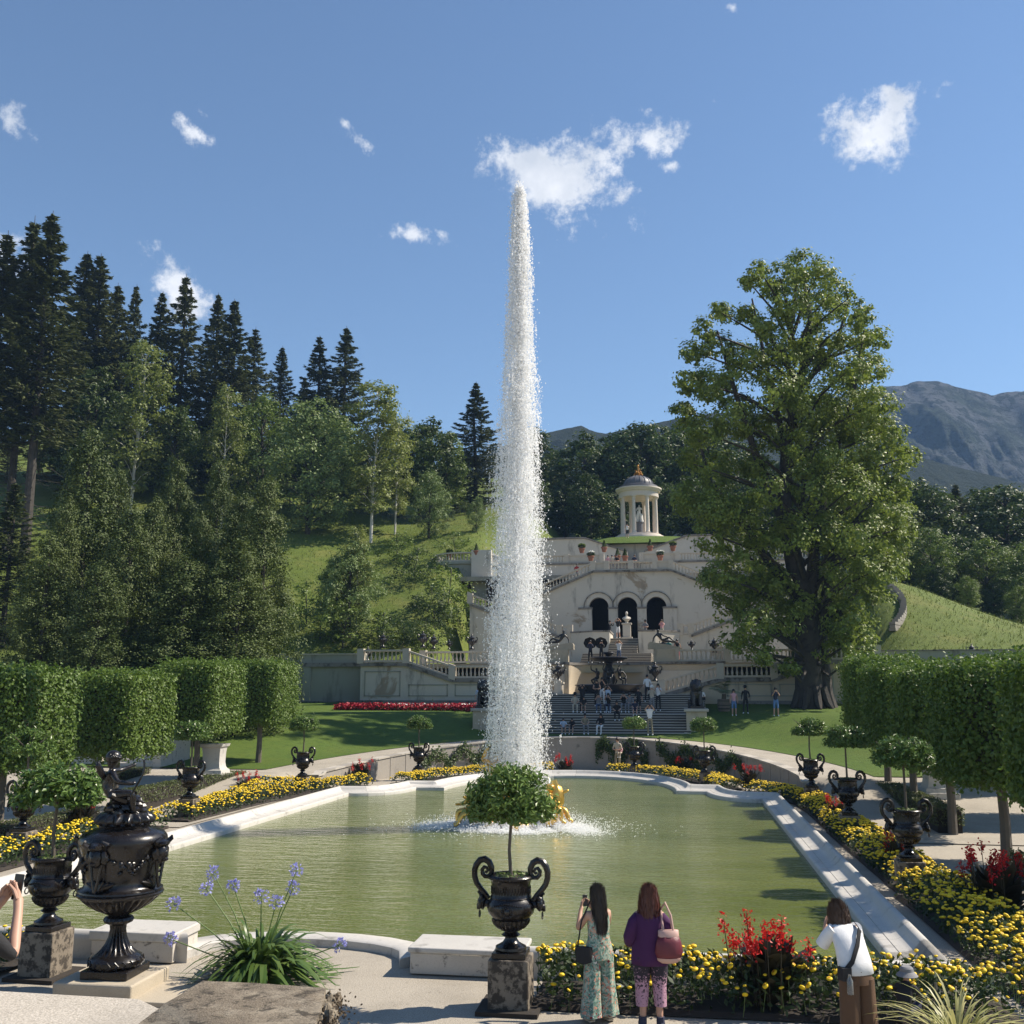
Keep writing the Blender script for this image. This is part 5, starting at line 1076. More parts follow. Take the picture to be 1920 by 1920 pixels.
def yew_mesh(seed, H=13., W_=2.9, mat='yew'):
    rs = np.random.default_rng(seed); B = []; tr = MB().tube([(0, 0, -1), (0, 0, H * .6), (0, 0, H * .97)], [.3, .15, .03], 7)
    for i in range(120):
        fz = (i + .5) / 120; env = (1.02 - fz) ** .7 * (.72 + .4 * min(1, fz * 3)); a = i * 2.4 + rs.normal() * .3; rr = W_ * env * rs.uniform(.55, 1.); r = W_ * (.16 + .16 * env) * rs.uniform(.7, 1.2); B.append((rr * math.cos(a), rr * math.sin(a), H * fz * .97 + rs.normal() * .2, r))
        if i % 6 == 0: tr.tube([(0, 0, H * fz * .9), (rr * math.cos(a), rr * math.sin(a), H * fz * .97)], [.07, .02], 4, cap=False)
    v, f = blob_leaves(B, 50, .14, rs, .34, 1.35, .55, .36); return np_mesh('yew_crown', v, f, M[mat]), tr.mesh('yew_trunk', M['bark'])
ORD = ['first', 'second', 'third', 'fourth', 'fifth', 'sixth', 'seventh', 'eighth', 'ninth', 'tenth', 'eleventh', 'twelfth', 'thirteenth', 'fourteenth', 'fifteenth', 'sixteenth', 'seventeenth']
KIND = {}
KIND['spruce'] = [(spruce_mesh(s), 28.) for s in (1, 2, 3)]; KIND['spruce_bare'] = [(spruce_mesh(s, 30., .34, .11), 30.) for s in (5, 6)]; KIND['spruce_light'] = [(spruce_mesh(8, 28, .05, .15, 'spruce_light'), 28.)]
KIND['birch'] = [(decid_mesh(s, 16, 3.6, 34, 'birch', .27, 17, .20, 'slim', 'bark_pale', .008), 16.) for s in (11, 12)]; KIND['beech'] = [(decid_mesh(s, 16, 4.6, 40, 'beech', .34, 11), 16.) for s in (21, 22)]; KIND['dark'] = [(decid_mesh(s, 18, 4.6, 40, 'beech_dark', .46, 8), 18.) for s in (31, 32, 33)]
KIND['willow'] = [(decid_mesh(41, 13, 4.2, 36, 'willow', .28, 14, .1), 13.)]; KIND['bush'] = [(decid_mesh(s, 3.2, 1.7, 14, 'beech', .15, 30, .02, 'oval', 'bark', .012), 3.2) for s in (51, 52)]; KIND['bush_dark'] = [(decid_mesh(53, 3.2, 1.8, 14, 'beech_dark', .15, 30, .02, 'oval', 'bark', .012), 3.2)]
KIND['yew'] = [(yew_mesh(s), 13.) for s in (61, 62, 63)]
_tc = 0
def tree_at(kind, u, v, h, label, group=None, wide=1., name=None, z=None):
    global _tc; _tc += 1; (cm_, tm_), H = KIND[kind][_tc % len(KIND[kind])]; s_ = h / H
    t = thing(name or {'spruce': 'spruce_tree', 'spruce_bare': 'spruce_tree', 'spruce_light': 'spruce_tree', 'birch': 'birch_tree', 'beech': 'leafy_tree', 'dark': 'forest_tree', 'willow': 'leafy_tree', 'bush': 'shrub', 'bush_dark': 'shrub', 'yew': 'yew_tree'}[kind], label, 'shrub' if 'bush' in kind else 'tree', (u, v, terr(u, v) if z is None else z), R(_tc * 77 % 360), group); t.scale = (s_ * wide, s_ * wide, s_)
    c = link('crown', cm_, t); link('trunk', tm_, t); return t
def tree_px(kind, x, ytop, D, label, group=None, wide=1., name=None):
    p = AT(x, ytop, D); z = terr(p[0], p[1]); return tree_at(kind, p[0], p[1], max(1., p[2] - z), label, group, wide, name)
g1 = 'spruces on the ridge'
for k, x, y, D, w, lab in [('spruce_bare', 16, 432, 100, 1.12, 'tall spruce cut by the picture edge'), ('spruce_bare', 66, 404, 102, 1.01, 'tall bare stemmed spruce, second from the picture edge'), ('spruce_bare', 100, 395, 100, 1.18, 'tallest spruce with bare lower trunk near the picture edge'),
        ('spruce', 165, 470, 122, 1.12, 'tall spruce beside the tallest one, left of a twin'), ('spruce', 190, 475, 122, 1.23, 'tall spruce, right hand of the twin pair'), ('spruce', 222, 530, 124, 1.12, 'spruce with its tip just below the twin pair'), ('spruce', 257, 532, 132, 0.84, 'slim spruce standing free above the pale birch'),
        ('spruce', 306, 545, 128, 1.06, 'spruce left of the small cloud'), ('spruce', 350, 513, 126, 1.06, 'pointed spruce in front of the small cloud'), ('spruce', 410, 548, 132, 1.01, 'spruce just right of the small cloud'), ('spruce', 440, 560, 126, 1.23, 'broad spruce right of the small cloud'), ('spruce', 480, 612, 134, 1.12, 'spruce on the falling ridge, sixth from the end'),
        ('spruce', 530, 648, 140, 1.06, 'small spruce at the gap in the ridge'), ('spruce', 600, 628, 142, 1.23, 'spruce left of the pair at the ridge end'), ('spruce', 650, 611, 142, 1.29, 'last tall spruce at the end of the ridge'), ('spruce', 572, 705, 146, 1.01, 'low spruce tip in the ridge gap'), ('spruce', 893, 715, 132, 1.46, 'broad dark spruce standing left against the water jet')]: tree_px(k, x, y, D, lab, g1, w)
g2 = 'leafy trees on the left hillside'
for k, x, y, D, w, lab in [('birch', 265, 640, 113, 1.15, 'sunlit pale green birch below the slim free spruce'), ('birch', 428, 722, 113, 1.01, 'sunlit yellow green birch below the ridge spruces'), ('beech', 500, 740, 118, 0.92, 'mid green leafy tree below the falling ridge'), ('willow', 585, 752, 114, 1.15, 'broad grey green tree at the wood edge'), ('birch', 702, 716, 113, 1.29, 'tall birch with white trunk at the meadow edge'), ('birch', 745, 775, 116, 1.10, 'airy birch right of the white trunk'),
        ('beech', 790, 795, 122, 0.83, 'slender leafy tree right of the birches'), ('beech', 835, 812, 126, 0.92, 'leafy tree left of the broad dark spruce'), ('willow', 805, 885, 113, 1.01, 'round grey green tree above the bastion shrubs'), ('willow', 893, 930, 114, 0.83, 'grey green tree half veiled by spray'), ('dark', 180, 690, 118, 1.10, 'dark leafy tree in front of the twin spruces'), ('dark', 330, 760, 116, 1.10, 'dark tree between the two sunlit birches'), ('beech', 640, 780, 122, 1.10, 'leafy tree behind the white trunk'), ('spruce_light', 30, 900, 82, 1.47, 'young light green spruce on the meadow by the picture edge')]: tree_px(k, x, y, D, lab, g2, w)
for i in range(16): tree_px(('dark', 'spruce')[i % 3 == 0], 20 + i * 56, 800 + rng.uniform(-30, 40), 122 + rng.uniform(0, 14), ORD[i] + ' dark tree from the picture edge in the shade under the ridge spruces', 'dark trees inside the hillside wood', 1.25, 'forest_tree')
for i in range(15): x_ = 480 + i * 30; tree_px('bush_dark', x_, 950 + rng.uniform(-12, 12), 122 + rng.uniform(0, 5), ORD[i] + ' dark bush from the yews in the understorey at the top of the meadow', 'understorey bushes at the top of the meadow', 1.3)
g3 = 'dark yews behind the clipped lindens'
for x, y, D, w, lab in [(172, 806, 62, 0.90, 'tallest broad yew behind the clipped lindens'), (128, 930, 59, 0.63, 'dark yew spreading toward the meadow at the picture edge'), (335, 866, 64, 0.69, 'pointed yew in the middle of the yew group'), (412, 868, 65, 0.72, 'pointed yew right of the middle of the yew group'), (250, 942, 58, 0.90, 'low broad yew in front of the yew group'), (500, 905, 60, 0.81, 'yew at the end of the group beside the plain wall'), (450, 1010, 57, 1.28, 'low dark yew filling the gap before the plain wall'), (350, 1040, 56, 1.36, 'low dark yew in front below the pointed ones'), (190, 1060, 54, 1.20, 'low dark yew behind the second clipped linden'), (225, 880, 64, .75, 'slim yew between the tallest and the pointed ones'), (290, 930, 61, .8, 'slim yew left of the middle of the yew group'), (455, 930, 62, .8, 'slim yew next to the one beside the plain wall'), (95, 1000, 57, 1.0, 'low yew nearest the meadow at the picture edge'), (380, 960, 60, .8, 'slim yew in front of the two pointed ones')]: tree_px('yew', x, y, D, lab, g3, w)
g4 = 'shrubs on the meadow'
def tree_foot(kind, x, ytop, ybase, label, group, wide=1.):
    p = GT(x, ybase); D = float((p - CAM) @ _h); h = AT(x, ytop, D)[2] - p[2]; return tree_at(kind, p[0], p[1], h, label, group, wide, None, p[2] - .1)
for k, x, y, yb, w, lab in [('birch', 668, 985, 1190, .95, 'small leaning tree on the slope behind the plain wall'), ('beech', 625, 1040, 1195, .8, 'young tree behind the plain wall parapet'), ('bush', 575, 1082, 1175, 1.38, 'bright shrub at the foot of the meadow beside the yews'), ('bush', 745, 995, 1055, 1.50, 'green shrub in the middle of the meadow'), ('bush_dark', 775, 1022, 1090, 1.50, 'dark purple green shrub on the meadow'), ('bush', 838, 1057, 1160, 1.25, 'large round shrub below the bastion'), ('bush_dark', 815, 1097, 1165, 1.25, 'lower round shrub below the bastion'), ('bush_dark', 800, 1152, 1215, 1.38, 'dark shrub on the slope above the urns'), ('bush', 855, 992, 1050, 1.50, 'shrub at the top of the meadow beside the bastion'), ('bush_dark', 712, 1142, 1215, 1.50, 'dark shrub above the stair wing'), ('bush', 640, 1122, 1215, 1.62, 'leafy shrub right behind the plain wall'), ('bush', 690, 1052, 1120, 1.50, 'shrub beside the small leaning tree'), ('bush', 860, 1100, 1185, 1.3, 'round shrub pressed against the small parapet beside the jet'), ('bush', 880, 1150, 1212, 1.2, 'low shrub between the parapet and the urns beside the jet'), ('bush_dark', 755, 1170, 1216, 1.5, 'low dark shrub behind the upper balustrade of the pale wing'), ('bush', 600, 1120, 1200, 1.3, 'shrub between the yews and the young tree'), ('willow', 655, 1010, 1200, 1.0, 'round grey green young tree beside the leaning one')]: tree_foot(k, x, y, yb, lab, g4, w)
g5 = 'trees of the dark wood behind the temple'
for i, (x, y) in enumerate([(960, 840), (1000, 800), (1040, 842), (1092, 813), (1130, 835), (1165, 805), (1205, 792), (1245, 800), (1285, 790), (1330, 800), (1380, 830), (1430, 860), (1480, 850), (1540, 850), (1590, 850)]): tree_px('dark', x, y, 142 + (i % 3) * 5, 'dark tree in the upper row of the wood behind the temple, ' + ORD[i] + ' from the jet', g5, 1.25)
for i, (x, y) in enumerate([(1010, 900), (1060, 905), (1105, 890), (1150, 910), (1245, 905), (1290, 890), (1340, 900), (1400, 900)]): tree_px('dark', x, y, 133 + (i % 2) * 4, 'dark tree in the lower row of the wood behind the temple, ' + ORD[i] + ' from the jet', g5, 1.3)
g6 = 'trees of the wood on the right slope'
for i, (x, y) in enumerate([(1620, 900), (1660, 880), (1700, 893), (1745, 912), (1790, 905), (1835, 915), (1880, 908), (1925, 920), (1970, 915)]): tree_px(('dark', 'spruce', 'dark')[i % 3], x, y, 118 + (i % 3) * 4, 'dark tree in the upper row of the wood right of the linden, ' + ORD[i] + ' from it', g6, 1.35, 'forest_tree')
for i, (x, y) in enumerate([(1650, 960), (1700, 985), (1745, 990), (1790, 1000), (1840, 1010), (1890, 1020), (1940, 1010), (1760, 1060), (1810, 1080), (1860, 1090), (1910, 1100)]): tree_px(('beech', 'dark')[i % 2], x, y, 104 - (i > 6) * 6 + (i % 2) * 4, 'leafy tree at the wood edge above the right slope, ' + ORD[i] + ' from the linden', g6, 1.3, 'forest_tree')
tree_px('birch', 1672, 940, 92, 'yellow green leafy tree half behind the great linden', None, 1.7, 'leafy_tree')
# ------------------------------------------------------------------ the great linden
LD = 68.
lt = AT(1525, 1338, LD); lz = terr(lt[0], lt[1]); linden = thing('great_linden', 'huge old linden tree towering on the lawn right of the stairs', 'tree', (lt[0], lt[1], lz))
LBL = [(1500, 505, 48), (1462, 520, 42), (1535, 515, 40), (1560, 545, 42), (1425, 508, 26), (1405, 530, 24), (1440, 545, 30), (1480, 565, 52), (1545, 590, 52), (1590, 560, 26), (1612, 590, 40), (1640, 635, 34), (1600, 640, 40), (1350, 585, 30), (1320, 620, 32), (1345, 650, 40), (1300, 660, 34), (1400, 590, 30), (1430, 610, 40), (1295, 715, 36), (1340, 720, 50), (1400, 680, 52), (1470, 650, 62), (1530, 660, 60), (1585, 700, 60), (1630, 690, 42), (1460, 730, 62), (1290, 775, 36), (1320, 810, 46), (1380, 780, 56), (1440, 810, 50), (1510, 760, 66), (1590, 770, 66), (1640, 755, 46), (1655, 810, 46), (1600, 840, 66), (1530, 840, 66), (1300, 870, 42), (1350, 890, 52), (1410, 870, 40), (1290, 930, 42), (1340, 960, 50), (1395, 960, 50), (1450, 920, 46), (1520, 920, 62), (1590, 920, 66), (1650, 880, 56), (1690, 860, 36), (1690, 920, 40), (1660, 960, 56), (1605, 1000, 62), (1540, 1000, 56), (1470, 1000, 46), (1420, 1030, 52), (1360, 1030, 46), (1330, 1000, 36), (1350, 1080, 40), (1400, 1100, 50), (1450, 1090, 46), (1360, 1140, 42), (1410, 1170, 50), (1380, 1200, 36), (1460, 1160, 46), (1430, 1220, 36), (1660, 1020, 46), (1640, 1070, 52), (1590, 1080, 56), (1540, 1090, 46), (1620, 1130, 50), (1580, 1160, 50), (1600, 1200, 42), (1560, 1220, 36), (1500, 1130, 42), (1480, 1250, 24), (1590, 1240, 28), (1690, 990, 30), (1675, 1060, 28)]
BL = []
for x, y, r in LBL:
    rm = r / F * LD * (.90 if y < 720 else .98); dep = math.sqrt(max(0., 1 - ((x - 1485) / 240) ** 2)) * 5.0
    for k in range(2): D_ = LD + rng.uniform(.15, 1) * dep * (-1 if k == 0 else .9); q = AT(x, y, D_) - lt; BL.append((q[0], q[1], q[2] + lt[2] - lz, rm * rng.uniform(.85, 1.05) * D_ / LD))
v, f = blob_leaves(BL, 38, .25, np.random.default_rng(9), .21, .85, .5, .42, -.62, .62); link('crown', np_mesh('linden_crown', v, f, M['linden']), linden)
tr = MB(); P_ = lambda x, y, k=0.: tuple(AT(x, y, LD + k) - lt + (0, 0, lt[2] - lz))
tr.tube([P_(1520, 1345), P_(1518, 1310), P_(1515, 1240), P_(1512, 1150), P_(1490, 1060), P_(1470, 950), P_(1475, 840), P_(1500, 720), P_(1520, 600), P_(1505, 520)], [1.15, .92, .86, .78, .60, .5, .4, .3, .2, .08], 14)
for pts, rd in (([(1530, 1200), (1560, 1080), (1580, 1010), (1620, 960), (1680, 890)], .5), ([(1505, 1130), (1440, 1050), (1400, 990), (1330, 900), (1300, 780)], .42), ([(1520, 1120), (1530, 1000), (1555, 880), (1600, 740), (1620, 620)], .45), ([(1490, 1030), (1420, 860), (1380, 740), (1345, 620)], .36), ([(1500, 1220), (1440, 1180), (1390, 1140)], .3), ([(1535, 1190), (1590, 1130), (1640, 1060)], .3), ([(1478, 860), (1440, 700), (1410, 560)], .25), ([(1510, 720), (1570, 640), (1590, 570)], .22)):
    k = rng.uniform(-2.5, 1.5); tr.tube([P_(x, y, k * i / len(pts)) for i, (x, y) in enumerate(pts)], np.linspace(rd, .06, len(pts)), 9)
for bx, by, bz, br in BL[::2]: c0 = np.array(P_(1500, 960)) * [1, 1, 0] + [0, 0, max(3., bz - 3.)]; tr.tube([c0 * [.3, .3, 1], ((bx + c0[0] * .3) / 2, (by + c0[1] * .3) / 2, bz - .9), (bx, by, bz)], [.16, .1, .03], 4, cap=False)
for i in range(9): a = i * .7; tr.tube([(.8 * math.cos(a), .8 * math.sin(a), 1.3), (1.12 * math.cos(a), 1.12 * math.sin(a), .3), (1.45 * math.cos(a), 1.45 * math.sin(a), -.1)], [.28, .26, .12], 7)
tr.tube([P_(1556, 1345), P_(1548, 1300), P_(1544, 1240), P_(1540, 1160)], [.75, .48, .4, .3], 10)
tr.build('trunk', M['bark'], linden)
# ------------------------------------------------------------------ meadow grass
n = 42000; U_ = rng.uniform(-62, 40, n); V_ = 46.5 + rng.uniform(0, 1, n) ** 1.2 * 44
U_[: n // 6] = rng.uniform(-75, -24, n // 6); V_[: n // 6] = rng.uniform(27, 50, n // 6); k = (U_ < -14.6) | (U_ > 19.1); U_, V_ = U_[k], V_[k]; n = len(U_)
h = rng.uniform(.12, .36, n); a = rng.uniform(0, 6.28, n); w = rng.uniform(.02, .05, n); Z = hill_z(U_, V_) - .03; B = np.stack([U_, V_, Z], 1); sx = np.stack([np.cos(a), np.sin(a), 0 * a], 1) * w[:, None]
tip = B + np.stack([rng.normal(size=n) * .12, rng.normal(size=n) * .12, h], 1)
stuff(link('meadow_grass', np_mesh('meadow_grass', np.stack([B - sx, B + sx, tip], 1).reshape(-1, 3), np.arange(3 * n).reshape(-1, 3), leafmat('meadow_blades', (.075, .11, .018), (.17, .19, .045), .3, .6))))
# ------------------------------------------------------------------ mountains
def ridge(name, pts, D, depth, mat, seed, amp, base=-5., nx=420, ny=90):
    rs = np.random.default_rng(seed); xs = np.linspace(pts[0][0], pts[-1][0], nx); ys = np.interp(xs, [p[0] for p in pts], [p[1] for p in pts]); rows = []
    top = np.array([AT(x, y, D) for x, y in zip(xs, ys)]); ph_ = rs.uniform(0, 6.28, (60, 3)); fr = np.geomspace(1.2, 130, 60)
    for j in range(ny):
        t = j / (ny - 1); s_ = t - .62                                    # in front, up to the crest and down behind
        zf = np.where(s_ < 0, 1 - (-s_ / .62) ** .95, 1 - (s_ / .38) ** 1.2)
        P = top + _h * (s_ * depth); z = base + (top[:, 2] - base) * zf; w_ = np.zeros(nx); X = xs / 1920.
        for i in range(60): w_ += np.sin(fr[i] * (X * 9 + .35 * math.sin(t * 4 + ph_[i, 2])) + ph_[i, 0] + t * fr[i] * .45) * np.cos(t * fr[i] * 1.3 + ph_[i, 1]) / fr[i] ** .72
        z = z + w_ * amp * min(1., abs(s_) * 5 + .12); rows.append(np.stack([P[:, 0], P[:, 1], np.maximum(z, -1.0)], 1))
    v = np.concatenate(rows); idx = np.arange(nx * ny).reshape(ny, nx); f = np.stack([idx[:-1, :-1], idx[:-1, 1:], idx[1:, 1:], idx[1:, :-1]], -1).reshape(-1, 4)
    return structure(link(name, np_mesh(name, v, f, mat, None, True)))
def rockmat(name, rock, green, forest, zlo, zhi):
    m = NM(name); p = m.pos(); s_ = m.n('ShaderNodeSeparateXYZ'); m.l(p, s_.inputs[0]); n1 = m.noise(.018, 8, .65, p); n2 = m.noise(.075, 6, .65, p)
    c = m.mix(m.ramp(n1, .42, .58), rock, green); c = m.mix(m.ramp(n2, .47, .56, 0, .9), c, forest)
    hgt = m.math('ADD', s_.outputs[2], m.math('MULTIPLY', m.math('SUBTRACT', n1, .5), 175.)); c = m.mix(m.ramp(hgt, zhi, zlo, 0, 1), c, forest)
    return m.done(m.bsdf(c, .95, 0, m.bump(m.math('ADD', n2, m.math('MULTIPLY', m.noise(.035, 10, .75, p), 3.)), 1., 16.), Specular_IOR_Level=.1))
MD = 1000.
ridge('mountain', [(1100, 960), (1250, 880), (1400, 800), (1560, 745), (1640, 728), (1690, 722), (1735, 716), (1775, 714), (1815, 722), (1860, 730), (1900, 728), (1960, 735), (2100, 760), (2400, 800), (2900, 900)], MD, 600, rockmat('haze_blue_mountain_rock', (.135, .145, .155), (.055, .075, .055), (.024, .036, .030), 110, 220), 5, 17.)  # bluish rock colour paints in part of the distance haze
ridge('wooded_hill', [(700, 900), (900, 850), (1000, 822), (1045, 812), (1075, 806), (1090, 804), (1105, 812), (1135, 818), (1175, 806), (1215, 795), (1260, 783), (1330, 770), (1400, 765), (1500, 790), (1700, 850), (1900, 900), (2300, 950)], 640., 380, rockmat('hill_rock', (.16, .155, .14), (.055, .07, .032), (.030, .042, .020), 110, 300), 8, 4.5)
# ------------------------------------------------------------------ haze
hz = MB().box(-1300, 1900, -120, 1850, -1.2, 345).build('haze', M['gravel'], smooth=0); hz.data.materials.clear()
hm = bpy.data.materials.new('haze_air'); hm.use_nodes = True; hm.node_tree.nodes.clear(); _o = hm.node_tree.nodes.new('ShaderNodeOutputMaterial'); _v = hm.node_tree.nodes.new('ShaderNodeVolumePrincipled')
_v.inputs['Color'].default_value = (.34, .58, 1.0, 1); _v.inputs['Density'].default_value = .00017; _v.inputs['Anisotropy'].default_value = .1; hm.node_tree.links.new(_v.outputs[0], _o.inputs['Volume']); hz.data.materials.append(hm); stuff(hz)
# ------------------------------------------------------------------ fountain in the pool
FC = np.array([-.02, 2.5, .05])
def tetra(C, s, stretch=1.3, rs=rng):
    n = len(C); b = np.array([(1, 1, 1), (1, -1, -1), (-1, 1, -1), (-1, -1, 1)], float) / 1.5; q = rs.normal(size=(n, 4)); q /= np.linalg.norm(q, axis=1, keepdims=True); w, x, y, z = q.T
    Rm = np.stack([1 - 2 * (y * y + z * z), 2 * (x * y - z * w), 2 * (x * z + y * w), 2 * (x * y + z * w), 1 - 2 * (x * x + z * z), 2 * (y * z - x * w), 2 * (x * z - y * w), 2 * (y * z + x * w), 1 - 2 * (x * x + y * y)], 1).reshape(n, 3, 3)
    v = np.einsum('nij,kj->nki', Rm, b) * s[:, None, None]; v[:, :, 2] *= stretch; v += C[:, None, :]
    f = np.array([(0, 1, 2), (0, 3, 1), (0, 2, 3), (1, 3, 2)])[None] + (np.arange(n) * 4)[:, None, None]; return v.reshape(-1, 3), f.reshape(-1, 3)
HZ = [1.2, 5., 8.4, 11., 13.4, 15.4, 17.6, 19.4, 20.3, 20.8, 21.05, 21.15]; HW = [1.16, 1.10, 1.0, .86, .72, .58, .48, .40, .34, .27, .18, .08]
def jet_points(n):
    zs = np.linspace(1.2, 21.1, 400); w_ = np.interp(zs, HZ, HW) ** .75 + .12; cdf = np.cumsum(w_); cdf /= cdf[-1]; z = np.interp(rng.random(n), cdf, zs); hw = np.interp(z, HZ, HW); a = rng.uniform(0, 6.283, n)
    m_ = rng.random(n); r = np.sqrt(rng.random(n)) * 1.0 * np.where(rng.random(n) < .55, rng.uniform(.35, 1., n), 1.)
    r = np.where(m_ < .13, np.abs(rng.normal(size=n)) * .09, np.where(m_ > .92, .85 + np.abs(rng.normal(size=n)) * .22, r))
    fall = .85 + .15 * np.sin(a * 5 + z * .9) * np.sin(z * 2.3 + a * 2); r = r * hw * fall
    drift = -.04 * np.maximum(0, (14 - z)) / 14
    return np.stack([FC[0] + .08 * sstep(4, 20, z) + r * np.cos(a) + drift, FC[1] + r * np.sin(a), z + rng.normal(size=n) * .10], 1), z
C, z = jet_points(110000)
ns = 2600; A0, z0 = jet_points(ns); ln = rng.uniform(.3, 1.8, ns); k = rng.integers(0, ns, 85000); t_ = rng.random(85000); cx = FC[0] + .05; hw0 = np.interp(z0, HZ, HW); z1 = np.clip(z0[k] - ln[k] * t_, 1.0, 21.1); g_ = np.interp(z1, HZ, HW) / hw0[k]
St = np.stack([cx + (A0[k, 0] - cx) * g_, FC[1] + (A0[k, 1] - FC[1]) * g_, z1], 1) + rng.normal(size=(85000, 3)) * .016; C = np.concatenate([C, St]); z = np.concatenate([z, z1])
s = np.where(rng.random(len(C)) < .58, rng.uniform(.007, .013, len(C)), rng.uniform(.013, .023, len(C))) * (1 + .8 * (rng.random(len(C)) < .05)) * np.interp(z, [1, 12, 21], [.85, 1.0, 1.1])
v, f = tetra(C, s, 1.5)
jet = stuff(tag(link('water_jet', np_mesh('water_jet', v, f, M['drops'])), 'tall white column of water shooting up from the gilded fountain', 'water jet'))
parts = []
n = 16000; a = rng.uniform(0, 6.28, n); r = np.abs(rng.normal(size=n)) * 1.05 + .15; parts.append(np.stack([FC[0] + r * np.cos(a) * 1.25, FC[1] - .2 + r * np.sin(a), .06 + np.abs(rng.normal(size=n)) * .55 * np.exp(-r * .7)], 1))
for ang, L in ((178, 3.0), (195, 3.1), (-12, 2.6), (-25, 3.0), (-70, 1.8), (-115, 1.7), (-45, 1.7), (-140, 2.0), (165, 2.4), (10, 2.2), (-95, 1.6), (-160, 1.8)):
    n = 1700; t = rng.random(n) ** .8; a = R(ang) + rng.normal(size=n) * .06 * (1 + t); r = .9 + t * (L - .9) * rng.uniform(.8, 1.1, n); parts.append(np.stack([FC[0] + r * np.cos(a), FC[1] - .25 + r * np.sin(a), .055 + np.abs(rng.normal(size=n)) * .05 + .30 * np.maximum(0, 1 - t * 1.6) * rng.random(n)], 1))
C = np.concatenate(parts); v, f = tetra(C, rng.uniform(.008, .024, len(C)), .8)
stuff(tag(link('splash_foam', np_mesh('splash_foam', v, f, M['drops'])), 'white foam and splashes round the gilded figures on the pool', 'foam'))
fg = thing('gilded_fountain', 'gilded figure group on a rock in the middle of the pool', 'fountain', FC)
mb = MB()
for i in range(26): a = i * 2.4; r = 1.15 * math.sqrt(i / 26); mb.ell((r * math.cos(a), r * math.sin(a), .35 - .28 * r), (.34, .34, .26), 8, 6, jit=.35)
mb.ell((0, 0, .2), (1.2, 1.0, .5), 14, 8, jit=.2); mb.build('rock', M['gold'], fg)
figure('goddess', 'gold_goddess', 'statue', [M['gold']] * 4, fg, (-.62, -.1, .62), R(20), 1.25); figure('putto', 'gold_putto', 'statue', [M['gold']] * 4, fg, (-1.45, -.9, .02), R(-60), .95); figure('putto', 'gold_putto', 'statue', [M['gold']] * 4, fg, (-.85, -1.0, .05), R(150), .85); figure('putto', 'gold_putto', 'statue', [M['gold']] * 4, fg, (1.25, -.55, .10), R(75), 1.0)
mb = MB().ell((1.15, -.2, .9), (.30, .26, .42), 10, 8, jit=.15); mb.tube([(1.0, -.3, .4), (1.25, -.3, .9), (1.15, -.25, 1.4)], [.2, .16, .08], 8); mb.build('cornucopia', M['gold'], fg)
for q, r in (((-1.0, -.75, .45), (.42, .3, .38)), ((1.0, -.7, .5), (.36, .3, .45)), ((.3, -.9, .3), (.4, .25, .25)), ((-.5, -.5, 1.0), (.35, .3, .5))): MB().ell(q, r, 12, 8, jit=.3).build('shell', M['gold'], fg)
MB().tube([(-.9, .1, 1.1), (-.5, .2, 1.0), (-.1, .05, 1.2), (.1, -.2, .6)], [.14, .22, .2, .08], 9).build('drapery', M['gold'], fg)
# ------------------------------------------------------------------ naiad fountain on the stairs
nf = thing('bowl_fountain', 'dark bowl fountain with seated figures in front of the cream niche', 'fountain', (C1 - .05, 43.2, TOPZ))
MB().lathe([(2.0, 0), (2.1, .1), (2.0, .2), (2.35, .55), (2.42, .62), (2.3, .66), (2.1, .5)], 40, M=Matrix.Diagonal((1, .7, 1, 1))).build('basin', M['bronze'], nf)
MB().lathe([(.55, .4), (.42, .7), (.5, 1.1), (.38, 1.6), (.22, 2.0), (.3, 2.15), (.25, 2.2)], 20).build('shaft', M['bronze'], nf)
MB().lathe([(.25, 2.2), (.8, 2.26), (1.25, 2.40), (1.36, 2.50), (1.30, 2.54), (.9, 2.46), (.3, 2.42)], 36, flute=[(2.25, 2.42, 24, .05)]).build('upper_bowl', M['bronze'], nf)
MB().lathe([(.2, 2.42), (.16, 2.6), (.28, 2.75), (.42, 2.86), (.38, 2.9), (.1, 2.86)], 18).build('top_cup', M['bronze'], nf)
for x, y, a, p in ((-.95, -.35, -35, 'st_sit'), (.95, -.3, 40, 'st_sit'), (0, -.75, 0, 'st_sit'), (.35, .6, 170, 'st_sit')): figure('seated_figure', p, 'statue', [M['bronze']] * 4, nf, (x, y, .55), R(a), 1.02)
# ------------------------------------------------------------------ reclining figures on scrolled bases
for s_, lab in ((1, 'dark reclining figure on a scroll above the end of the balustrade, beside the two visitors'), (-1, 'dark reclining figure on a scroll next to the water jet, above the stairs')):
    t = thing('reclining_statue', lab, 'statue', (C1 + s_ * 3.9, 45.1, T2 + .885), 0, 'reclining figures above the stairs')
    MB().prism([(-1.25 * s_, 0), (1.15 * s_, 0), (1.25 * s_, .06), (.2 * s_, .30), (-.75 * s_, .46), (-1.2 * s_, .40)][:: s_], -.28, .28).tube([(-1.0 * s_, -.3, .26), (-1.0 * s_, .3, .26)], .25, 14).build('scroll_base', M['sand_stone'], t)
    o = figure('figure', 'st_recline', 'statue', [M['bronze']] * 4, t, (-.25 * s_, 0, .32), 0, 1.12); o.scale = (1.12 * s_ * -1 if s_ < 0 else 1.12, 1.12, 1.12)
    if s_ < 0: o.scale = (-1.12, 1.12, 1.12)
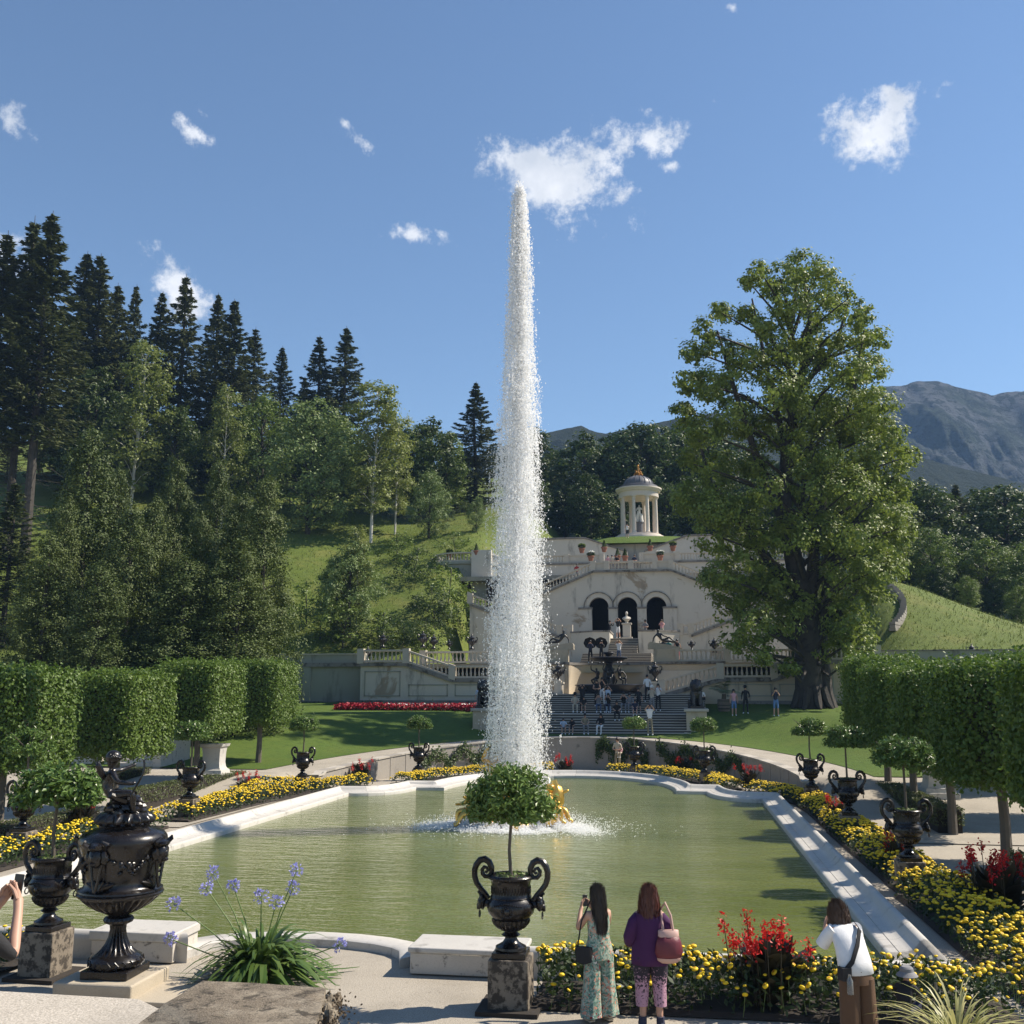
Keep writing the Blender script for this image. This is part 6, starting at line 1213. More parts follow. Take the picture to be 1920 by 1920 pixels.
# ------------------------------------------------------------------ small lidded urns on piers and parapets
def small_urn_mesh():
    mb = MB(); mb.box(-.2, .2, -.2, .2, 0, .1); mb.lathe([(.17, .1), (.1, .2), (.06, .3), (.12, .36), (.26, .5), (.34, .68), (.30, .84), (.2, .92), (.22, .98), (.28, 1.0), (.2, 1.06), (.1, 1.14), (.05, 1.2), (.08, 1.26), (.03, 1.34)], 20, flute=[(.36, .55, 12, .12)])
    for s_ in (-1, 1): mb.tube([(.3 * s_, 0, .72), (.46 * s_, 0, .82), (.48 * s_, 0, 1.0), (.38 * s_, 0, 1.06), (.32 * s_, 0, .98)], [.05, .045, .04, .04, .03], 7); mb.ell((.34 * s_, 0, .66), (.09, .1, .12), 7, 6, jit=.3)
    for i in range(14): a = i * 2 * math.pi / 14; mb.ell((.34 * math.cos(a), .34 * math.sin(a), .7 + .03 * (i % 2)), .06, 6, 4, jit=.4)
    return mb.mesh('lidded_garden_urn', M['bronze'])
SU = small_urn_mesh()
def small_urn(p, sc, lab, pier=None):
    if pier:
        t = thing('stone_pier', pier[1], 'pier', (p[0], p[1], pier[0])); h = p[2] - pier[0]
        MB().box(-.3, .3, -.3, .3, 0, h - .14).build('shaft', M['baluster'], t, 0); bevel(MB().box(-.38, .38, -.38, .38, h - .138, h - .003).build('cap', M['baluster'], t, 0), .02)
    o = link('lidded_garden_urn', SU, None, p); o.scale = (sc,) * 3; tag(o, lab, 'urn', 'small dark urns on the terraces')
a_, b_ = PV(1048, 1285, 43.4), PV(1229, 1285, 43.4)
small_urn((a_[0], 43.2, 4.9), 1.02, 'dark urn on a pier beside the bowl fountain, next to the water jet', (TOPZ - .1, 'stone pier under the dark urn next to the water jet')); small_urn((b_[0], 43.2, 4.9), 1.02, 'dark urn on a pier beside the bowl fountain, at the foot of the stair wing', (TOPZ - .1, 'stone pier under the dark urn at the foot of the stair wing'))
for x, y, sc, v, lab in [(690, 1214, 1.0, 45.5, 'dark urn at the start of the pale stair wing balustrade'), (718, 1214, 1.0, 46.5, 'dark urn second from the start of the pale stair wing balustrade'), (793, 1214, 1.1, 45.0, 'dark urn where the pale stair wing begins to descend'), (813, 1217, 1.0, 46.5, 'dark urn just behind the bend of the pale stair wing'), (842, 1218, .7, 47, 'squat dark urn on the terrace left of the jet'), (885, 1218, 1.05, 45.2, 'dark urn on a pier close to the spray'), (1297, 1219, .7, 47, 'squat dark urn behind the balustrade near the linden'), (1340, 1224, 1.0, 45.2, 'dark urn half hidden by linden leaves'), (1245, 1219, .8, 47.5, 'dark urn behind the reclining figure'), (1764, 1220, .6, 47, 'squat dark urn on the long wall right of the linden'), (1822, 1218, .95, 47, 'taller dark urn on the long wall right of the linden')]:
    p = PV(x, y, v); small_urn((p[0], v, p[2] if v > 44.9 and abs(p[0]) < 18 else 6.5), sc * .82, lab)
# ------------------------------------------------------------------ bust, Venus, pots
t = thing('stone_bust', 'pale bust on a tall pedestal in front of the middle arch', 'bust', (.52, 63.2, GZ)); t.scale = (.8, .8, .74)
bevel(MB().box(-.62, .62, -.5, .5, 0, .5).build('base', M['baluster'], t, 0), .03); bevel(MB().box(-.44, .44, -.38, .38, .502, 2.0).build('die', M['plaster'], t, 0), .02); bevel(MB().box(-.56, .56, -.48, .48, 2.002, 2.2).build('cap', M['baluster'], t, 0), .03)
MB().lathe([(.2, 2.2), (.14, 2.32), (.18, 2.42)], 14).tube([(0, 0, 2.4), (0, 0, 2.7), (0, 0, 2.98)], [.22, .42, .2], 14).ell((0, 0, 2.75), (.48, .26, .25), 14, 8).tube([(0, 0, 2.85), (0, -.02, 3.2)], [.13, .1], 10).ell((0, -.03, 3.38), (.16, .19, .22), 12, 9).ell((0, -.2, 3.36), (.04, .05, .06), 6, 5).build('bust', M['plaster'], t)
t = thing('venus_statue', 'white marble figure on a grey pedestal inside the round temple', 'statue', (.72, 96.3, 23.372))
MB().lathe([(.6, 0), (.58, .15), (.48, .2), (.46, 1.5), (.56, 1.56), (.56, 1.66)], 20).build('pedestal', M['slate'], t)
figure('figure', 'st_stand', 'statue', [M['statue_white']] * 4, t, (.05, 0, 1.66), R(15), 1.3); MB().tube([(-.3, .1, 1.7), (-.25, 0, 2.3), (-.1, .05, 2.9), (.2, .1, 2.6), (.3, .1, 1.7)], [.25, .22, .2, .25, .25], 10).build('drapery', M['statue_white'], t); figure('putto', 'putto', 'statue', [M['statue_white']] * 4, t, (-.35, -.1, 1.66), R(40), .75)
def pot(x, y, v, kind, lab, h=.82):
    p = PV(x, y, v); t = thing('potted_plant', lab, 'potted plant', (p[0], v, p[2]), 0, 'terracotta pots on the upper terraces'); t.scale = (h,) * 3
    MB().lathe([(.24, 0), (.36, .48), (.42, .5), (.42, .6), (.37, .62), (.33, .56)], 18).build('pot', M['terracotta'], t)
    rs = np.random.default_rng(int(x)); n = 500
    if kind == 'cone':
        fz = rs.random(n); a = rs.uniform(0, 6.28, n); r = .30 * (1 - fz) + .02; C = np.stack([r * np.cos(a), r * np.sin(a), .6 + fz * .9], 1); v_, f = leaves(C, C * [1, 1, 0] * 3 + rs.normal(size=(n, 3)) * .3, .12, .07, 0, None, rs); stuff(link('clipped_cone', np_mesh('clipped_cone', v_, f, M['beech_dark']), t)); MB().lathe([(.28, .58), (.02, 1.4)], 10).build('core', M['beech_dark'], t)
    else:
        C = unit(rs.normal(size=(n, 3))) * [.5, .5, .3] * rs.uniform(.6, 1, (n, 1)) + [0, 0, .85]; v_, f = leaves(C, rs.normal(size=(n, 3)) + [0, 0, 1], .16, .07, 0, None, rs); stuff(link('leaves', np_mesh('leaves', v_, f, M['bed_leaf']), t)); k = C[:, 2] > .9; v_, f = leaves(C[k] + [0, 0, .08], rs.normal(size=(k.sum(), 3)) + [0, 0, 1], .18, .15, 0, None, rs); stuff(link('flowers', np_mesh('flowers', v_, f, M['white_petal'] if kind == 'white' else M['beech']), t))
for x, y, v, k, lab in [(1133, 1035, 74.2, 'cone', 'clipped cone in a terracotta pot left of the temple steps'), (1219, 1033, 74.2, 'cone', 'clipped cone in a terracotta pot right of the temple steps'), (1172, 1052, 69.5, 'cone', 'clipped cone in a terracotta pot behind the top balustrade, between the visitors'), (1158, 1051, 70.5, 'cone', 'slim clipped cone in a pot just behind the top balustrade'), (1108, 1052, 68, 'white', 'white flowers in a terracotta pot left on the facade top'), (1238, 1051, 68, 'white', 'white flowers in a terracotta pot right on the facade top'), (1091, 1037, 74.2, 'green', 'spiky plant in a terracotta pot on the upper balustrade near the jet'), (1262, 1033, 74.2, 'green', 'spiky plant in a terracotta pot on the upper balustrade right of the temple'), (893, 1042, 70.1, 'cone', 'clipped cone in a pot on the bastion pier'), (877, 1120, 70.3, 'cone', 'clipped cone in a pot on the small parapet left of the jet'), (843, 1047, 71, 'green', 'low terracotta pot on the bastion rail')]: pot(x, y, v, k, lab)
# ------------------------------------------------------------------ red bed on the lawn, palm, plinths, rustic steps
rb = thing('red_flower_bed', 'long bed of red and white flowers on the lawn below the pale stair wing', 'flower bed', (0, 0, 0)); a_, b_ = GT(632, 1331), GT(900, 1333); n = 5200; t_ = rng.random(n); o_ = rng.uniform(-.9, .9, n)
C = np.stack([a_[0] + (b_[0] - a_[0]) * t_, a_[1] + (b_[1] - a_[1]) * t_ + o_, 0 * t_], 1); C[:, 2] = ground_z(C[:, 0], C[:, 1]) + .08 + rng.random(n) * .34
wh = (np.abs(o_ - .15) < .22) & (t_ > .35); N = rng.normal(size=(n, 3)) + [0, -.5, 1]
v, f = leaves(C[~wh], N[~wh], .17, .14); stuff(link('red_flowers', np_mesh('red_flowers', v, f, M['red_bed']), rb)); v, f = leaves(C[wh], N[wh], .12, .10); stuff(link('white_flowers', np_mesh('white_flowers', v, f, M['white_petal']), rb)); v, f = leaves(C[: 2600] * [1, 1, 1] + rng.normal(size=(2600, 3)) * .08 - [0, 0, .12], N[:2600], .16, .1); stuff(link('foliage', np_mesh('foliage', v, f, M['bed_leaf']), rb))
pb = GT(1358, 1334); pt = thing('palm_barrel', 'wooden barrel under the palm on the lawn', 'barrel', pb)
MB().lathe([(.36, 0), (.43, .35), (.40, .78), (.36, .78), (.33, .72)], 20).build('staves', M['wood'], pt)
for z in (.14, .36, .62): MB().lathe([(.425 if z == .36 else .405, z), (.435 if z == .36 else .415, z + .04), (.42, z + .06)], 20, cap=False).build('hoop', M['black'], pt)
pm = thing('palm', 'potted palm with arching pale green fronds in front of the stair wing', 'palm', (pb[0], pb[1], pb[2] + .75)); MB().tube([(0, 0, 0), (.02, 0, .35)], [.16, .13], 10).build('trunk', M['bark_young'], pm)
for i in range(22):
    a = i * 2.4; el = .35 + 1.0 * ((i * .618) % 1); L = rng.uniform(1.3, 1.9); t = np.linspace(0, 1, 22); d = np.array([math.cos(a), math.sin(a)]); ax = np.stack([d[0] * L * t * math.cos(el), d[1] * L * t * math.cos(el), .35 + L * t * math.sin(el) - .75 * L * t ** 2.2 * .6], 1); C, T = [], []
    for sd in (-1, 1):
        C.append(ax[3:] + np.stack([-d[1] * sd * .16 * np.sin(t[3:] * 2.9 + .2), d[0] * sd * .16 * np.sin(t[3:] * 2.9 + .2), -.06 + 0 * t[3:]], 1)); T.append(np.tile([-d[1] * sd + d[0] * .6, d[0] * sd + d[1] * .6, -.25], (19, 1)))
    C, T = np.concatenate(C), np.concatenate(T); v, f = leaves(C, np.tile([d[0] * .2, d[1] * .2, 1.], (len(C), 1)), .42, .045, 0, T); fr = link('frond', np_mesh('frond', v, f, M['willow']), pm); 
for px, py, lab in [(400, 1457, 'white stone statue base on the lawn edge behind the small bay tree'), (1757, 1493, 'white stone statue base on the gravel below the sunny clipped lindens')]:
    p = GT(px, py); t = thing('statue_base', lab, 'pedestal', p, R(4)); bevel(MB().box(-.62, .62, -.62, .62, -.1, .16).build('step', M['marble'], t, 0), .02); MB().lathe([(.74, .162), (.70, .30), (.60, .34), (.54, .42), (.50, .60), (.52, 1.0), (.56, 1.2), (.66, 1.26), (.70, 1.36)], 4, M=Matrix.Rotation(R(45), 4, 'Z')).build('die', M['marble'], t, 20)
p = AT(60, 1470, 50); q = AT(145, 1455, 50); t = thing('rustic_wall', 'rough whitewashed stone wall with a grated opening behind the bay trees', 'wall', (0, 0, 0)); z0 = float(ground_z(p[0], p[1])) - .3
MB().box(-27, -22.4, p[1], p[1] + 1, z0, z0 + 1.7).build('wall', M['bench'], t, 0); MB().box(-21.8, -20.9, p[1], p[1] + 1, z0, z0 + 2.1).build('pier', M['bench'], t, 0); MB().box(-21.9, -20.8, p[1] - .08, p[1] + 1.08, z0 + 2.102, z0 + 2.25).build('pier_cap', M['step'], t, 0)
for i in range(5): MB().box(-24.4 + .22 * i, -24.35 + .22 * i, p[1] - .05, p[1] - .01, z0 + .4, z0 + 1.2).build('grate_bar', M['black'], t, 0)
t = thing('garden_steps', 'short flight of pale steps beside the rustic wall', 'stairs', (0, 0, 0))
for i in range(6): bevel(MB().box(-20.85, -18.9, p[1] - .8 + .35 * i, p[1] + 2, z0, z0 + .45 + .15 * i).build('step', M['bench'], t, 0), .01)
bevel(MB().prism([(-18.88, z0), (-18.5, z0), (-18.5, z0 + 1.5), (-18.88, z0 + 1.5)], p[1] - .9, p[1] + 2).build('cheek_wall', M['bench'], t, 0), .02)
# dry stone wall on the right slope
t = thing('dry_stone_wall', 'curved grey dry stone wall on the meadow slope behind the linden', 'wall', (0, 0, 0)); rings = []
for k in np.linspace(0, 1, 26):
    x = 1610 + 85 * math.sin(k * 2.4) ** .8; p = PV(x, 1140, 52 + 12 * (1 - k)); z = terr(p[0], p[1]); rings.append((p[0], p[1], z))
for k in range(25):
    a_, b_ = np.array(rings[k]), np.array(rings[k + 1]); d = unit(b_ - a_)
    for row in range(3):
        L = np.linalg.norm(b_ - a_); MB().box(0, L * .96, -.22 + rng.normal() * .03, .22, -.3 + row * .24, -.3 + row * .24 + .22, M=Matrix.Translation(a_ + d * rng.uniform(0, .12)) @ Matrix.Rotation(math.atan2(d[1], d[0]), 4, 'Z')).build('stone', M['wall_grey'], t, 0)
# ------------------------------------------------------------------ foreground left: terrace ledge, slab, agapanthus
fl = thing('terrace_ledge', 'broad gravelly stone ledge at the bottom picture edge', 'ledge', (0, 0, 0))
a_ = [G(-120, 1850, .35), G(262, 1872, .35), G(330, 1905, .35), G(300, 2060, .35), G(-400, 2060, .35)]; bevel(MB().slab([(q[0], q[1]) for q in a_][::-1], -.05, .35).build('block', M['gravel_near'], fl, 0), .03, 2)
sb = thing('mossy_slab', 'weathered dark brown stone slab with ragged mossy edge at the bottom', 'stone slab', (0, 0, 0)); SZ = 1.05
oc = [G(250, 1925, SZ), G(310, 1880, SZ), G(380, 1838, SZ), G(470, 1842, SZ), G(560, 1848, SZ), G(612, 1852, SZ), G(604, 1890, SZ), G(590, 1925, SZ), G(580, 2100, SZ), G(120, 2100, SZ)]
mb = MB(); P2 = [np.array(q) for q in oc]; ring = []
for i in range(len(P2)):
    a_, b_ = P2[i], P2[(i + 1) % len(P2)]
    for t in np.linspace(0, 1, 9)[:-1]: ring.append(a_ + (b_ - a_) * t)
ring = np.array(ring); cen = ring.mean(0); rr = []
for dz, sc, j in ((-1.1, .90, .10), (-.7, .94, .10), (-.4, .97, .07), (-.22, 1.0, .05), (-.10, 1.0, .03), (-.03, 1.0, .010), (0, .99, .004)): q = cen + (ring - cen) * sc; q = q + rng.normal(size=q.shape) * j * [1, 1, .35]; q[:, 2] = np.where(dz == 0, SZ, q[:, 2] + dz); rr.append(q)
mb.loft(rr); mb.build('slab', M['slab'], sb, 55)
mb = MB(); e = P2[5]; w_ = P2[7]
for i in range(46):                                      # crumbling edge
    k = rng.random(); q = e + (w_ - e) * k * 1.5 + [abs(rng.normal()) * .13 * (.3 + k), rng.normal() * .06, -abs(rng.normal()) * .22 - .05]; mb.ell(q, rng.uniform(.04, .11, 3), 8, 6, jit=.7)
stuff(mb.build('crumbling_edge', M['slab'], sb, 25)); n = 1500; k = rng.random(n)[:, None]; C = e + (w_ - e) * k * 1.5 + np.c_[np.abs(rng.normal(size=n)) * .12, rng.normal(size=n) * .08, -np.abs(rng.normal(size=n)) * .2 - .03]
v, f = leaves(C, rng.normal(size=(n, 3)) + [0, 0, .6], .035, .025); stuff(link('moss', np_mesh('moss', v, f, leafmat('dry_moss', (.05, .035, .022), (.11, .085, .05), .1, .9)), sb))
ag = G(486, 1838, .0); t = thing('agapanthus', 'arching strap leaved plant with pale violet flower heads beside the lidded urn', 'plant', ag); rs = np.random.default_rng(3); lv = []
for i in range(360):
    a = rs.uniform(0, 6.28); L = rs.uniform(.85, 1.42); el = rs.uniform(.45, 1.5); w_ = rs.uniform(.026, .040); r0 = .22 * math.sqrt(rs.random()); d = np.array([math.cos(a), math.sin(a), 0]); sd = np.array([-d[1], d[0], 0]); b = d * r0 + [rs.normal() * .05, rs.normal() * .05, .05]; c = []
    for k, ww in ((0, .7), (.22, 1.), (.45, 1.), (.65, .95), (.82, .7), (.95, .35), (1, .05)):
        m_ = b + d * L * .78 * (k * math.cos(el) + .30 * k * k) + np.array([0, 0, 1]) * L * (k * math.sin(el) * .95 - (.42 + .45 * math.cos(el)) * k ** 2.3); m_[2] = max(m_[2], .03); c += [m_ - sd * w_ * ww, m_ + sd * w_ * ww + [0, 0, .006]]
    lv.append((np.array(c), np.array([(2 * k, 2 * k + 1, 2 * k + 3, 2 * k + 2) for k in range(6)])))
v, f = cat_q(lv); stuff(link('leaves', np_mesh('leaves', v, f, M['agap_leaf'], None, True), t)); MB().lathe([(.24, 0), (.30, .2), (.28, .2)], 16).build('pot', M['terracotta'], t)
for x, y in [(400, 1637), (388, 1667), (438, 1662), (326, 1695), (318, 1760), (490, 1680), (518, 1692), (556, 1632), (550, 1665), (636, 1772)]:
    dp = rs.normal() * .15; p = AT(x, y, float((ag - CAM) @ _h) + dp) - ag; s_ = MB().tube([(p[0] * .1, p[1] * .1, .15), (p[0] * .55, p[1] * .5, p[2] * .62), tuple(p)], [.011, .010, .008], 5).build('flower_stalk', M['stem'], t)
    n = 42; D_ = unit(rs.normal(size=(n, 3)) + [0, 0, .35]); rr_ = rs.uniform(.055, .10, n)[:, None]; C = p + D_ * rr_; ped = MB()
    for q in C[::2]: ped.tube([p, q], .0018, 3, cap=False)
    stuff(ped.build('pedicels', M['stem'], s_)); cs, Ns, Ts = [], [], []
    for q, d in zip(C, D_):
        for k in range(4): e = unit(rs.normal(size=3)); cs.append(q + d * .012 + e * .008); Ns.append(np.cross(d, e) + d * .3); Ts.append(d + e * .5)
    v, f = leaves(np.array(cs), np.array(Ns), .044, .017, .05, np.array(Ts), rs); stuff(link('flower_head', np_mesh('flower_head', v, f, M['violet']), s_))
# variegated grass at the lower right corner
p = G(1800, 1990, .0); vg = thing('striped_grass', 'cream and green striped grass clump in the lower right corner', 'plant', p); lv = []
for i in range(150):
    a = rs.uniform(0, 6.28); L = rs.uniform(.6, 1.15); el = rs.uniform(.55, 1.5); w_ = rs.uniform(.008, .016); d = np.array([math.cos(a), math.sin(a), 0]); sd = np.array([-d[1], d[0], 0]); b = d * .12 * rs.random() + [0, 0, .1]; c = []
    for k, ww in ((0, .8), (.25, 1.), (.5, 1.), (.72, .8), (.9, .45), (1, .05)): m_ = b + d * L * (k * math.cos(el) + .35 * k * k) + np.array([0, 0, 1]) * L * (k * math.sin(el) * 1.0 - (.35 + .3 * math.cos(el)) * k ** 2.4); c += [m_ - sd * w_ * ww, m_ + sd * w_ * ww]
    lv.append((np.array(c), np.array([(2 * k, 2 * k + 1, 2 * k + 3, 2 * k + 2) for k in range(5)])))
v, f = cat_q(lv); stuff(link('blades', np_mesh('blades', v, f, M['varieg'], None, True), vg)); MB().lathe([(.2, -.1), (.25, .12), (.1, .2)], 12).build('root_clump', M['dirt'], vg)
# ------------------------------------------------------------------ people: small visitors on stairs and terraces
def stair_z(v):
    z = 1.66
    if v < 32.4: return z
    if v < 36.6: return z + .149 * min(8, int((v - 32.4) / .33) + 1)
    return z + .149 * 8 + .135 * min(9, int((v - 36.6) / .36) + 1)
def who(x, v, z, p, outfit, top, bottom, label, rz=0, **k):
    u = PV(x, 1300, v)[0]; return person((u, v, stair_z(v) if z is None else z), R(rz), p, outfit, top, bottom, label, **k)
gs = 'visitors on the stairs and terraces'
who(1056, 32.0, None, 'sit', 'shorts', 'paleblue', 'grey', 'child in pale shirt sitting lowest on the stairs next to the jet', 8, sc=.8, group=gs)
who(1071, 32.0, None, 'sit', 'shorts', 'black', 'navy', 'child in dark clothes sitting lowest on the stairs, second from the jet', -5, sc=.8, group=gs)
who(1097, 31.95, None, 'sit', 'trousers', 'khaki', 'grey', 'man in khaki shirt sitting lowest on the stairs', 12, group=gs)
who(1124, 31.95, None, 'sit', 'long', 'black', 'white', 'long haired woman in black and white sitting lowest on the stairs', -12, hk='long', group=gs)
who(1078, 36.15, None, 'sit', 'trousers', 'beige', 'beige', 'person in beige with dark cap sitting on the landing', 6, hk='hat', hair='black', group=gs)
who(1094, 36.1, None, 'sit', 'shorts', 'black', 'khaki', 'small figure with pale skirt sitting at the landing beside the standing man in black', 0, sc=.85, group=gs)
who(1122, 36.1, None, 'sit_photo', 'trousers', 'grey', 'denim', 'person in grey sitting on the landing and taking a picture', 5, group=gs)
who(1139, 36.1, None, 'sit_photo', 'trousers', 'black', 'navy', 'person in black sitting on the landing and taking a picture', -8, hk='long', group=gs)
who(1156, 34.0, None, 'sit', 'trousers', 'black', 'black', 'man in black with white shoes sitting halfway down the lower flight', 4, group=gs)
who(1169, 36.2, None, 'sit_photo', 'trousers', 'black', 'grey', 'broad person in black sitting on the landing behind the bay crown', 0, sc=1.05, group=gs)
who(1181, 36.1, None, 'sit', 'long', 'grey', 'grey', 'person in grey sitting on the landing right of the group', 10, group=gs)
who(1190, 34.6, None, 'sit', 'shorts', 'navy', 'navy', 'child whose head shows just above the bay crown', 0, sc=.8, group=gs)
who(1092, 36.45, None, 'photo_up', 'long', 'black', 'black', 'tall man all in black standing on the landing with raised phone', 5, sc=1.05, group=gs)
who(1119, 37.4, None, 'folded', 'dress', 'black', 'black', 'woman in a black dress standing on the upper flight', 0, hk='long', group=gs)
who(1129, 37.8, None, 'photo', 'trousers', 'black', 'white', 'woman in black top and white trousers standing on the upper flight', 0, hk='long', group=gs)
who(1140, 36.5, None, 'photo_up', 'dress', 'paleblue', 'paleblue', 'woman in a long pale blue dress with raised arms on the landing', -6, hair='brown', hk='long', group=gs)
who(1197, 36.5, None, 'stand', 'shorts', 'black', 'black', 'teenager in black standing alone on the landing', 0, sc=.93, group=gs)
who(1214, 38.4, None, 'stand_b', 'trousers', 'white', 'black', 'man in white shirt and black trousers high on the upper flight', 10, sc=1.03, group=gs)
who(1234, 36.6, None, 'photo', 'trousers', 'white', 'black', 'woman in white shirt and black trousers beside the lion', -8, hk='long', group=gs)
who(1222, 36.5, None, 'photo', 'long', 'beige', 'grey', 'person in patterned pale clothes and hat between the two white shirts', 5, hk='hat', hair='white', group=gs)
who(1217, 31.6, None, 'photo_up', 'trousers', 'white', 'khaki', 'man in white printed shirt and khaki trousers at the foot of the stairs', 6, sc=1.05, hair='brown', group=gs)
for x, y, p, o, a, b, lab, kw in [(1316, 1341, 'folded', 'shorts', 'white', 'grey', 'man in white shirt and grey shorts with shoulder bag on the lawn', {}), (1377, 1343, 'stand', 'sleeveless', 'pink', 'blue', 'woman in pink top and denim shorts by the palm', dict(hk='long', sc=.96)), (1399, 1339, 'stand_b', 'long', 'black', 'black', 'person all in black with hat right of the palm', dict(hk='hat', hair='black')), (1456, 1344, 'photo', 'shorts', 'navy', 'blue', 'man in navy shirt and blue shorts near the linden trunk', {}), (898, 1335, 'stand', 'trousers', 'paleblue', 'grey', 'visitor in pale blue seen through the spray left of the jet', {})]:
    q = GT(x, y); person(q, R(random.uniform(-12, 12)), p, o, a, b, lab, group='visitors on the lawn', **kw)
q = GT(1316, 1341); bag = MB().box(-.13, .13, -.05, .05, 0, .2).tube([(-.12, 0, .18), (-.25, .05, .42), (-.2, .1, .62)], .012, 5).mesh('shoulder_bag', CL['black']); o = link('shoulder_bag', bag, None, q + [.12, -.16, .92]); tag(o, 'small black shoulder bag on the man in the white shirt on the lawn', 'bag')
for x, lab, c in ((1108, 'visitor in dark clothes under the first black umbrella on the terrace', 'navy'), (1129, 'visitor in black under the second black umbrella on the terrace', 'black')):
    who(x, 48.0, T2 - .02, 'photo', 'long', c, 'black', lab, 0, group=gs); u = PV(x, 1300, 48)[0]
    um_rot = R(-62); um = thing('umbrella', 'black open umbrella held by the visitor ' + ('in dark clothes' if c == 'navy' else 'all in black') + ' on the terrace', 'umbrella', (u - .05, 48.05, T2 + 1.35)); um.rotation_euler = (um_rot, 0, 0)
    cn = MB().lathe([(.50, .34), (.42, .43), (.26, .51), (.04, .55)], 8, cap=False).build('canopy', CL['black'], um); MB().tube([(0, 0, -.25), (0, 0, .62)], .012, 6).build('stick', M['black'], um)
who(1162, 47.9, T2 - .02, 'photo_up', 'shorts', 'white', 'denim', 'woman in white blouse and denim shorts on the terrace edge', -5, hair='blond', hk='long', group=gs)
who(1256, 47.2, T2 - .02, 'stand', 'trousers', 'teal', 'grey', 'man in grey green shirt behind the terrace balustrade', 0, hair='grey', group=gs)
who(1272, 47.2, T2 - .02, 'stand_b', 'sleeveless', 'black', 'red', 'woman in black top and red skirt behind the terrace balustrade', 0, group=gs)
who(1146, 61.0, GZ, 'photo', 'long', 'black', 'black', 'visitor in dark clothes at the parapet beside the middle arch', 60, group=gs)
who(1161, 58.4, GZ, 'photo_up', 'shorts', 'black', 'white', 'man in black shirt and white shorts on the grotto stairs', 0, group=gs)
who(1213, 61.2, GZ, 'folded', 'trousers', 'grey', 'grey', 'visitor in grey with hat behind the right grotto parapet', 0, hk='hat', hair='black', group=gs)
who(1244, 60.6, GZ, 'photo', 'shorts', 'pink', 'beige', 'visitor in pink shirt photographing from the right grotto parapet', 0, hair='brown', group=gs)
for x, c, lab in ((1144, 'pink', 'visitor in pink at the top balustrade, first of three'), (1152, 'beige', 'visitor in beige at the top balustrade, middle of three'), (1161, 'black', 'visitor in black at the top balustrade beside the white cloth'), (1195, 'navy', 'visitor in dark clothes at the top balustrade right of the potted cones'), (1084, 'red', 'visitor on the sloping top stairs near the jet')): who(x, 67.6 if x != 1084 else 67.2, 15.43 if x != 1084 else 14.6, 'folded', 'trousers', c, 'grey', lab, 0, group=gs)
who(1182, 88.6, 21.9, 'photo', 'shorts', 'white', 'black', 'visitor in white shirt and black shorts on the grass below the temple', 0, group=gs)
mv = 26.2; u = PV(1158, 1430, mv)[0]
person((u, mv, .0), R(-20), 'folded', 'trousers', 'beige', 'khaki', 'man in cream shirt carrying a baby on the path below the wall', hair='brown', sc=1.03, group='man with baby')
bb = person((u + .14, mv - .16, .72), R(-20), 'sit', 'long', 'pink', 'beige', 'baby in pale clothes held on the arm of the man below the wall', hair='blond', sc=.52, group='man with baby')
# ------------------------------------------------------------------ near people
def ring(cx, cy, z, w, d, n=28, fold=0., k=9, ph=0.): a = np.arange(n) * 2 * math.pi / n; f = 1 + fold * np.sin(a * k + ph); return np.stack([cx + w * f * np.cos(a), cy + d * f * np.sin(a), np.full(n, float(z))], 1)
def strands(t, mat, spine, n, L, seed):
    # spine: rings (cx, cy, z, w, d) down the hair; thin locks lie on it and hang below it
    rs = np.random.default_rng(seed); k = rs.random(n) * (len(spine) - 1.001); i = k.astype(int); q = (k - i)[:, None]; A = np.array(spine, float); P = A[i] * (1 - q) + A[i + 1] * q; a = rs.uniform(0, 6.283, n)
    e = np.stack([np.cos(a), np.sin(a), 0 * a], 1); C = np.stack([P[:, 0] + P[:, 3] * 1.03 * e[:, 0], P[:, 1] + P[:, 4] * 1.03 * e[:, 1], P[:, 2]], 1) + rs.normal(size=(n, 3)) * .006; T = (A[i + 1] - A[i])[:, :3] * [1, 1, 1.] + rs.normal(size=(n, 3)) * .012 + e * .01 * np.array([1, 1, 0]); v, f = leaves(C, e + rs.normal(size=(n, 3)) * .15, L * rs.uniform(.6, 1.3, n), .014, .0, T, rs); stuff(link('hair_locks', np_mesh('hair_locks', v, f, mat), t))
def near(x, yfeet, ytop, Hbase, rz, label):
    p = G(x, yfeet, 0.); D = float((p - CAM) @ _h); H = AT(x, ytop, D)[2]; t = thing('person', label, 'person', p, R(rz)); t.scale = (H / Hbase,) * 3; return t
def body(t, p, mats, hands=True):
    b = figure('body', p, 'statue', [M['skin']] * 4, t); j = SPEC[p][0]
    if hands:
        for s_ in 'LR':
            mb = MB(); sg = 1 if s_ == 'L' else -1; d = j['hn' + s_] - j['wr' + s_]; fingers(mb, j['wr' + s_] + d * .3, d + [0, -.02, .02], (-sg * .6, .4, 0), (0, .3, .9), .55); mb.build('hand', M['skin'], t)
    return b
def phone(t, off, lab, rz=0.):
    w = t.matrix_basis @ Vector(off); o = MB().box(-.038, .038, -.005, .005, -.078, .078).mesh('phone', M['black']); o = link('phone', o, None, w); o.rotation_euler = (R(8), 0, t.rotation_euler[2] + rz); bevel(o, .006, 2); tag(o, lab, 'phone'); o.scale = t.scale; return o
